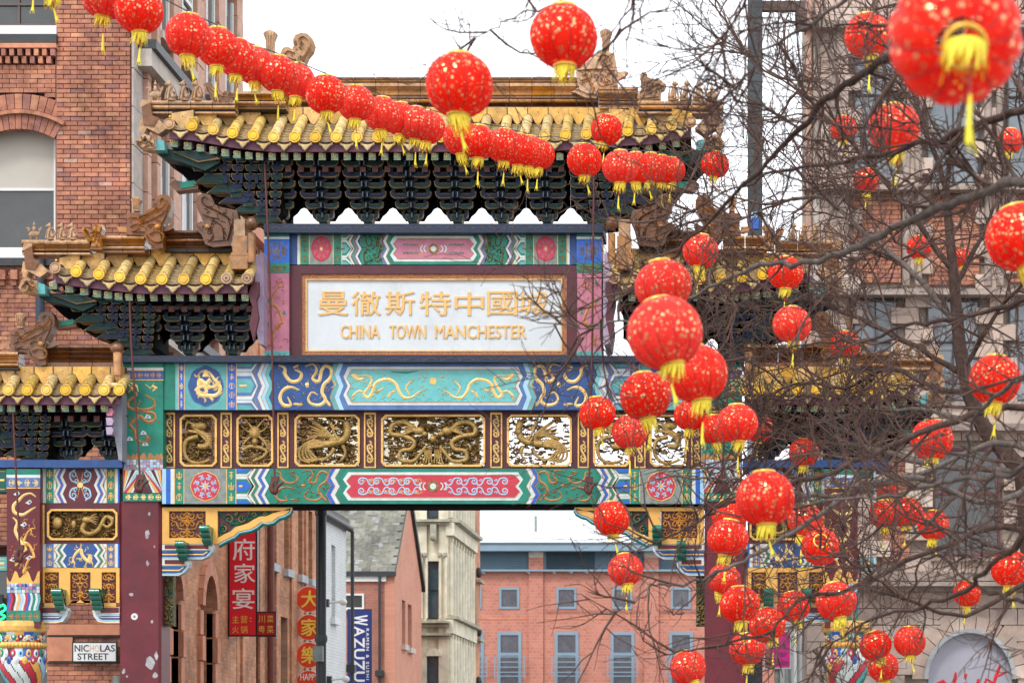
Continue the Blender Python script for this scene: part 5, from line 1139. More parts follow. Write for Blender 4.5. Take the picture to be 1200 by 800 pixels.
# ---- outer bays: beams, carved panels, outer pillars
def outer(mir):
    mx = mpx(39.6, UC) if mir else None
    D = 39.68
    mb = MB(); mb.pb(-28, 538.5, 143, 547.5, 39.5, .95, blue); mb.build('cornice_plate', arch, mx)
    def wingbeam(v0, v1, ga, gb, zc, cfn, base):
        mb = MB(); mb.pb(48, v0, 140, v1, D, .5, base); b = mb.build('wing_beam', arch, mx); uc = 94
        for s in (0, 1):
            f = (lambda u: u) if s == 0 else (lambda u: 2 * uc - u)
            mb = MB(); mb.poly([(f(48), v0), (f(50), v0), (f(50), v1), (f(48), v1)], D - LAY, LAY, blue_b); mb.poly([(f(50), v0), (f(53), v0), (f(53), v1), (f(50), v1)], D - LAY, LAY, white)
            mb.poly([(f(53), v0), (f(63), v0), (f(63), v1), (f(53), v1)], D - LAY, LAY, ga); mb.rib([([(f(u), v) for u, v in p], q) for p, q in glyphs(54, v0 + 1, 62, v1 - 1, 3, 1.2) + [([(63, v0), (63, v1)], .8), ([(53.4, v0), (53.4, v1)], .8)]], D - LAY, gold, .004)
            mb.build('glyph_band', b, mx)
            mb = MB(); n = len(zc); a0 = 63.5; wd = 3.3
            mb.poly([(f(63), v0), (f(72), v0), (f(72), v1), (f(63), v1)], D - LAY, LAY, white)
            mb.rib([([(f(u), v) for u, v in arc(63.5, (v0 + v1) / 2, r_, -1.5, 1.5, 8, (v1 - v0) * q_)], 1.4) for r_, q_ in ((3, .2), (5.5, .34))], D - LAY, gb, .003)
            for i, m_ in enumerate(zc):
                L = [(u, v) for u, v in zig(a0 + i * wd + 5, 5, v0, v1)]; R = zig(a0 + (i + 1) * wd + 5, 5, v0, v1)
                mb.poly([(f(u), v) for u, v in L + R[::-1]], D - LAY * 2, LAY * 2, m_); mb.rib([([(f(u), v) for u, v in L], .7)], D - 2 * LAY, gold_r, .002)
            mb.build('zigzag_border', b, mx)
        mb = MB(); cfn(mb); mb.build('centre_ornament', b, mx)
    def c1(mb):
        st = []; cx, cy = 94, 568
        for sx in (-1, 1):
            for sy in (-1, 1):
                st.append(spiral(cx + sx * 8, cy + sy * 12, 4.6, 0 if sx > 0 else pi, 1.2, 1.8, 12, sx * sy)); st.append(spiral(cx + sx * 5, cy + sy * 5, 3, pi / 2, 1, 1.5, 9, -sx * sy))
                st.append((smooth([(cx + sx * 3, cy + sy * 3), (cx + sx * 10, cy + sy * 5), (cx + sx * 12, cy + sy * 13), (cx + sx * 6, cy + sy * 18)], 4), 1.8))
        mb.rib(st, D, blue_p, .008)
        mb.rib([([(94 + 2 * cos(a), 568 + 2 * sin(a)), (94 + 11 * cos(a), 568 + 16 * sin(a))], [1, .5]) for a in [k * pi / 4 + .3 for k in range(8)]], D, gold, .005)
        mb.poly(circ(94, 568, 3.4, 12), D - .014, .014, gold_p)
    def c2(mb): mb.rib(dragon(79, 639, 110, 663, 3.0, 41, False, False, 1.3, 12), D, gold_p, .01)
    wingbeam(547.5, 589, green, green, [white, blue_b, white], c1, maroon)
    wingbeam(637, 664.5, blue_g, green, [white, green, white], c2, blue)
    mb = MB(); framepanel(mb, 50, 589, 140, 637, 56.5, 597, 136.5, 632, D, .3, maroon_d); mb.pb(50, 591, 52, 637, D - .01, .02, gold); bd = mb.build('panel_board', arch, mx)
    mb = MB(); ringframe(mb, 55, 596, 137.5, 632.5, 4.5, 2.3, D - .03, .05, gold); mb.build('panel_frame', bd, mx)
    mb = MB(); carve(mb, 58, 598, 135, 630, D + .06, 51, 'wide', 1.5); mb.pb(57, 598, 136, 631, D + .16, .04, gold_d); mb.build('pierced_carving', bd, mx)
    # ochre pierced apron with two green blocks
    mb = MB()
    mb.pb(48, 665, 140, 670, D, .1, yellow)
    for a, b in ((48, 52), (69, 82), (106, 119), (136, 140)): mb.pb(a, 670, b, 706, D, .1, yellow)
    mb.pb(52, 706, 69, 710.5, D, .1, yellow); mb.pb(119, 706, 136, 710.5, D, .1, yellow)
    mb.poly([(69, 706), (119, 706), (119, 710.5), (111, 710), (106, 706.5), (100, 706.8), (94, 702), (88, 706.8), (82, 706.5), (77, 710), (69, 710.5)], D + .001, .1, yellow); ap = mb.build('pierced_apron', arch, mx)
    mb = MB()
    for i, (a, b) in enumerate(((52, 69), (82, 106), (119, 136))): lattice(mb, a, 670, b, 706 if i != 1 else 702, D, 60 + i)
    mb.build('pierced_lattice', ap, mx)
    for s in (0, 1):
        f = (lambda u: u) if s == 0 else (lambda u: 188 - u)
        mb = MB(); body = [(48, 711), (78, 711), (80, 715), (78, 722), (73, 728), (66, 729.5), (48, 729.5)]
        mb.poly([(f(u), v) for u, v in body], D, .2, white)
        mb.poly([(f(u), v) for u, v in ((48, 719), (76, 719), (74, 724), (70, 727), (48, 727))], D - .005, .01, blue_p)
        mb.poly([(f(u), v) for u, v in ((48, 721), (73, 721), (71, 724.5), (68, 725.5), (48, 725.5))], D - .01, .01, blue)
        mb.rib([([(f(48), 723), (f(69), 723), (f(73), 720)], 1.2), ([(f(48), 718.3), (f(76), 718.3)], .9), ([(f(48), 729.3), (f(66), 729.3), (f(74), 727.5)], .9)], D - .01, gold, .003)
        mb.poly([(f(49), 711.5), (f(70), 711.5), (f(70), 717.5), (f(49), 717.5)], D - .012, .03, maroon)
        mb.build('cloud_corbel', ap, mx)
        mb = MB(); u = f(72); x = UX(u, D); hw = 5.8 * D / F
        for k in range(4): mb.tube([(x - hw, D - .26 + .07 * k, VZ(694.5 + 5.4 * k, D)), (x + hw, D - .26 + .07 * k, VZ(694.5 + 5.4 * k, D))], .058, green_g, 10)
        mb.prismx([(D - .26, VZ(691, D)), (D - .02, VZ(714, D)), (D + .05, VZ(714, D)), (D + .05, VZ(691, D))], x - hw, x + hw, green_g)
        mb.build('green_scroll_block', ap, mx)
    # outer pillar
    Dp = 39.5; mb = MB(); mb.pb(8, 549, 46.5, 735, Dp, .5, maroon); pr = mb.build('outer_pillar', arch, mx)
    mb = MB()
    for a, m_ in (((7.5, 549.5, 47, 556), green), ((7.5, 556, 47, 559.5), white), ((7.5, 559.5, 47, 571), blue_g), ((7.5, 571, 47, 572.2), gold), ((7.5, 715, 47, 728), green)): mb.pb(*a, Dp - .008, .02, m_)
    mb.rib(hglyphs(9, 560, 46, 571, 4, 1.2), Dp - .008, gold_p, .004); mb.rib(hglyphs(9, 716, 46, 727.5, 5, 1.0), Dp - .008, gold_r, .004)
    mb.build('glyph_band', pr, mx)
    mb = MB(); b = smooth([(42, 582), (36, 578), (28, 580), (22, 586), (16, 592), (17, 600), (26, 603), (32, 600), (38, 596), (42, 594)], 4)
    mb.rib([(b, [1.5 + 2.4 * sin(pi * i / (len(b) - 1)) for i in range(len(b))])], Dp, gold_p, .012)
    b = smooth([(15, 606), (20, 612), (18, 622), (24, 634), (30, 644), (24, 655), (18, 663)], 4)
    mb.rib([(b, [1.5 + 2.6 * sin(pi * i / (len(b) - 1)) for i in range(len(b))])], Dp, gold_p, .012)
    mb.rib(dragon(24, 608, 44, 672, 2.4, 71, True, False, 1.6, 26) + dragon(10, 640, 26, 674, 1.8, 72, True, True, 1, 12)[1:], Dp, gold, .01)
    for u, v in ((20, 578), (34, 588), (28, 614), (34, 653), (15, 655)): mb.poly([(u - 4.5, v + 1), (u + 1, v - 3), (u + 3.5, v), (u, v + 3)], Dp - .006, .006, white); mb.poly(circ(u + .6, v, 1.3, 7), Dp - .009, .003, blue)
    mb.build('dragon_painting', pr, mx)
    mb = MB(); mb.poly([(8, 684)] + [(8 + i * 2.4, 675 + 7 * sin(i * 1.1) - (6 if i in (7, 8) else 0)) for i in range(17)] + [(46.5, 684)], Dp - .005, .005, yellow); mb.build('wave_border', pr, mx)
    mb = MB(); R = random.Random(6); cs = [lilac, white, blue_p, pink_p, teal, lilac]
    for r in range(3):
        for c in range(9): mb.pb(8 + c * 4.3 + .2, 683 + r * 3.8, 8 + c * 4.3 + 4, 683 + r * 3.8 + 3.5, Dp - .006 - R.random() * .002, .006, R.choice(cs))
    for k in range(6): mb.poly(circ(R.uniform(10, 44), R.uniform(684, 692), 1.6, 8), Dp - .012, .004, blue_b)
    mb.build('mosaic_band', pr, mx, kind='stuff')
    mb = MB(); cs = [blue_b, red_p, maroon, white, yellow, blue_p, white, red_p, blue_b, white, green, white, teal]
    for k, m_ in enumerate(cs):
        a = 8.5 + k * 2.9; pts = [(a + 1.4 * sin(j * .8), 694.5 + j * 3.4) for j in range(7)]; mb.poly(pts + [(u + 2.7, v) for u, v in pts[::-1]], Dp - .008, .008, m_)
    mb.build('wavy_stripes', pr, mx)
    # urn-shaped drum
    c = W(27, 740, Dp + .28); s = c.y / F; mb = MB(); n = 120
    def zz(v): return VZ(v, c.y)
    prof = [(28, 728), (28.5, 734), (27.5, 739.5), (26.5, 741), (24.5, 745), (22.5, 752), (24.6, 753), (26, 756), (24.6, 759), (23.5, 760), (25.5, 766), (27, 774), (26.6, 783), (24, 792), (19, 803), (14.5, 815), (13, 835), (16, 850), (20, 856)]
    prof = prof[:6] + smooth(prof[6:10], 2) + smooth(prof[10:], 4)
    cs = [white, teal, red_p, yellow, green, blue, white, blue_p, maroon, green, white, yellow, blue_b, teal, red_p]
    vs = []
    for r, v in prof:
        for k in range(n): t = 2 * pi * k / n; vs.append((c.x + r * s * cos(t), c.y + r * s * sin(t), zz(v)))
    for i in range(len(prof) - 1):
        for k in range(n):
            v = (prof[i][1] + prof[i + 1][1]) / 2
            if v < 740.3: m_ = gold
            elif v < 752.5: m_ = cs[(k // 8 + (0 if v < 744 else 5)) % 15]
            elif v < 760: m_ = gold
            elif v < 775: m_ = cs[((k + 1) // 8 * 2 + 3) % 15]
            else: kk = (k - int((v - 770) * .55)) % 120; m_ = cs[(kk // 8 * 4) % 15] if kk % 8 else jointm
            q = [i * n + k, i * n + (k + 1) % n, (i + 1) * n + (k + 1) % n, (i + 1) * n + k]
            mb.add([vs[j] for j in q], [(0, 1, 2, 3)], m_, True)
    ur = mb.build('drum_urn', arch, mx)
    mb = MB()
    for k in range(36): t = 2 * pi * k / 36; mb.ell((c.x + 25.2 * s * cos(t), c.y + 25.2 * s * sin(t), zz(756)), (.034, .034, .045), gold, 6, 4)
    mb.build('bead_ring', ur, mx)
    mb = MB(); R = random.Random(4)
    for row, (v, hh, cs2) in enumerate(((746.5, 5, [white, blue_g, yellow, green, maroon]), (749, 4, [blue_p, red_p, white]), (766, 6.5, [white, red_p, blue_p, yellow, white, green]), (774, 6, [red_p, white, blue_b, white, yellow]))):
        nn = 18; rr = {0: 24.2, 1: 23.6, 2: 26.0, 3: 27.2}[row]
        for k in range(nn):
            t = 2 * pi * (k + .5 * (row % 2)) / nn; m_ = cs2[k % len(cs2)]
            for q, mm in ((1, m_), (.5, R.choice((blue, yellow, white, maroon)))):
                e = Quaternion((0, 0, 1), t); mb.ell((c.x + rr * s * cos(t), c.y + rr * s * sin(t), zz(v)), (.012 + (1 - q) * .016, 3.3 * s * q, hh * .8 * s * q), mm, 8, 5, e)
    mb.build('enamel_petals', ur, mx, kind='stuff')
    mb = MB(); mb.box(c.x - .42, c.x + .42, c.y - .42, c.y + .42, 0, zz(856), MT['stone_plinth']); mb.build('pedestal', arch, mx)
    # beam noses that stick out past the pillar
    for (a, b, m_) in ((549, 576, green_d), (652, 668, teal)):
        mb = MB(); mb.pb(-11, a, 8, b, Dp + .05, .3, m_); mb.rib([([(-9, a + 3), (6, a + 3)], 1), ([(-9, b - 3), (6, b - 3)], 1), ([(-6, (a + b) / 2), (5, (a + b) / 2)], 2.6)], Dp + .05, gold, .005); mb.pb(-12, a - 1, -10, b + 1, Dp + .04, .32, blue_p); mb.build('beam_nose', arch, mx)
outer(False); outer(True)
# hanging iron rods with hooks
def rod(pts, mir=None, hook=True):
    mb = MB(); s = 39.2 / F
    mb.tube([W(u, v, d) for u, v, d in pts], 2.2 * s / 1.0 * .55, iron, 8)
    if hook:
        u, v, d = pts[-1]; mb.pb(u - 4.5, v - 2, u + 4.5, v + 4, d - .02, .06, iron)
        mb.tube([W(a, b, d) for a, b in smooth([(u - 2, v + 4), (u - 4, v + 12), (u, v + 17), (u + 3, v + 10), (u + 10, v + 5)], 3)], [.03, .035, .04, .04, .045, .045, .045, .04, .035, .03, .025, .02, .02], iron, 6)
        mb.tube([W(u + a, v + b, d) for a, b in ((3, 3), (1, 10), (3, 15))], .02, iron, 6)
    mb.build('hanging_rod', arch, mir)
rod([(310, 190, 39.2), (312, 230, 39.2), (315, 300, 39.2), (318.5, 400, 39.2), (322, 560, 39.2)])
rod([(696, 196, 39.2), (695, 300, 39.2), (694, 400, 39.2), (690.5, 560, 39.2)])
rod([(152, 352, 39.1), (153.5, 400, 39.1), (159, 480, 39.1), (164, 558, 39.1)]); rod([(152, 352, 39.1), (153.5, 400, 39.1), (159, 480, 39.1), (164, 558, 39.1)], mpx(39.1, 505))
rod([(15, 478, 39.1), (19, 560, 39.1), (23, 640, 39.1)]); rod([(15, 478, 39.1), (19, 560, 39.1), (23, 640, 39.1)], mpx(39.1, 505))
# ================================================================ GROUND AND STREET
def sheet(name, x0, x1, y0, y1, z, m, th=0.0):
    mb = MB()
    if th: mb.box(x0, x1, y0, y1, z - th, z, m)
    else: mb.add([(x0, y0, z), (x1, y0, z), (x1, y1, z), (x0, y1, z)], [(0, 1, 2, 3)], m)
    o = mb.build(name); o['kind'] = 'structure'; return o
asph = mat('asphalt', (.05, .05, .052), .85, .3, 3, bump=.4); pave = brickmat('paving_slabs', (.23, .22, .20), (.28, .26, .24), (.10, .10, .09), .6, .45, 'XY', .8, .008, .2)
earth = mat('far_ground', (.12, .12, .11), .9, .2, .5)
sheet('ground', -900, 900, -300, 1600, -.02, earth)
sheet('road', -9.2, -.4, -40, 118, -.004, asph)
sheet('left_pavement', -30, -9.2, -40, 118, .12, pave, .12); sheet('right_pavement', -.4, 40, -40, 118, .12, pave, .12)
mb = MB()
for k in range(26): mb.box(-4.86, -4.74, -30 + k * 5.5, -28 + k * 5.5, -.003, .002, white)
o = mb.build('road_markings'); o['kind'] = 'structure'

# ================================================================ LEFT CORNER BUILDING
s44 = 44 / F
LBX = -10.63
lb = thing('red_brick_building', 'tall Victorian red brick corner building with blinds behind the left wing of the archway', 'building', (-13, 44, 0))
brk = piecemat('old_red_brick', [(0, (.42, .165, .10)), (.2, (.50, .215, .125)), (.36, (.37, .15, .105)), (.5, (.45, .185, .115)), (.66, (.32, .14, .115)), (.74, (.53, .25, .14)), (.82, (.43, .175, .11)), (.97, (.48, .28, .21))], .85, .55, 7)
mortar = mat('mortar', (.24, .13, .10), .95, .3, 5)
mortar_w = mat('pale_mortar', (.44, .38, .34), .95, .25, 5)
terr = mat('terracotta', (.58, .24, .14), .75, .25, 3, dirt=.2)
terr_p = mat('pale_terracotta', (.56, .33, .24), .75, .2, 4, dirt=.3)
cream = mat('cream_stone', (.52, .46, .40), .8, .2, 3, dirt=.3)
whitep = mat('white_woodwork', (.72, .72, .70), .5, .06, 4)
gutter = mat('black_gutter', (.03, .032, .035), .5, .3, 5)
glass = mat('dark_glass', (.035, .035, .032), .08, .3, 2, bump=0, spec=.9)
blind = mat('beige_blind', (.50, .46, .40), .8, .05, 2, bump=.02)
R = random.Random(2)
brick_me = {}
def bricks(parent, rects, Dq, cw=16.4, chh=5.45, holes=(), budget=0, bw=.06, mt=None, nm='brick', first=True, jit=.006):
    """lay stretcher courses over px rects at depth Dq; the first `budget` bricks as objects, the rest joined"""
    cnt = 0; mb = MB(); s = Dq / F; mt = mt or brk
    for (u0, v0, u1, v1) in rects:
        rows = int((v1 - v0) / chh)
        for r in range(rows):
            v = v0 + r * chh; u = u0 - (cw * .5 if r % 2 else 0)
            while u < u1 - .5:
                a, b = max(u, u0), min(u + cw, u1); u += cw
                if b - a < 2: continue
                vm, um = v + chh / 2, (a + b) / 2
                if any(h(um, vm) for h in holes): continue
                x0, x1, z1, z0 = UX(a + .35, Dq), UX(b - .35, Dq), VZ(v + .35, Dq), VZ(v + chh - .35, Dq)
                if cnt < budget:
                    k = (round(b - a, 1), chh, id(mt), Dq)
                    if k not in brick_me:
                        q = MB(); w_, h_ = (x1 - x0) / 2, (z1 - z0) / 2; c_ = min(.006, h_ * .3)
                        q.add([(-w_, c_, -h_), (w_, c_, -h_), (w_, c_, h_), (-w_, c_, h_), (-w_ + c_, 0, -h_ + c_), (w_ - c_, 0, -h_ + c_), (w_ - c_, 0, h_ - c_), (-w_ + c_, 0, h_ - c_), (-w_, bw, -h_), (w_, bw, -h_), (w_, bw, h_), (-w_, bw, h_)],
                              [(4, 5, 6, 7), (0, 1, 5, 4), (1, 2, 6, 5), (2, 3, 7, 6), (3, 0, 4, 7), (8, 9, 1, 0), (9, 10, 2, 1), (10, 11, 3, 2), (11, 8, 0, 3)], mt)
                        brick_me[k] = q.mesh(nm, origin=(0, 0, 0))
                    inst(nm, brick_me[k], parent, ((x0 + x1) / 2, Dq + R.uniform(-jit, jit), (z0 + z1) / 2)); cnt += 1
                else:
                    mb.rnd = R.random() + .001; y = Dq + R.uniform(-jit, jit); mb.box(x0, x1, y, y + bw, z0, z1, mt)
    if mb.v: mb.build('brickwork' if nm == 'brick' else 'stonework', parent, kind='stuff')
# core walls (mortar) with the window bay left open
mb = MB()
mb.pb(65, -140, 152.5, 640, 43.98 + .03, 1.5, mortar); mb.pb(55, 640, 152.5, 990, 43.98 + .03, 1.5, mortar)
mb.pb(-260, 42, 65, 152, 44.18, 1.2, mortar); mb.pb(-260, 302, 65, 640, 44.18, 1.2, mortar); mb.pb(-260, -140, -22, 640, 44.19, 1.2, mortar)
mb.pb(-260, 640, 55, 990, 44.9, .5, mortar)
wl = mb.build('wall', lb)
arch_h = lambda u, v: v > 152 and v < 306 and -20 < u < 66 or (abs(u - 22) < 45 and (u - 22) ** 2 + (v - 234) ** 2 < 127 ** 2 and v < 165 and v > 105 and (u - 22) ** 2 + (v - 234) ** 2 > 80 ** 2 * 0)
bricks(lb, [(66, -5, 152.5, 300)], 43.98, budget=300)
bricks(lb, [(66, 300, 152.5, 660), (55, 660, 152.5, 820), (-30, 76, 65, 154), (-40, 306, 66, 640)], 43.99 + .0, holes=[arch_h, lambda u, v: v < 155 and u < 65 and False])
# arch of header bricks
for r0, r1, m_ in ((83, 101, brk), (106.5, 124, brk)):
    n = 13
    for k in range(n):
        a0 = -pi / 2 + (k - n / 2) * (1.06 / n) ; a1 = a0 + 1.06 / n - .008
        mb = MB(); mb.rnd = R.random(); mb.poly([(22 + r0 * cos(a0), 234 + r0 * sin(a0)), (22 + r0 * cos(a1), 234 + r0 * sin(a1)), (22 + r1 * cos(a1), 234 + r1 * sin(a1)), (22 + r1 * cos(a0), 234 + r1 * sin(a0))], 43.97 if r0 < 90 else 44.0, .14, m_); mb.build('arch_brick', lb)
mb = MB(); aa = [(-pi / 2 - .53 + 1.06 * k / 14) for k in range(15)]
mb.poly([(22 + 101.5 * cos(a), 234 + 101.5 * sin(a)) for a in aa] + [(22 + 106 * cos(a), 234 + 106 * sin(a)) for a in aa[::-1]], 43.9, .15, brk); mb.build('hood_mould', lb)
# corbel courses below the top sill
for k in range(9):
    for j, (v, h, off) in enumerate(((57, 8, 0), (66, 8, 5))):
        u = -18 + k * 9.6 + off
        if u + 5 < 65: mb = MB(); mb.rnd = R.random(); mb.pb(u, v, u + 5.2, v + h, 43.88 + .04 * j, .35, brk); mb.build('corbel_brick', lb)
mb = MB(); mb.pb(-40, 50.5, 65.5, 56, 43.86, .3, terr); mb.build('corbel_course', lb)
for k in range(7):
    u = -16 + k * 14
    if u + 7 < 66: mb = MB(); mb.rnd = R.random(); mb.pb(u, 316, u + 8, 327, 43.88, .3, brk); mb.pb(u + 1, 328, u + 7, 334, 43.93, .3, brk); mb.build('corbel_brick', lb)
def window(parent, u0, v0, u1, v1, Dq, fm, gm, bar=None, mull=(), fw_=2.2, th=.08, sill=None, blindm=None, bv=None, depth=.12):
    mb = MB(); framepanel(mb, u0, v0, u1, v1, u0 + fw_, v0 + fw_, u1 - fw_, v1 - fw_, Dq, th, fm)
    for b in (bar or ()): mb.pb(u0 + fw_, b - fw_ * .5, u1 - fw_, b + fw_ * .5, Dq, th, fm)
    for m_ in mull: mb.pb(m_ - fw_ * .4, v0 + fw_, m_ + fw_ * .4, v1 - fw_, Dq + .01, th - .01, fm)
    w_ = mb.build('window', parent)
    mb = MB(); mb.pb(u0 + fw_, v0 + fw_, u1 - fw_, v1 - fw_, Dq + th * .6, .02, gm); mb.build('pane', w_)
    if blindm: mb = MB(); mb.pb(u0 + fw_, v0 + fw_, u1 - fw_, bv, Dq + th * .4, .01, blindm); mb.build('blind', w_)
    if sill: mb = MB(); mb.pb(u0 - 1, v1, u1 + 1, v1 + sill[0], Dq - .14, .3, sill[1]); mb.build('sill', w_)
    return w_
wa = window(lb, -24, 146, 66, 293, 44.3, whitep, glass, bar=(222,), fw_=3, blindm=blind, bv=221)
mb = MB(); mb.pb(-30, 292, 66, 302, 43.95, .35, whitep); mb.pb(-30, 302.3, 66, 311, 43.9, .3, gutter); mb.build('sill', wa)
wb = window(lb, -24, -120, 66, 31, 44.3, mat('brown_sash', (.10, .07, .06), .5, .2, 4), glass, bar=(5,), fw_=3, mull=(22,))
mb = MB(); mb.pb(-30, 30, 66, 40, 43.95, .35, whitep); mb.pb(-30, 40.3, 66, 50, 43.88, .3, gutter); mb.build('sill', wb)
mb = MB(); mb.tube([W(47, 300, 43.85), W(47, 470, 43.85)], .075, mat('blue_black_pipe', (.02, .035, .06), .4, .2, 5), 10); mb.build('downpipe', lb)
# ground-floor shopfront behind the drum urn
mb = MB(); mb.pb(-120, 655, 55, 990, 44.5, .05, glass); mb.pb(-120, 783, 55, 787, 44.4, .08, whitep); mb.pb(-120, 650, 55, 658, 44.3, .2, gutter); mb.build('shop_window', lb)
mb = MB(); 
for v in (744.5, 775.5): mb.pb(55, v, 140, v + 1.2, 43.95, .05, jointm)
mb.pb(55, 731, 140, 743.5, 43.955, .04, terr); mb.pb(55, 746, 85, 774, 43.955, .04, terr); mb.build('terracotta_course', lb)
mb = MB(); mb.pb(132, 791, 138, 830, 43.7, .1, grey_p); mb.build('junction_box', lb)

def archx(mb, y0, y1, z0, z1, yc, hw, zs, x0, x1, m):
    """slab x0..x1 over y0..y1 x z0..z1 with a round-headed opening"""
    for s in (-1, 1):
        pts = [(yc + s * hw, z0), (yc + s * hw, zs)] + [(yc + s * hw * cos(a), zs + hw * 1.15 * sin(a)) for a in [pi / 2 * k / 8 for k in range(1, 9)]] + [(yc, z1), (y0 if s < 0 else y1, z1), (y0 if s < 0 else y1, z0)]
        mb.prismx(pts, x0, x1, m)
bside = brickmat('side_brick', (.25, .085, .06), (.40, .15, .08), (.27, .20, .17), .225, .078, 'YZ', .85, .010)
bside_o = brickmat('orange_side_brick', (.54, .21, .10), (.70, .32, .16), (.44, .29, .20), .225, .078, 'YZ', .85, .010, .6)
mb = MB(); x1 = LBX
mb.box(-14, x1, 44.6, 52.9, 6.9, 24, bside); mb.box(-14, x1 - .4, 44.6, 52.9, 0, 6.9, bside)
for yc, hw in ((47.1, .45), (50.0, .55)): archx(mb, yc - 1.45 if yc > 48 else 44.6, yc + 1.45 if yc < 48 else 52.9, 0, 6.9, yc, hw, 4.6, x1 - .4, x1, bside_o) if False else None
archx(mb, 44.61, 48.5, 0, 6.895, 47.1, .42, 4.6, x1 - .395, x1, bside_o); archx(mb, 48.5, 52.9, 0, 6.9, 50.0, .55, 4.55, x1 - .4, x1, bside_o)
mb.build('side_wall', lb)
for yc, hw in ((47.1, .42), (50.0, .55)):
    mb = MB()
    for k in range(9):                                # terracotta voussoirs and jamb blocks
        a0, a1 = pi * k / 9, pi * (k + 1) / 9 - .02
        mb.prismx([(yc + r * hw * cos(a), 4.57 + r * hw * 1.15 * sin(a)) for r, a in ((1.0, a0), (1.45, a0), (1.45, a1), (1.0, a1))], x1 - .12, x1 + .10, terr)
    for k in range(9):
        for s in (-1, 1): y = yc + s * (hw + .14); mb.box(x1 - .12, x1 + (.10 if k % 2 else .06), y - .14, y + .14, .5 * k + .02, .5 * k + .49, terr)
    mb.build('arch_surround', lb)
    mb = MB(); mb.box(x1 - .32, x1 - .28, yc - hw, yc + hw, 0, 5.3, glass); mb.box(x1 - .28, x1 - .22, yc - hw, yc + hw, 3.1, 3.2, cream); mb.build('arched_window', lb)
for (y0, y1, m_, pr) in ((44.02, 44.68, mortar_w, .02), (44.72, 44.98, terr_p, .10), (45.35, 45.62, terr_p, .12), (46.55, 47.15, terr_p, .14), (47.2, 47.35, terr, .10), (48.55, 49.15, terr_p, .14), (49.2, 49.4, terr, .1), (50.5, 51.1, terr_p, .14), (52.3, 52.9, terr_p, .14)):
    mb = MB(); n = 26
    for k in range(n): z0 = 6.9 + k * .66; mb.box(x1 - .02, x1 + pr - (.006 if k % 2 else 0), y0, y1, z0, z0 + .645, m_)
    mb.build('pilaster', lb)
for z in (9.3, 13.9, 17.6):
    mb = MB(); mb.box(x1 - .05, x1 + .34, 44.3, 52.9, z, z + .16, gutter); mb.box(x1 - .05, x1 + .26, 44.3, 52.9, z - .3, z - .002, cream); mb.build('string_course', lb)
for y0, y1 in ((45.7, 46.45), (47.5, 48.4), (49.6, 50.4), (51.3, 52.2)):
    for z0, z1 in ((10.0, 12.6), (14.6, 17.0), (18.4, 21)):
        mb = MB(); mb.box(x1 - .01, x1 + .03, y0, y1, z0, z1, glass); w_ = mb.build('window', lb)
        mb = MB(); mb.box(x1 + .02, x1 + .08, y0, y0 + .08, z0, z1, whitep); mb.box(x1 + .02, x1 + .08, y1 - .08, y1, z0, z1, whitep); mb.box(x1 + .02, x1 + .08, y0 + .08, y1 - .08, (z0 + z1) / 2 - .04, (z0 + z1) / 2 + .04, whitep); mb.box(x1, x1 + .16, y0 - .1, y1 + .1, z0 - .14, z0, cream); mb.build('frame', w_)

nsg = thing('street_name_sign', 'white street name plate reading NICHOLAS STREET with two faded letters, on the brick pier', 'street sign', W(111, 763, 43.9))
mb = MB(); mb.pb(84.5, 751.5, 137, 775.5, 43.88, .05, black); mb.pb(86, 753, 135.5, 774, 43.872, .01, mat('enamel_white', (.80, .80, .80), .35, .04, 4)); mb.build('plate', nsg)
inkm = mat('sign_ink', (.03, .03, .035), .5); fade = mat('faded_ink', (.72, .50, .32), .6)
mb = MB(); text_mb(mb, 'NICI', 87.5, 755.2, 106, 762.8, 43.872, inkm, .003, .15) if False else text_mb(mb, 'NIC', 87.5, 755.2, 104, 762.8, 43.872, inkm, .003, .15)
text_mb(mb, 'LAS', 117.5, 755.2, 134.5, 762.8, 43.872, inkm, .003, .15); text_mb(mb, 'STREET', 91, 765, 127, 772.3, 43.872, inkm, .003, .15); mb.build('lettering', nsg)
mb = MB(); text_mb(mb, 'HO', 105.5, 755.2, 116.5, 762.8, 43.872, fade, .003); mb.build('faded_lettering', nsg)

# neon sign glimpsed at the left edge
def emis(name, col, st):
    m = bpy.data.materials.new(name); m.use_nodes = True; b = m.node_tree.nodes['Principled BSDF']; b.inputs['Base Color'].default_value = (*col, 1); b.inputs['Emission Color'].default_value = (*col, 1); b.inputs['Emission Strength'].default_value = st; return m
ne = thing('neon_sign', 'lit neon shop sign of green and red tubes at the far left edge', 'neon sign', W(-8, 730, 43.9))
gN, rN = emis('green_neon', (.02, .95, .25), 1.3), emis('red_neon', (1, .03, .02), 1.3)
mb = MB(); mb.tube([W(u, v, 43.9) for u, v in smooth([(-20, 700), (-6, 712), (4, 708), (6, 714), (0, 718), (6, 722), (-2, 727)], 3)], .02, gN, 6); mb.tube([W(u, v, 43.9) for u, v in smooth([(-14, 740), (0, 744), (2, 750), (7, 757), (3, 760), (-8, 752)], 3)], .02, gN, 6); mb.build('green_tube', ne)
mb = MB(); mb.tube([W(u, v, 43.9) for u, v in smooth([(-18, 730), (-4, 728), (3, 731), (2, 738), (-10, 740)], 3)], .02, rN, 6); mb.build('red_tube', ne)
mb = MB(); mb.pb(-24, 696, 3, 762, 43.98, .06, black); mb.build('backing_board', ne)

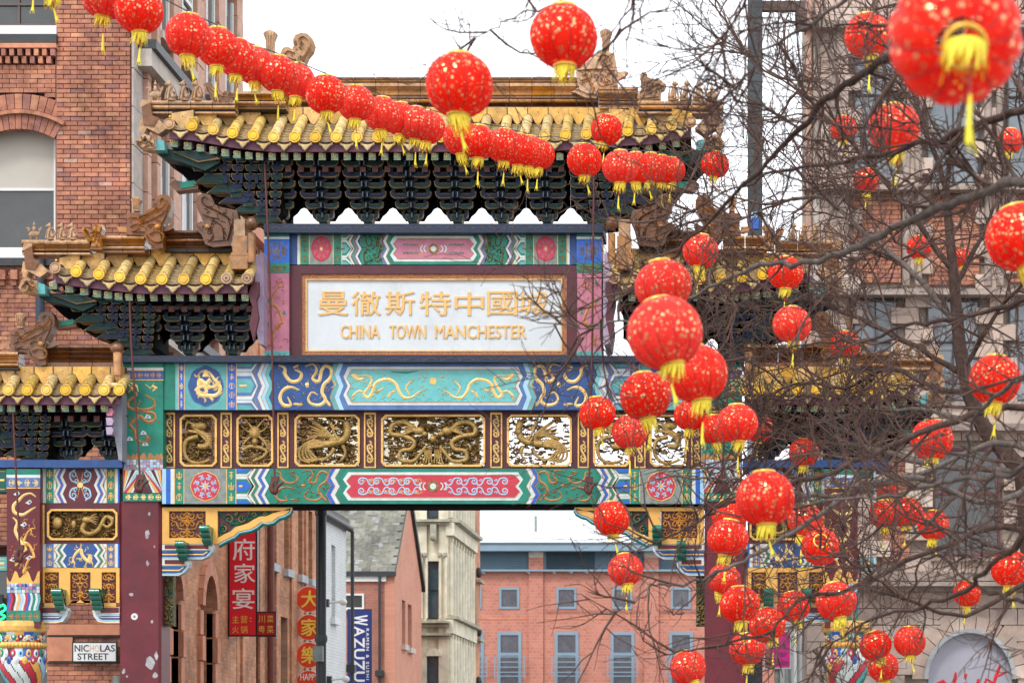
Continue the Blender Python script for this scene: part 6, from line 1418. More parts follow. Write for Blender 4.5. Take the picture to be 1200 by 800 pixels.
# ================================================================ LEFT SIDE OF THE STREET
X = LBX
b2 = thing('orange_brick_building', 'orange brick building with narrow recessed windows and pale sills seen under the archway', 'building', (X - 3, 58, 0))
mb = MB(); Hh = 13.0
wins = [(316, 321.5), (333, 338.5), (349.5, 354.5), (361.5, 366)]
ys = [(-X * F / (XP - a), -X * F / (XP - b)) for a, b in wins]
low = [(-X * F / (XP - 329), -X * F / (XP - 337)), (-X * F / (XP - 300), -X * F / (XP - 306))]
def wallx(mb, y0, y1, z0, z1, ops, x0, x1, m):
    """street wall facing +x, with rectangular openings (ya,yb,za,zb) sorted by y, one per column"""
    y = y0
    for ya, yb, za, zb in sorted(ops):
        mb.box(x0, x1, y, ya, z0, z1, m); mb.box(x0, x1, ya, yb, z0, za, m); mb.box(x0, x1, ya, yb, zb, z1, m); y = yb
    mb.box(x0, x1, y, y1, z0, z1, m)
wallx(mb, 52.95, 62.8, 5.3, Hh, [(a, b, 5.95, 7.6) for a, b in ys], X - .4, X, bside_o)
wallx(mb, 52.95, 62.8, 0, 5.3 - .003, [(a, b, 2.4, 4.85) for a, b in low[::-1]], X - .4, X, bside_o)
mb.box(X - 6, X - .4, 52.95, 62.8, 0, Hh, bside_o); mb.build('wall', b2)
mb = MB(); mb.box(X - .1, X + .2, 52.95, 62.8, Hh - .35, Hh + .02, terr); mb.build('cornice', b2)
for a, b in ys:
    mb = MB(); mb.box(X - .36, X - .3, a, b, 5.95, 7.6, glass); w_ = mb.build('window', b2); mb = MB(); mb.box(X - .2, X + .12, a - .12, b + .12, 5.78, 5.95, mat('pale_sill', (.42, .45, .48), .8, .2, 5)); mb.build('sill', w_)
for a, b in low:
    mb = MB(); mb.box(X - .36, X - .3, a, b, 2.4, 4.85, glass); mb.build('window', b2)
mb = MB(); y = -X * F / (XP - 312); mb.tube([(X + .1, y, 0), (X + .1, y, 7.0)], .08, mat('rust_pipe', (.16, .045, .03), .6, .2, 6), 8); mb.tube([(X + .1, y, 7.0), (X + .1, y - .35, 7.0)], .07, MT['rust_pipe'], 8); mb.build('downpipe', b2)
for k in range(10):
    mb = MB(); y = 53.3 + k * 1.9; y < 62 and mb.box(X, X + .05, y, y + .28, .1, Hh - .4, bside_o)
    if mb.v: mb.build('brick_pilaster', b2)

wh = thing('white_painted_building', 'white painted building with small sash windows and black gutter beside the tall lamp post', 'building', (X - 3, 65, 0))
wpaint = brickmat('white_painted_brick', (.72, .74, .74), (.66, .68, .68), (.58, .6, .6), .225, .078, 'YZ', .7, .008, .12)
mb = MB(); wallx(mb, 62.85, 67.1, 0, 7.7, [(64.75, 65.35, 5.2, 7.05)], X - .3, X + .02, wpaint); mb.box(X - 6, X - .3, 62.85, 67.1, 0, 7.7, wpaint); mb.build('wall', wh)
mb = MB(); mb.box(X - .28, X - .22, 64.75, 65.35, 5.2, 7.05, glass); w_ = mb.build('window', wh); mb = MB(); mb.box(X - .2, X - .1, 64.75, 64.85, 5.2, 7.05, whitep); mb.box(X - .2, X - .1, 65.25, 65.35, 5.2, 7.05, whitep); mb.box(X - .2, X - .08, 64.85, 65.25, 6.1, 6.2, whitep); mb.box(X - .1, X + .14, 64.6, 65.5, 5.04, 5.2, whitep); mb.build('frame', w_)
mb = MB(); mb.tube([(X + .12, 62.8, 7.66), (X + .12, 67.2, 7.66)], .09, gutter, 8); mb.box(X - .4, X + .1, 62.8, 67.15, 7.702, 7.85, gutter); mb.build('gutter', wh)
mb = MB(); mb.prismx([(62.8, 7.86), (67.15, 7.86), (67.15, 7.9), (62.8, 7.9)], X - 4, X + .1, gutter); mb.build('roof', wh)
mb = MB(); mb.tube([(X + .16, 67.25, 0), (X + .16, 67.25, 7.6)], .05, gutter, 8); mb.box(X + .02, X + .24, 67.1, 67.4, 3.9, 4.1, gutter); mb.build('downpipe', wh)
for y, z in ((63.6, 5.4), (64.0, 3.5)):
    mb = MB(); mb.box(X + .02, X + .14, y, y + .14, z, z + .2, gutter); mb.tube([(X + .1, y + .05, z + .1), (X + .45, y, z + .14)], .03, whitep, 6); mb.ell((X + .5, y, z + .12), (.1, .08, .09), whitep, 8, 5); mb.build('floodlight', wh)

# gabled salmon building
DG = 76.3
gb = thing('gabled_building', 'small salmon pink gabled building with grey slate roof and red brick side wall', 'building', (-12, DG, 0))
bfr = brickmat('front_red_brick', (.40, .13, .09), (.48, .18, .12), (.34, .22, .18), .225, .078, 'XZ', .85, .010, .3)
salmon = brickmat('salmon_painted_brick', (.66, .30, .20), (.61, .27, .18), (.56, .25, .17), .225, .078, 'YZ', .8, .006, .15)
GX = UX(462.5, DG); DGe = 82.5; ze = VZ(671, DG); yr = 79.4; zr = 9.75
mb = MB(); mb.box(-20, GX - .302, DG, DG + .3, 0, ze, bfr); mb.build('brick_wall', gb)
mb = MB(); gw = [(471, 475, 703, 755), (478, 482.5, 708, 759)]
ops = []
for a, b, va, vb in gw:
    ya, yb = -GX * F / (XP - a), -GX * F / (XP - b); ym = (ya + yb) / 2; ops.append((ya, yb, VZ(vb, ym), VZ(va, ym)))
wallx(mb, DG, DGe, 0, ze, ops, GX - .3, GX, salmon); mb.prismx([(DG, ze), (DGe, ze), (yr, zr)], GX - .3, GX, salmon); mb.box(-20, GX - .3, DG + .3, DGe, 0, ze, salmon); mb.build('gable_wall', gb)
for o_ in ops:
    mb = MB(); mb.box(GX - .26, GX - .2, *o_[:2], *o_[2:], glass); w_ = mb.build('window', gb); mb = MB(); mb.box(GX - .22, GX - .12, o_[0], o_[0] + .14, o_[2], o_[3], whitep); mb.box(GX - .1, GX + .12, o_[0] - .1, o_[1] + .1, o_[2] - .16, o_[2], cream); mb.build('sill', w_)
mb = MB(); mb.prismx([(yr - .1, zr + .05), (DGe + .25, ze - .15), (DGe + .25, ze + .05), (yr, zr + .22)], GX - .1, GX + .1, gutter); mb.build('verge_board', gb)
# slates laid one by one on the slope that faces the viewer
slate = piecemat('slate', [(0, (.150, .148, .12)), (.2, (.19, .185, .145)), (.45, (.17, .165, .125)), (.6, (.215, .21, .18)), (.75, (.135, .135, .11)), (.93, (.27, .275, .26))], .7, .5, 6)
sv = Vector((0, yr - DG, zr - ze)); Ls = sv.length; sv.normalize(); nrm = Vector((0, -sv.z, sv.y))
mb = MB(); mb.add([(-20, DG, ze + .012), (GX + .04, DG, ze + .012), (GX + .04, yr, zr + .012), (-20, yr, zr + .012), (-20, DGe, ze - .02), (GX + .02, DGe, ze - .02)], [(0, 1, 2, 3), (3, 2, 5, 4)], mat('slate_bed', (.10, .10, .09), .9)); rfg = mb.build('roof', gb)
q = MB(); wq, hq = .25, .34; vs = [Vector((-wq / 2 + .004, 0, 0)), Vector((wq / 2 - .004, 0, 0)), Vector((wq / 2 - .004, sv.y * hq, sv.z * hq)), Vector((-wq / 2 + .004, sv.y * hq, sv.z * hq))]
q.add([tuple(p + nrm * .012) for p in vs] + [tuple(p - nrm * .01) for p in vs], [(0, 1, 2, 3), (4, 5, 1, 0), (5, 6, 2, 1), (7, 4, 0, 3)], slate); sme = q.mesh('slate', origin=(0, 0, 0))
rows = int(Ls / .215)
for r in range(rows):
    for c in range(9):
        x = GX - .12 - c * wq - (wq / 2 if r % 2 else 0); p = Vector((x, DG, ze)) + sv * (r * .215) + nrm * (.02 + R.uniform(-.004, .008)); inst('slate', sme, rfg, p)
mb = MB(); mb.box(-20, GX + .05, DG - .16, DG + .02, ze - .1, ze + .04, gutter); mb.build('gutter', gb)
mb = MB(); mb.box(-20, GX - .25, DG - .08, DG - .002, VZ(681, DG), ze - .1, whitep); mb.build('fascia_board', gb)
window(gb, 402, 695, 426.5, 713.5, DG - .05, whitep, glass, mull=(412.5,), fw_=2.2, sill=(1.5, cream))
mb = MB(); x = UX(445.5, DG); mb.tube([(x, DG - .12, 0), (x, DG - .12, ze)], .04, gutter, 8); mb.box(x - .12, x + .12, DG - .25, DG, VZ(792, DG), VZ(785, DG), gutter); mb.build('downpipe', gb)

# stone building with bay
DS = 84.0
sb = thing('pale_stone_building', 'pale carved sandstone building with corner bay and rows of slim window piers down the street', 'building', (-14, DS, 0))
sand = mat('sandstone', (.70, .64, .49), .85, .25, 1.6, dirt=.3, bump=.3); sand_d = mat('weathered_sandstone', (.38, .36, .28), .85, .35, 2, dirt=.5)
blueglass = mat('blue_grey_glass', (.04, .075, .10), .15, .3, 3, spec=.8, bump=0)
SX = UX(525, DS)
mb = MB(); mb.box(-20, SX - .3, DS + .12, DS + 7, 0, 14, sand); mb.pb(500, 608, 514, 655.5, DS + .02, .1, sand); mb.pb(500, 725, 514, 766.5, DS + .02, .1, sand)
mb.pb(485, 560, 500, 990, DS - .12, .4, sand); mb.pb(514, 560, 525, 990, DS - .12, .4, sand)
mb.build('wall', sb)
mb = MB()
for v, h, p in ((608, 3, .25), (612, 2, .15), (727, 2.4, .3), (731, 3, .15), (741, 3, .25), (745.5, 1.5, .12)): mb = MB(); mb.pb(484, v, 526.5, v + h, DS - .12 - p, .5, sand_d); mb.build('ledge', sb)
for v0, v1 in ((657, 724), (768, 840), (560, 606)):
    w_ = window(sb, 501, v0, 514.5, v1, DS - .03, gutter, blueglass, bar=((v0 + v1) / 2,), fw_=1.0)
    mb = MB(); mb.poly([(499, v0), (499, v0 - 4), (503, v0 - 8), (508, v0 - 9.5), (513, v0 - 8), (517, v0 - 4), (517, v0)], DS - .2, .2, sand); mb.build('window_hood', sb)
for u in (494, 500, 516, 522.5):
    mb = MB(); mb.tube([W(u, 724, DS - .2), W(u, 652, DS - .2)], .045, sand, 8); mb.box(UX(u - 2, DS), UX(u + 2, DS), DS - .3, DS - .1, VZ(652, DS), VZ(648, DS), sand_d); mb.build('column_shaft', sb)
mb = MB()
mb.pb(504, 614, 511, 632, DS - .35, .25, sand_d); mb.ell(W(507.5, 629, DS - .3), (.12, .1, .14), sand_d, 8, 5); mb.build('carved_bracket', sb)
mb = MB(); mb.box(SX - .3, SX - .02, DS, DS + 7, 0, 14, sand_d); mb.build('street_wall', sb)
for k in range(9):
    y = DS + .15 + k * .82
    for z0, z1, r_ in ((9.55, 13, .07), (6.35, 8.75, .07), (2.4, 5.6, .09)):
        mb = MB(); mb.tube([(SX + .06, y, z0), (SX + .06, y, z1)], r_ + .04, sand, 6); mb.box(SX - .05, SX + .16, y - .1, y + .1, z1, z1 + .14, sand); mb.build('window_pier', sb)
        mb = MB(); mb.box(SX - .03, SX, y + .14, y + .68, z0 + .1, z1 - .15, blueglass); mb.build('pane', sb)
for z, h, p in ((8.95, .42, .22), (9.38, .12, .4), (5.75, .45, .2), (6.22, .1, .36), (2.1, .25, .3), (13.2, .5, .4)):
    mb = MB(); mb.box(SX - .05, SX + p, DS - .2, DS + 7.1, z, z + h, sand if h > .2 else sand_d); mb.build('string_course', sb)
mb = MB(); mb.box(SX - 4, SX + .12, DS + 7.15, DS + 8.8, 0, 14, bside_o)
for z in (4.4, 6.2, 8.3): mb.ell((SX + .2, DS + 7.6, z), (.12, .12, .2), gutter, 7, 5); mb.box(SX + .1, SX + .3, DS + 7.3, DS + 8.7, z - .35, z - .25, sand_d)
mb.build('red_end_bay', sb)

# far red brick block
DF = 120.0
fb = thing('modern_brick_block', 'wide modern salmon brick block with blue-grey louvres and balcony windows closing the street', 'building', (0, DF, 0))
fbm = brickmat('far_brick', (.54, .205, .145), (.44, .155, .11), (.48, .28, .22), .225, .15, 'XZ', .85, .012, .12)
bsteel = mat('blue_grey_cladding', (.20, .29, .36), .45, .1, 1, bump=.03); bsteel_d = mat('dark_louvre', (.09, .13, .16), .5, .15, 2)
roofw = mat('pale_metal_roof', (.62, .65, .66), .4, .05, 1)
mb = MB(); mb.pb(545, 667, 1010, 950, DF, 20, fbm); mb.build('wall', fb)
mb = MB()
for k in range(120): 
    u = 540 + k * 4; mb.add([tuple(W(u, 636, DF - .6)), tuple(W(u + 3.7, 636, DF - .6)), tuple(W(u + 3.7, 636, DF - .6) + Vector((0, 12, 1.6))), tuple(W(u, 636, DF - .6) + Vector((0, 12, 1.6)))], [(0, 1, 2, 3)], roofw)
mb.pb(540, 622, 1012, 636, DF + 8, .2, roofw); mb.build('metal_roof', fb)
mb = MB(); mb.pb(540, 636, 1012, 645, DF - .7, .8, bsteel); mb.pb(540, 635, 1012, 637, DF - .75, .1, bsteel_d); mb.build('fascia', fb)
mb = MB(); mb.pb(540, 645, 1012, 667, DF + .1, .5, bsteel); mb.build('cladding_band', fb)
for a, b, m_ in ((540, 619, bsteel), (640, 697, bsteel_d), (698, 754, bsteel), (772, 850, bsteel), (870, 1000, bsteel)):
    for j in range(9):
        mb = MB(); z = VZ(646.5 + j * 2.3, DF); mb.prismx([(DF - .02, z - .075), (DF + .1, z + .01), (DF + .1, z - .01), (DF + .0, z - .09)], UX(a, DF), UX(b, DF), m_); mb.build('louvre_slat', fb)
for a in (619.5, 755, 851):
    mb = MB(); mb.pb(a, 645, a + 17, 653, DF - .12, .3, cream); mb.pb(a, 653.2, a + 17, 950, DF - .12, .2, fbm); mb.build('brick_pier', fb)
mb = MB(); mb.pb(540, 667, 1012, 669, DF - .35, .4, bsteel)
for u in (562, 615, 645, 665, 683, 710, 735, 790, 830): mb.poly([(u, 669), (u + 6, 669), (u + 6, 672)], DF - .3, .1, bsteel)
mb.build('gutter_shelf', fb)
mb = MB(); mb.pb(545, 723.5, 1010, 725, DF - .02, .1, terr); mb.build('string_course', fb)
for k in range(60):
    mb = MB(); u = 640 + k * 4.0; 
    if u < 850 and not 755 < u < 772: mb.poly([(u, 716), (u + 2, 713), (u + 4, 716), (u + 2, 719)], DF - .03, .05, bfr); mb.build('diaper_brick', fb)
for k, u in enumerate((541, 585, 652, 717.5, 786, 852, 918)):
    w_ = window(fb, u, 688, u + 23.5, 713, DF - .05, bsteel, mat('curtained_glass', (.10, .10, .12), .2, .3, 3, spec=.6), fw_=2.6)
    u2 = u - 2; w2 = window(fb, u2, 740, u2 + 28, 810, DF - .05, bsteel, MT['curtained_glass'], bar=(766,), fw_=3.6)
    mb = MB()
    for v in (768.5, 774.5, 780.5, 786.5, 791): mb.pb(u2 - 4, v, u2 + 32, v + 1.1, DF - .5, .04, bsteel)
    for a in (u2 - 4, u2 + 31): mb.pb(a, 768, a + 1, 793, DF - .52, .04, bsteel)
    mb.build('balcony_rail', w2)
mb = MB(); mb.pb(626, 604, 629, 622, DF + 7, .3, grey_p); mb.build('roof_vent', fb)
# trees and roofs far off to close the view
mb = MB(); mb.box(60, 260, 200, 230, 0, 9, mat('far_wall', (.3, .26, .24), .9)); o = mb.build('far_buildings'); tag(o, 'plain distant buildings beyond the end of the street', 'building')

# ================================================================ RIGHT-HAND BUILDING behind the tree
DR = 46.0
rb = thing('carved_stone_building', 'tall brown stone building with red brick infill and arched window behind the bare trees', 'building', (4, DR, 0))
rst = piecemat('ashlar', [(0, (.53, .40, .33)), (.25, (.57, .44, .365)), (.5, (.50, .375, .31)), (.75, (.60, .48, .40)), (.9, (.53, .42, .36))], .85, .35, 3)
rsd = mat('dark_ledge_stone', (.33, .265, .225), .85, .4, 3, dirt=.5); frame_m = mat('maroon_window_frame', (.14, .03, .04), .5, .2, 4)
skyglass = mat('sky_reflection_glass', (.14, .17, .19), .06, .3, 1.5, bump=0, spec=1)  # sky reflection put into the blue-grey base colour
mb = MB(); mb.pb(945, -260, 1600, 990, DR + .15, 4, mat('stone_core', (.34, .28, .23), .9, .3, 3)); mb.build('wall', rb)
WN = [(1000, 1052, 40, 210), (1086, 1148, 40, 215), (1000, 1052, 350, 470), (1086, 1148, 350, 470), (1092, 1172, 525, 652), (1180, 1250, 40, 215), (1182, 1250, 350, 470), (1200, 1270, 525, 652)]
BR = [(1000, 1056, 225, 335), (1088, 1148, 228, 335), (1033, 1066, 530, 662), (1182, 1240, 230, 335)]
hw_ = [lambda u, v: any(a - 5 < u < b + 5 and c - 4 < v < d + 4 for a, b, c, d in WN + BR), lambda u, v: 672 < v < 692, lambda u, v: (u - 1137) ** 2 + (v - 795) ** 2 < 66 ** 2 or (v > 790 and abs(u - 1137) < 62)]
bricks(rb, [(945, -30, 1260, 672), (945, 693, 1260, 820)], DR, cw=33, chh=19.5, holes=hw_, budget=300, bw=.2, mt=rst, nm='stone_block', jit=.01)
for a, b, c, d in BR:
    mb0 = MB(); bricks(rb, [(a, c, b, d)], DR + .06, cw=15, chh=5.3, budget=0, mt=brk)
for a, b, c, d in WN:
    window(rb, a, c, b, d, DR + .05, frame_m if c > 500 else gutter, skyglass if c < 500 else glass, bar=(c + (d - c) * .42,), mull=((a + b) / 2,) if c < 500 else (), fw_=3 if c > 500 else 2, sill=(5, rsd))
for v, h, p in ((672, 8, .3), (681, 5, .5), (687, 5, .25), (338, 7, .3), (216, 6, .25), (496, 8, .3), (24, 8, .3)):
    mb = MB(); mb.pb(943, v, 1260, v + h, DR - p, p + .2, rsd); mb.build('ledge', rb)
for u in (956, 976, 1062, 1076, 1158, 1172):
    mb = MB(); mb.tube([W(u, 335, DR - .02), W(u, 225, DR - .02)], .07, cream if u == 956 else rsd, 8); mb.tube([W(u, 210, DR - .02), W(u, 36, DR - .02)], .07, rsd, 8); mb.build('shaft', rb)
mb = MB(); mb.pb(945, -60, 951, 672, DR - .08, .2, terr_p); mb.build('corner_bead', rb)
# arched doorway with pale panel and red brush writing
for k in range(13):
    a0, a1 = -pi + pi * k / 13, -pi + pi * (k + 1) / 13 - .015; mb = MB(); mb.rnd = R.random() + .001
    mb.poly([(1137 + 53 * cos(a0), 795 + 58 * sin(a0)), (1137 + 53 * cos(a1), 795 + 58 * sin(a1)), (1137 + 68 * cos(a1), 795 + 74 * sin(a1)), (1137 + 68 * cos(a0), 795 + 74 * sin(a0))], DR - .04, .2, rst); mb.build('arch_stone', rb)
mb = MB(); ag = mat('grey_arch_mould', (.36, .37, .38), .6, .25, 5)
pa = [(-pi + pi * k / 24) for k in range(25)]
mb.poly([(1137 + 49 * cos(a), 795 + 54 * sin(a)) for a in pa] + [(1137 + 54 * cos(a), 795 + 59 * sin(a)) for a in pa[::-1]], DR - .1, .3, ag); mb.build('arch_moulding', rb)
mb = MB(); mb.poly([(1137 + 49 * cos(a), 795 + 54 * sin(a)) for a in pa] + [(1186, 900), (1088, 900)], DR + .1, .04, mat('lilac_panel', (.40, .39, .45), .5, .08, 2)); mb.build('arch_panel', rb)
mb = MB(); rw = mat('red_lettering', (.70, .015, .03), .5, .1, 4)
mb.rib([([(1098, 800), (1105, 797), (1110, 802)], [3, 4, 3]), ([(1120, 787), (1119, 796), (1117, 806)], [2, 4.5, 3]), ([(1132, 789), (1131, 795)], [4, 2]), ([(1131, 799), (1130, 806)], [3.5, 3]), ([(1147, 795), (1144, 806)], [3, 4.5]), ([(1152, 806), (1156, 795), (1163, 799), (1161, 806)], [2.5, 3.5, 3.5, 3]), ([(1172, 779), (1167, 792), (1164, 804)], [3, 4, 3]), ([(1166, 793), (1174, 789), (1180, 786)], [2, 3, 2])], DR + .095, rw, .012); mb.build('brush_writing', rb)

# poster, shop signs and grey shopfront seen beside the right-hand column
sf = thing('grey_shopfront', 'pale grey shopfront with purple panels behind the right-hand drum urn', 'shop', W(930, 890, 58))
mb = MB(); mb.pb(915, 700, 968, 1000, 58, 3, mat('pale_grey_render', (.42, .44, .47), .7, .12, 3)); mb.build('wall', sf)
mb = MB(); mb.tube([W(922, 735, 57.9), W(922, 900, 57.9)], .05, grey_p, 8); mb.tube([W(932, 735, 57.9), W(932, 900, 57.9)], .04, white, 8); mb.build('pipe', sf)
pp_ = mat('purple_vinyl', (.20, .01, .42), .4, .05, 3)
mb = MB(); mb.pb(950, 700, 953, 1000, 57.9, .1, whitep); mb.pb(957, 764, 967, 781, 57.95, .04, pp_); mb.build('purple_panel', sf)
mb = MB(); mb.pb(957, 785, 967, 810, 57.95, .04, pp_); mb.build('purple_panel', sf)
mb = MB(); mb.pb(952, 700, 968, 757, 57.93, .06, mat('pale_lilac_board', (.55, .5, .6), .5, .1, 3)); mb.poly(circ(956, 745, 5, 14), 57.9, .03, grey_p); mb.poly(circ(956, 745, 3.4, 12), 57.88, .03, white); mb.build('lilac_board', sf)
ps = thing('pink_poster', 'bright pink hair salon poster with a portrait beside the right-hand column', 'poster', W(911, 760, 50))
mb = MB(); mb.pb(895, 739, 927, 783, 50, .06, white); mb.pb(896.5, 741, 925.5, 781, 49.99, .02, mat('magenta_print', (.68, .03, .30), .4, .1, 3)); mb.build('board', ps)
mb = MB(); mb.poly([(897, 748), (903, 750), (905, 760), (904, 770), (906, 780.5), (897, 780.5)], 49.985, .004, mat('portrait_print', (.30, .12, .10), .5, .5, 20)); mb.poly(circ(899, 758, 4, 12), 49.982, .004, pink_p); mb.build('portrait', ps)
mb = MB(); wht = whitep; ik = mat('grey_ink', (.06, .05, .07), .5)
text_mb(mb, 'Hair', 911, 762, 922, 769, 49.988, ik, .004); text_mb(mb, 'Salon', 909, 771.5, 924, 779, 49.988, ik, .004); text_mb(mb, '&', 917, 753, 921, 758.5, 49.988, ik, .004); mb.build('lettering', ps)
mb = MB(); mb.tube([W(911, 783, 50.1), W(911, 1000, 50.1)], .06, grey_p, 8); mb.build('post', ps)

# ================================================================ SIGNS AND POSTS IN THE STREET
rs = thing('red_restaurant_sign', 'tall red projecting sign with white Chinese characters and a small side board', 'shop sign', W(284, 700, 52))
redp = mat('sign_red', (.74, .012, .03), .35, .06, 2, bump=.02)
Dg = 52.0; mb = MB(); mb.pb(267.5, 618, 301.5, 745, Dg, .18, black); mb.pb(269, 619, 299.5, 743.5, Dg - .01, .02, redp); mb.build('board', rs)
mb = MB(); mb.pb(301.7, 716, 323.5, 745.5, Dg + .02, .16, black); mb.pb(301.7, 717.5, 322, 743.5, Dg + .01, .02, mat('sign_dark_red', (.42, .01, .02), .35, .06, 2, bump=.02)); mb.build('side_board', rs)
wt = mat('white_lettering', (.85, .82, .80), .4, .03, 3); yl = mat('yellow_lettering', (.80, .52, .08), .4, .05, 3)
for c, (u0, v0, u1, v1) in (('府', (273, 631, 298.5, 656)), ('家', (274.5, 660, 299, 682.5)), ('宴', (272.5, 689, 298, 713))):
    mb = MB(); text_mb(mb, c, u0, v0, u1, v1, Dg - .01, wt, .008, .2); mb.build('chinese_character', rs)
mb = MB()
for c, u, v in (('主', 272, 721), ('营', 282, 721), ('火', 272, 733), ('锅', 282, 733)): text_mb(mb, c, u, v, u + 8, v + 8.5, Dg - .01, yl, .006)
text_mb(mb, ':', 293, 723, 294.5, 728, Dg - .01, yl, .006); mb.build('small_lettering', rs)
mb = MB()
for c, u, v in (('川', 303, 720.5), ('菜', 313, 720.5), ('粤', 303, 732.5), ('菜', 313, 732.5)): text_mb(mb, c, u, v, u + 7.5, v + 8.5, Dg + .01, yl, .006)
mb.build('small_lettering', rs)
mb = MB()
for v in (640, 720): mb.box(X - .05, UX(268, Dg), Dg + .05, Dg + .1, VZ(v, Dg), VZ(v - 1.5, Dg), black)
mb.build('wall_bracket', rs)

ds = thing('round_disc_sign', 'stack of orange-red round sign discs with yellow characters behind the lamp post', 'shop sign', W(360, 740, 60))
orr = mat('disc_orange_red', (.80, .06, .02), .35, .08, 2, bump=.02); yb = mat('bright_yellow_lettering', (.92, .70, .10), .4, .05, 3)
mb = MB(); mb.pb(341, 694, 348, 707, 60.05, .12, gutter); mb.box(UX(361, 60), UX(363, 60), 60.15, 60.25, 0.1, VZ(690, 60), gutter); mb.pb(341, 790, 348, 800, 60.05, .12, gutter); mb.build('bracket', ds)
for v, c in ((701.5, '大'), (734.5, '家'), (767, '樂'), (800, None)):
    mb = MB(); mb.lathe([(15.4 * .02, .1), (15.4 * .02, 0)], W(362, v, 60), wt, 28, 'y', False); mb.lathe([(14.6 * .02, 0), (14.6 * .02, -.01)], W(362, v, 60), orr, 28, 'y', False); d_ = mb.build('disc', ds)
    mb = MB()
    if c: text_mb(mb, c, 353, v - 10, 373, v + 10, 59.99, yb, .008, .35)
    else: text_mb(mb, 'HAPPY', 352, 789, 373, 796.5, 59.99, wt, .008, .15)
    mb.build('lettering', d_)

ws = thing('blue_banner_sign', 'tall navy blue banner sign with white sideways ramen bar lettering', 'shop sign', W(421, 760, 70))
navy = mat('sign_navy', (.02, .035, .20), .4, .08, 2, bump=.02); Dw = 70.0
mb = MB(); mb.pb(407, 713, 435.5, 840, Dw, .12, gutter); mb.pb(408.2, 714.5, 434.3, 838.5, Dw - .01, .02, navy); mb.build('board', ws)
mb = MB()
for i, c in enumerate('WAZUZU'):
    v = 720.5 + i * 13.2; text_mb(mb, c, 412 if i == 0 else 415, v, 430.5 if i == 0 else 427, v + 11.4, Dw - .01, wt, .008, .5, rot=90)
mb.build('large_lettering', ws)
mb = MB(); text_mb(mb, 'RAMEN & SUSHI BAR', 429.2, 736, 432.4, 815, Dw - .01, wt, .006, .12, rot=90, space=1.4); mb.build('small_lettering', ws)
mb = MB(); mb.box(X, UX(408, Dw), Dw + .03, Dw + .08, VZ(722, Dw), VZ(720, Dw), gutter); mb.build('wall_bracket', ws)

lp = thing('lamp_post', 'thick black steel lamp post standing under the archway in front of the white building', 'lamp post', (UX(376, 43.2), 43.2, 0))
mb = MB(); x = UX(376.3, 43.2); mb.tube([(x, 43.2, 0), (x, 43.2, VZ(560, 43.2))], .086, black, 16); mb.build('pole', lp)
mb = MB(); mb.lathe([(.1, 0), (.105, .05), (.1, .1)], (x, 43.2, VZ(604, 43.2)), black, 16); mb.lathe([(.1, 0), (.11, .06), (.1, .12)], (x, 43.2, VZ(752, 43.2)), dsteel, 16); mb.build('collar', lp)
mb = MB(); mb.box(x - .10, x + .06, 42.95, 43.12, VZ(775, 43.2), VZ(757, 43.2), grey_p); mb.build('control_box', lp)
mb = MB(); mb.lathe([(.16, 0), (.16, .9), (.1, 1.0)], (x, 43.2, 0), black, 16); mb.build('base', lp)
mb = MB(); zt = VZ(560, 43.2); mb.tube([(x, 43.2, zt - .1), (x - .1, 43.2, zt + .5), (x - .8, 43.2, zt + .7)], .05, black, 8); mb.box(x - 1.3, x - .7, 43.1, 43.3, zt + .62, zt + .78, dsteel); mb.build('lantern_arm', lp)
dp = thing('steel_mast', 'tall dark square steel mast rising beside the right-hand roofs of the archway', 'mast', (UX(884.5, 43.4), 43.4, 0))
mb = MB(); mb.pb(876, -200, 893.5, 1015, 43.3, .25, dsteel); mb.build('pole', dp)
mb = MB(); mb.pb(893.5, 1, 944, 12, 43.35, .15, mat('rust_arm', (.09, .055, .045), .6, .3, 5)); mb.pb(932, 12, 946, 34, 43.35, .2, MT['rust_arm']); mb.build('arm', dp)
mb = MB(); mb.pb(879, 255, 889, 268, 43.28, .02, blue_b); mb.pb(880, 248, 888, 255, 43.28, .02, blue_p); mb.build('sticker', dp)
mb = MB(); mb.box(UX(870, 43.4), UX(899, 43.4), 43.2, 43.7, 0, .5, dsteel); mb.build('base', dp)
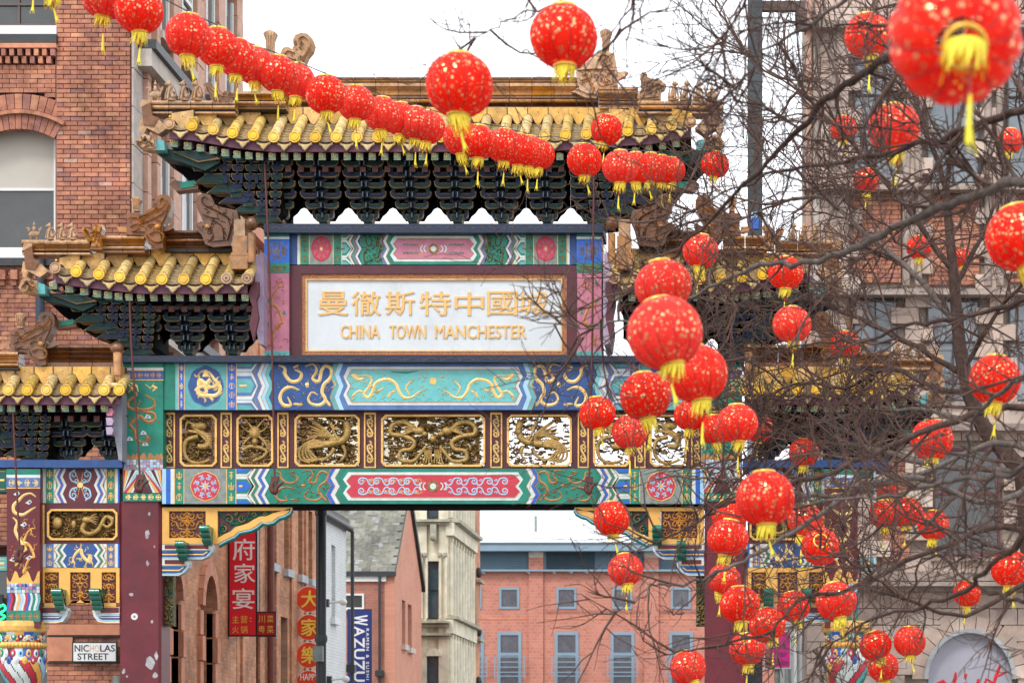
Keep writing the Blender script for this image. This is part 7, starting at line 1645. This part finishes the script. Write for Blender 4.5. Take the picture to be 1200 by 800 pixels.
# ================================================================ LANTERNS
def lantern_mats():
    m = bpy.data.materials.new('red_lantern_silk'); m.use_nodes = True; n = m.node_tree; b = n.nodes['Principled BSDF']
    t = n.nodes.new('ShaderNodeTexCoord')
    oi = n.nodes.new('ShaderNodeObjectInfo'); va = n.nodes.new('ShaderNodeVectorMath'); va.operation = 'SCALE'; cb = n.nodes.new('ShaderNodeVectorMath'); cb.operation = 'ADD'
    n.links.new(oi.outputs['Location'], va.inputs[0]); va.inputs['Scale'].default_value = 3.7; n.links.new(t.outputs['Object'], cb.inputs[0]); n.links.new(va.outputs[0], cb.inputs[1])
    def dots(sc, lo, hi, rnd):
        v = n.nodes.new('ShaderNodeTexVoronoi'); v.inputs['Scale'].default_value = sc; v.inputs['Randomness'].default_value = rnd; n.links.new(cb.outputs[0], v.inputs['Vector'])
        nz = n.nodes.new('ShaderNodeTexNoise'); nz.inputs['Scale'].default_value = 16; nz.inputs['Detail'].default_value = 4; n.links.new(cb.outputs[0], nz.inputs['Vector'])
        ad = n.nodes.new('ShaderNodeMath'); ad.operation = 'MULTIPLY_ADD'; ad.inputs[1].default_value = .38; n.links.new(nz.outputs['Fac'], ad.inputs[0]); n.links.new(v.outputs['Distance'], ad.inputs[2])
        lt = n.nodes.new('ShaderNodeMapRange'); lt.inputs[1].default_value = lo; lt.inputs[2].default_value = hi; lt.inputs[3].default_value = 1; lt.inputs[4].default_value = 0; n.links.new(ad.outputs[0], lt.inputs[0]); return lt
    l1, l2 = dots(10.5, .44, .50, .75), dots(22, .34, .42, .9); lt = n.nodes.new('ShaderNodeMath'); lt.operation = 'MAXIMUM'; n.links.new(l1.outputs[0], lt.inputs[0]); n.links.new(l2.outputs[0], lt.inputs[1])
    n2 = n.nodes.new('ShaderNodeTexNoise'); n2.inputs['Scale'].default_value = 5; n2.inputs['Detail'].default_value = 6; n.links.new(cb.outputs[0], n2.inputs['Vector'])
    r = n.nodes.new('ShaderNodeValToRGB'); r.color_ramp.elements[0].position = .3; r.color_ramp.elements[1].position = .7
    r.color_ramp.elements[0].color = (.78, .018, .014, 1); r.color_ramp.elements[1].color = (.96, .055, .030, 1); n.links.new(n2.outputs['Fac'], r.inputs['Fac'])
    hs = n.nodes.new('ShaderNodeHueSaturation'); mr = n.nodes.new('ShaderNodeMapRange'); mr.inputs[3].default_value = .98; mr.inputs[4].default_value = 1.05; n.links.new(oi.outputs['Random'], mr.inputs[0]); n.links.new(mr.outputs[0], hs.inputs['Saturation']); n.links.new(r.outputs['Color'], hs.inputs['Color'])
    mx = n.nodes.new('ShaderNodeMix'); mx.data_type = 'RGBA'; mx.inputs['B'].default_value = (.90, .62, .30, 1)
    n.links.new(lt.outputs[0], mx.inputs['Factor']); n.links.new(hs.outputs['Color'], mx.inputs['A']); n.links.new(mx.outputs['Result'], b.inputs['Base Color'])
    mt = n.nodes.new('ShaderNodeMath'); mt.operation = 'MULTIPLY'; mt.inputs[1].default_value = .95; n.links.new(lt.outputs[0], mt.inputs[0]); n.links.new(mt.outputs[0], b.inputs['Metallic'])
    rr = n.nodes.new('ShaderNodeMapRange'); rr.inputs[3].default_value = .5; rr.inputs[4].default_value = .22; n.links.new(lt.outputs[0], rr.inputs[0]); n.links.new(rr.outputs[0], b.inputs['Roughness'])
    bp = n.nodes.new('ShaderNodeBump'); bp.inputs['Strength'].default_value = .25; bp.inputs['Distance'].default_value = .01; n.links.new(n2.outputs['Fac'], bp.inputs['Height']); n.links.new(bp.outputs['Normal'], b.inputs['Normal'])
    tr = n.nodes.new('ShaderNodeBsdfTranslucent'); tr.inputs['Color'].default_value = (1.0, .065, .035, 1); b.inputs['Specular IOR Level'].default_value = .25
    ms = n.nodes.new('ShaderNodeMixShader'); ms.inputs[0].default_value = .42; out = n.nodes['Material Output']
    n.links.new(b.outputs[0], ms.inputs[1]); n.links.new(tr.outputs[0], ms.inputs[2]); n.links.new(ms.outputs[0], out.inputs['Surface'])
    return m
silk = lantern_mats(); creasem = mat('rib_crease_shade', (.42, .012, .01), .5, .2, 8)  # rib wires in darker red, putting the crease shade into the colour
capg = mat('lantern_gilt_rim', (.82, .50, .08), .28, .2, 8, metal=.6)
frm = mat('yellow_fringe', (.95, .74, .04), .6, .15, 30)
threadm = mat('red_thread', (.5, .02, .02), .6, .1, 10)
def lantern_mesh(seed, n=12, sq=.86):
    R = random.Random(seed); N = n * 6; M = 18; mb = MB(); vs = []
    dent = [R.uniform(-.03, .03) for _ in range(4)]
    for i in range(M + 1):
        a = -1.19 + 2.38 * i / M; z = sin(a) / sin(1.19) * .43 * (sq / .86); rr = .505 * cos(a) ** .86
        for k in range(N):
            t = 2 * pi * k / N; ph = (k % 6) / 6
            s = 1 - .07 * (1 - sin(pi * ph)) ** 1.6 * cos(a) ** .6 + dent[0] * sin(t) * .5 + dent[1] * cos(2 * t) * .5
            vs.append((rr * s * cos(t), rr * s * sin(t), z + dent[2] * .4 * cos(t)))
    mb.add(vs, [(i * N + k, i * N + (k + 1) % N, (i + 1) * N + (k + 1) % N, (i + 1) * N + k) for i in range(M) for k in range(N)], silk, True)
    for k in range(0, N, 6): mb.tube([tuple(Vector(vs[i * N + k]) * 1.004) for i in range(M + 1)], .0075, creasem, 4, False)
    return mb.mesh('lantern_body', origin=(0, 0, 0))
LBODY = [lantern_mesh(k, n_, q_) for k, n_, q_ in ((1, 10, .86), (2, 10, .83), (3, 12, .88), (4, 11, .85))]
def rim_mesh(z, up):
    mb = MB(); s = 1 if up else -1; r = .185 if up else .16
    mb.lathe([(r, 0), (r + .014, s * .012), (r + .014, s * .055), (r, s * .065), (r - .025, s * .06), (r - .03, 0), (r, 0)], (0, 0, z), capg, 24, cap=False)
    if up:
        for k in range(2): a = pi / 2 * k; mb.tube([(-r * cos(a), -r * sin(a), z + .03), (r * cos(a), r * sin(a), z + .03)], .006, capg, 4)
        mb.tube([(-r * .6, 0, z + .05), (0, 0, z + .17), (r * .6, 0, z + .05)], .006, black, 4)
    return mb.mesh('rim', origin=(0, 0, 0))
RIMT, RIMB = rim_mesh(.405, True), rim_mesh(-.405, False)
def fringe_mesh(seed, ln=.27, tail=.55):
    R = random.Random(seed); mb = MB(); r = .155; n = 44; sway = R.uniform(-.05, .05)
    for k in range(n):
        t = 2 * pi * k / n; w_ = 2 * pi * r / n * .55; L = ln * R.choice((R.uniform(.6, .85), R.uniform(.85, 1.15))); c, s = cos(t), sin(t); f = R.uniform(-.035, .05)
        p = [(r, 0, 0), (r + f * .3, 0, -L * .5), (r + f, 0, -L)]
        vs = []
        for q, (rr, _, z) in enumerate(p):
            ww = w_ * (1, .85, .5)[q]; x, y = rr * c + sway * (q / 2) ** 2, rr * s
            vs += [(x - s * ww, y + c * ww, z), (x + s * ww, y - c * ww, z)]
        mb.add(vs, [(0, 1, 3, 2), (2, 3, 5, 4)], frm)
    mb.lathe([(r * .9, .02), (r, 0), (r, -.03)], (0, 0, 0), frm, 20, cap=False)
    return mb.mesh('fringe', origin=(0, 0, 0))
def tail_mesh(seed, L):
    R = random.Random(seed); mb = MB(); dx = R.uniform(-.06, .1)
    mb.tube([(0, 0, 0), (dx * .3, 0, -L * .5)], .010, threadm, 5); mb.tube([(dx * .3, 0, -L * .5), (dx * .5, 0, -L * .62), (dx, 0, -L)], [.012, .020, .026], frm, 6)
    for _ in range(5): a = R.uniform(-.06, .06); mb.tube([(dx * .7, 0, -L * .75), (dx + a, R.uniform(-.03, .03), -L * R.uniform(1, 1.15))], [.01, .004], frm, 4)
    return mb.mesh('tassel', origin=(0, 0, 0))
FRI = [fringe_mesh(k, l_) for k, l_ in ((1, .24), (2, .29), (3, .26), (4, .22))]
TAI = [tail_mesh(1, .62), tail_mesh(2, .5), tail_mesh(3, .72)]
LP = {}
cordm = mat('hanging_cord', (.05, .045, .04), .7, .2, 10)
def lantern(u, v, w_, roll=0, pitch=0, label='', grp=None, tail=1, size=.42, cord=10, k=None, name='red_lantern', fr=True):
    D = min(size * F / w_, 38.0); sc = w_ * D / F
    i = len(LP); k = i if k is None else k; R = random.Random(900 + i)
    o = thing(name, label, 'lantern', W(u, v, D), grp); LP[(round(u), round(v))] = (D, sc)
    o.rotation_euler = (radians(pitch), radians(roll), 0); o.scale = (sc, sc, sc)
    def ch(nm, me, loc=(0, 0, 0), rot=(0, 0, 0)):
        q = bpy.data.objects.new(nm, me); C.objects.link(q); q.parent = o; q.location = loc; q.rotation_euler = rot; return q
    ch('body', LBODY[k % 4], rot=(0, 0, R.uniform(0, 6.3))); ch('rim', RIMT); ch('rim', RIMB)
    inv = Euler((radians(pitch), radians(roll), 0)).to_quaternion().inverted()
    tilt = inv.slerp(Quaternion(), .35 if pitch > -40 else .12).to_euler()
    if fr: ch('fringe', FRI[(k * 7 + 1) % 4], (0, 0, -.43), tilt)
    if tail: ch('tassel', TAI[k % 3], (R.uniform(-.05, .05), 0, -.44), inv.to_euler())
    if cord:
        up = inv @ Vector((0, 0, 1)); mb = MB(); L = cord / w_; mb.tube([(0, 0, .56), tuple(Vector((0, 0, .56)) + up * L)], .006 * .42 / .42, cordm, 4); ch('hanging_cord', mb.mesh('hanging_cord', origin=(0, 0, 0)))
    return o
G1 = 'red lanterns strung in a row across the street'; G2 = 'red lanterns hung in the bare trees'
row1 = [(42, -40, 50, 2, 'first of the strung row, mostly above the top left corner'), (61, -30, 58, -3, 'second of the strung row, cut off at the top left corner'),
 (123, -5, 56, 6, 'cut by the top edge, left of a pair over the brick pier'), (163, 13, 57, -2, 'right of the overlapping pair over the brick pier'),
 (221, 42, 54, 3, 'unobstructed lantern above the leftmost roof figures'), (255, 56, 50, 2, 'second lantern overlapping above the roof figures of the left hip'), (278, 68, 47, 4, 'third overlapping lantern above the left end of the top roof'),
 (298, 77, 46, -2, 'lantern just below left of the carved ridge fan'), (326, 87, 46, 3, 'lantern directly beneath the carved ridge fan'), (348, 95, 44, 4, 'lantern directly beneath the curled ridge tail'),
 (382, 111, 47, -3, 'lantern with free left side over the left third of the top ridge'), (417, 121, 44, 2, 'lantern with a wide hanging fringe before the yellow tiles'), (448, 134, 43, 4, 'first of four tightly overlapped lanterns before the tiles'),
 (470, 140, 42, 1, 'second of four tightly overlapped lanterns before the tiles'), (487, 145, 42, 3, 'third of four tightly overlapped lanterns before the tiles'), (501, 149, 41, 5, 'fourth of four tightly overlapped lanterns before the tiles')]
row2 = [(541, 162, 43, 0, 'lantern tucked directly under the large central lantern'), (561, 167, 43, 2, 'lantern next right of the one under the large central lantern'), (591, 171, 42, 2, 'front of the four overlapping lanterns before the middle brackets'),
 (607, 176, 41, 0, 'second of the four overlapping lanterns before the middle brackets'), (620, 178, 40, 3, 'third of the four overlapping lanterns before the middle brackets'), (631, 181, 38, 1, 'last of the four overlapping lanterns before the middle brackets')]
row3 = [(685, 188, 41, 0, 'separate lantern between the middle and right groups under the eaves'), (727, 196, 42, 1, 'leftmost of five bunched lanterns under the right eaves'), (745, 197, 39, 0, 'second of five bunched lanterns under the right eaves'),
 (762, 197, 38, 2, 'middle one of five bunched lanterns under the right eaves'), (775, 199, 36, 0, 'fourth of five bunched lanterns under the right eaves'), (787, 200, 33, 0, 'rightmost of five bunched lanterns under the right eaves')]
for r_ in (row1, row2, row3):
    for i, (u, v, w_, roll, lb_) in enumerate(r_): lantern(u, v, w_, roll, 0, 'gold-spotted red lantern, ' + lb_.replace('lantern ', '', 1) if lb_.startswith('lantern') else 'gold-spotted red lantern, ' + lb_, G1, cord=4 if r_ is not row3 else 6, tail=1)
lantern(538, 100, 80, 1, -4, 'large red lantern with yellow fringe hanging over the centre of the top roof', None, size=.44, cord=30)
lantern(661, 43, 80, -2, -4, 'large red lantern near the top edge left of the carved ridge beast', None, size=.44, cord=40, tail=0)
T = [
 (711, 152, 37, 14, 0, 'small tilted lantern against the tiles below the right ridge beast', 8), (838, 193, 33, 8, 0, 'small lantern beside the right corner of the top roof', 8),
 (821, 294, 42, 6, 0, 'lantern behind twigs left of the steel mast, over the right upper wing', 8), (777, 335, 66, -8, 0, 'lantern half hidden behind the large lantern right of the name plaque', 5),
 (779, 390, 88, -14, -6, 'large lantern with tilted golden rim right of the white name plaque', 12), (817, 438, 72, -10, -4, 'lantern behind and below right of the large tilted lantern', 6), (756, 464, 60, -8, -4, 'lantern below left of the large tilted lantern with sideways fringe', 6),
 (700, 484, 42, -8, 0, 'small lantern before the carved frieze, left of its neighbour', 8), (738, 506, 42, -4, 0, 'small lantern before the carved frieze with long tassel', 8), (808, 487, 37, 0, 0, 'lantern mostly hidden at the right end of the carved frieze', 5),
 (837, 503, 37, -8, 0, 'lantern partly behind its right neighbour over the right column head', 5), (864, 496, 49, -3, 0, 'brightest lantern over the right column head', 8), (890, 502, 34, 4, 0, 'lantern peeping out behind the brightest one at the column head', 5),
 (897, 584, 70, -3, -5, 'big round lantern in front of the right maroon column', 10), (855, 604, 42, -12, 0, 'lantern touching the left side of the big round one', 5), (853, 630, 48, 10, 0, 'lantern low behind the big round one on the maroon column', 3),
 (717, 607, 43, -6, 0, 'lantern under the third beam before the right corner bracket', 8), (733, 667, 41, -9, -8, 'single lantern hanging over the far brick block', 12), (849, 679, 39, 20, 0, 'squat tilted lantern on the right maroon column', 4),
 (867, 708, 47, -4, -4, 'round lantern low on the right maroon column', 6), (899, 732, 43, -20, -6, 'lantern tilted left beside the pink poster', 4), (876, 760, 42, -4, 0, 'lantern low on the maroon column under two others', 5),
 (806, 782, 43, -22, -14, 'lantern with open tilted rim at the bottom edge before the brick block', 4), (944, 610, 43, 14, 0, 'lantern above the one seen from beneath, right wing bay', 4), (961, 640, 45, 4, 76, 'lantern seen from beneath with its ring showing', 0),
 (980, 704, 48, -12, -12, 'lantern with open golden rim before the right striped pillar', 6), (930, 710, 39, -14, 0, 'lantern before the right ochre pierced apron', 4), (1026, 756, 38, -22, 0, 'upper of the two lanterns right of the drum urn', 4),
 (1066, 751, 38, 0, -3, 'upright lantern left of the arched panel', 8), (1035, 781, 37, -12, 0, 'lower of the two lanterns right of the drum urn', 3), (1133, 695, 33, 4, 6, 'small lantern behind a thick branch above the arch', 6),
 (1184, 666, 47, 2, -3, 'lantern at the right edge above the stone arch', 12), (1092, 515, 50, 0, -2, 'free-hanging lantern before the big maroon-framed window', 12), (1166, 445, 62, 3, -3, 'large lantern beside the dark trunk at the right', 16),
 (1196, 278, 82, -14, -4, 'very large lantern cut by the right edge of the view', 10), (921, 320, 42, 2, 0, 'upper of two lanterns one above the other right of the mast', 8), (928, 380, 45, -4, 0, 'lower of two lanterns one above the other right of the mast', 8),
 (990, 404, 35, 0, 0, 'small lantern above the right lower wing roof', 6), (1017, 42, 55, -8, 0, 'lantern high in the twigs left of the huge foreground lantern', 8), (1048, 151, 62, -4, 0, 'lantern crossed by dark branches below the huge foreground lantern', 8),
 (989, 151, 32, 0, 0, 'small lantern in the twigs near the upper stone windows', 4), (1184, 165, 31, 6, 0, 'small lantern deep in the twigs at the upper right edge', 4), (1015, 212, 31, 0, 0, 'small red lantern deep among twigs over the brick infill', 4),
 (1077, 290, 30, 0, 0, 'faint lantern veiled by dense twigs before the stone facade', 4), (1128, 302, 22, 0, 0, 'tiniest lantern deep in the twigs at right', 3), (942, 530, 36, 0, 0, 'lantern veiled by twigs over the right outer bay', 5),
 (1040, 572, 27, 0, 0, 'small upper lantern of the cluster right of the pillar', 3), (1036, 602, 36, -4, 0, 'left lantern of the cluster right of the pillar', 4), (1063, 600, 37, 2, 0, 'middle lantern of the cluster right of the pillar', 4), (1094, 615, 38, 4, 0, 'right lantern of the cluster under the thick branch', 5)]
for (u, v, w_, roll, pitch, lb_, cd) in T:
    lantern(u, v, w_, roll, pitch, ('gold-spotted ' if not lb_.startswith(('large', 'very', 'big', 'bright')) else '') + 'red ' + lb_ if not lb_.startswith('small red') else lb_, G2, cord=cd, tail=(0 if pitch > 30 else 1), fr=True)
lantern(1119, 42, 158, -12, -64, 'huge out-of-focus red lantern tilted to show its yellow ring in the top right corner', None, size=.44, cord=0, k=2)
# row cables the lanterns hang from
def cable(pts, label):
    mb = MB(); mb.tube(smooth([tuple(p) for p in pts], 6), .007, cordm, 5, False); o = mb.build('lantern_cable'); tag(o, label, 'cable', 'thin cables carrying the lanterns'); return o
def tops(r_): return [W(u, v - w_ * .5 - 1, min(.42 * F / w_, 38)) for u, v, w_, *_ in r_]
cable([W(-40, -110, 24)] + tops(row1) + tops(row2) + [W(650, 160, 34), W(676, 166, 31)] , 'thin dark cable sagging through the long lantern row over the top roof')
cable([W(668, 166, 31)] + tops(row3) + [W(838, 172, 36), W(905, 176, 37)], 'thin dark cable holding the bunched lanterns under the right eaves')

# ================================================================ BARE TREES
bark = mat('dark_bark', (.070, .042, .034), .85, .45, 14, bump=.6, spec=.2); bark2 = mat('grey_bark', (.13, .105, .092), .85, .4, 10, bump=.6, spec=.2); twm = mat('twig_bark', (.100, .058, .046), .8, .6, 3, bump=0, spec=.2)
def tree(name, label, trunk, limbs, dens, seed, fine=1.0, D0=20, lk=1.0):
    R = random.Random(seed); t = thing(name, label, 'tree', (trunk[0][0], trunk[0][1], 0), 'bare winter trees hung with lanterns')
    mb = MB(); n = len(trunk); r0 = trunk[0][3]
    mb.tube([p[:3] for p in trunk], [p[3] for p in trunk], bark, 10); mb.build('trunk', t)
    tw = MB(); cnt = [0]
    def grow(p, d, L, r, lev, D):
        n = 5 if lev < 2 else 4; pts = [p.copy()]; dd = d.copy()
        for i in range(n):
            dd = (dd + Vector((R.gauss(0, .17), R.gauss(0, .12), R.gauss(0, .17) + .035))).normalized(); pts.append(pts[-1] + dd * (L / n))
        rs = [max(r * (1 - .7 * i / n), D / F * .36) for i in range(n + 1)]
        tw.tube(pts, rs, bark if lev == 0 and r > .012 else twm, 4 if lev < 2 else 3, False); cnt[0] += 1
        if lev >= 3: return
        kids = (7, 5, 2.2)[lev]
        for k in range(int(kids * fine + R.random())):
            f = R.uniform(.15, 1); i = min(int(f * n), n - 1); q = pts[i].lerp(pts[i + 1], f * n - i)
            ax = Vector((R.gauss(0, 1), R.gauss(0, .7), R.gauss(0, 1))).normalized(); nd = (dd * 1.0 + ax * .95).normalized()
            grow(q, nd, L * R.uniform(.42, .72), r * .62, lev + 1, D)
    for li, (pts, r0, r1, nk) in enumerate(limbs):
        P3 = smooth([tuple(p) for p in pts], 5); P3 = [Vector(p) + Vector((R.gauss(0, .012), R.gauss(0, .01), R.gauss(0, .012))) for p in P3]; N = len(P3)
        lm = MB(); rad = [(r0 + (r1 - r0) * i / (N - 1)) * lk for i in range(N)]
        rad = [q * R.uniform(.88, 1.14) for q in rad]
        lm.tube(P3, rad, bark if li % 3 else bark2, 8, True); lm.build('limb', t)
        for k in range(int(nk * dens)):
            f = R.uniform(.12, 1) ** .9; i = min(int(f * (N - 1)), N - 2); q = P3[i].lerp(P3[i + 1], f * (N - 1) - i); d = (P3[i + 1] - P3[i]).normalized()
            ax = Vector((R.gauss(0, 1), R.gauss(0, .6), R.gauss(0, 1))).normalized(); nd = (d * .8 + ax).normalized()
            grow(q, nd, q.y / F * R.uniform(55, 150), max(q.y / F * R.uniform(.9, 1.9), rad[i] * .5), 1, q.y)
    o = tw.build('twigs', t); o['kind'] = 'stuff'; return cnt[0]
def lim(D0, D1, *px):
    n = len(px); return [W(u, v, D0 + (D1 - D0) * i / max(1, n - 1)) for i, (u, v) in enumerate(px)]
# near tree, trunk just outside the right edge
tA = W(1420, 890, 17)
trA = [(tA.x, 17, 0, .22), (tA.x - .05, 17, 2, .19), (tA.x, 17, 3.6, .17), (tA.x - .1, 17.1, 5.2, .13), (tA.x - .05, 17, 7.4, .08)]
def from_trunk(z, D0, D1, *px): return [Vector((tA.x - .05, 17, z))] + lim(D0, D1, *px)
nA = tree('bare_tree', 'bare dark tree whose long limbs reach in from the right across the archway', trA, [
    (from_trunk(4.6, 17, 21, (1300, 225), (1200, 212), (1162, 222), (1100, 245), (1062, 262), (1012, 288), (945, 307), (900, 310), (850, 328), (800, 352), (740, 374), (680, 383), (608, 371)), .075, .006, 26),
    (from_trunk(5.0, 17, 20, (1300, 110), (1200, 128), (1140, 150), (1075, 172), (1020, 182), (975, 192), (915, 200), (860, 222), (800, 252), (750, 262)), .06, .005, 20),
    (from_trunk(5.6, 16, 20, (1250, -20), (1100, 30), (1050, 60), (1000, 96), (967, 118), (930, 160), (890, 200), (840, 250), (790, 296), (740, 340), (680, 398)), .07, .005, 22),
    (from_trunk(5.8, 16, 18, (1200, -80), (1060, -40), (992, 0), (950, 30), (900, 62), (870, 96), (850, 120)), .04, .004, 18),
    (from_trunk(2.9, 17, 20, (1290, 560), (1230, 610), (1162, 662), (1125, 695), (1070, 713), (1020, 725), (975, 752), (940, 765)), .055, .005, 14),
    (from_trunk(3.2, 17, 21, (1300, 500), (1250, 540), (1190, 640), (1155, 635), (1112, 620), (1055, 622), (1007, 600), (980, 585)), .04, .006, 12),
    (from_trunk(3.4, 17, 20, (1280, 480), (1230, 520), (1180, 555), (1125, 560), (1075, 572), (1040, 582), (960, 588), (900, 600), (865, 606)), .055, .005, 14),
    (from_trunk(6.4, 16, 19, (1150, -110), (1000, -90), (900, -40), (868, 10), (840, 60), (806, 118), (780, 170)), .035, .003, 18),
    (from_trunk(6.9, 16, 18, (1000, -140), (850, -100), (770, -50), (742, 0), (716, 60), (692, 110)), .03, .003, 14),
    (from_trunk(6.9, 17, 19, (950, -150), (800, -120), (700, -40), (650, 5), (600, 20), (560, 45), (535, 60)), .028, .003, 9),
    (from_trunk(2.5, 17, 20, (1290, 690), (1240, 700), (1200, 706), (1150, 690), (1090, 650), (1068, 690), (1062, 720), (1040, 745)), .04, .004, 9),
    (from_trunk(4.2, 17, 21, (1300, 330), (1200, 352), (1130, 372), (1070, 380), (1010, 400), (950, 402), (880, 420), (820, 432)), .045, .005, 18),
    (from_trunk(4.0, 16, 19, (1300, 400), (1235, 420), (1190, 450), (1150, 480), (1135, 520), (1128, 600), (1125, 640)), .05, .006, 10)],
    1.15, 11, .95, lk=.56)
# second tree farther back
tB = W(1215, 890, 33)
trB = [(tB.x, 33, 0, .20), (tB.x + .05, 33, 3.0, .17), (W(1200, 555, 33).x, 33, W(1200, 555, 33).z, .13), (W(1152, 500, 33).x, 33, W(1152, 500, 33).z, .11), (W(1136, 462, 33).x, 33, W(1136, 462, 33).z, .10), (W(1125, 410, 33).x, 33, W(1125, 410, 33).z, .09), (W(1118, 330, 33).x, 33, W(1118, 330, 33).z, .07), (W(1108, 220, 33).x, 33, W(1108, 220, 33).z, .05)]
def fb_(u, v, D0, D1, *px): return [W(u, v, 33)] + lim(D0, D1, *px)
nB = tree('bare_tree', 'farther bare tree with thick leaning trunk and dense brown twigs before the stone facade', trB, [
    (fb_(1196, 552, 33, 36, (1100, 545), (1025, 525), (985, 520), (925, 522), (880, 535)), .06, .01, 18),
    (fb_(1136, 462, 33, 36.3, (1090, 452), (1040, 432), (990, 455), (940, 450), (880, 470), (830, 480)), .05, .008, 24),
    (fb_(1130, 440, 33, 36.3, (1060, 400), (1000, 370), (940, 350), (890, 360), (830, 350), (770, 330)), .05, .006, 26),
    (fb_(1122, 380, 33, 36.3, (1070, 320), (1010, 270), (960, 230), (910, 240), (850, 260), (790, 240)), .05, .006, 26),
    (fb_(1117, 320, 33, 36, (1060, 240), (1000, 170), (950, 120), (910, 90), (870, 60)), .05, .005, 24),
    (fb_(1108, 220, 33, 35, (1080, 140), (1050, 60), (1010, -10), (980, -60)), .045, .005, 20),
    (fb_(1108, 220, 33, 34, (1130, 120), (1150, 40), (1160, -60)), .045, .005, 18),
    (fb_(1118, 340, 33, 34, (1150, 280), (1190, 220), (1230, 150)), .045, .006, 18),
    (fb_(1130, 430, 32, 30, (1165, 370), (1200, 330), (1240, 290)), .045, .006, 16),
    (fb_(1150, 498, 33, 36, (1080, 480), (1010, 482), (950, 500), (900, 508)), .04, .006, 16),
    (fb_(1165, 520, 32, 30, (1110, 590), (1060, 640), (1010, 680), (960, 720)), .035, .005, 10)],
    1.3, 23, 1.0, lk=.85)
# low side branch reaching left past the right-hand column
tC = W(1300, 890, 24)
trC = [(tC.x, 24, 0, .13), (tC.x, 24, 2.4, .11), (tC.x - .1, 24, 3.6, .09), (tC.x - .1, 24, 5, .05)]
def fc_(z, *px): return [Vector((tC.x - .05, 24, z))] + lim(24, 22, *px)
nC = tree('bare_tree', 'slim bare tree at the right edge sending thin reddish shoots left past the maroon column', trC, [
    (fc_(3.6, (1240, 560), (1160, 590), (1080, 560), (1010, 570), (950, 610), (895, 642), (850, 668), (790, 686), (765, 685), (750, 702), (712, 716)), .035, .004, 14),
    (fc_(3.2, (1200, 620), (1100, 640), (1000, 690), (940, 700), (905, 738), (850, 752), (800, 765), (752, 772)), .03, .003, 12),
    (fc_(4.2, (1200, 480), (1100, 500), (1000, 540), (900, 580), (850, 590), (832, 602), (800, 620), (765, 637), (738, 652)), .035, .004, 14),
    (fc_(3.9, (1190, 520), (1060, 560), (960, 580), (900, 570), (860, 562), (800, 560), (760, 564), (722, 582)), .03, .004, 10),
    (fc_(2.9, (1220, 680), (1130, 720), (1060, 700), (1000, 660), (960, 640)), .03, .004, 8)],
    1.0, 37, .75)
print('twigs', nA, nB, nC)
for o in bpy.data.objects:
    if 'label' in o and not 4 <= len(o['label'].split()) <= 16: print('LABEL', len(o['label'].split()), o['label'])
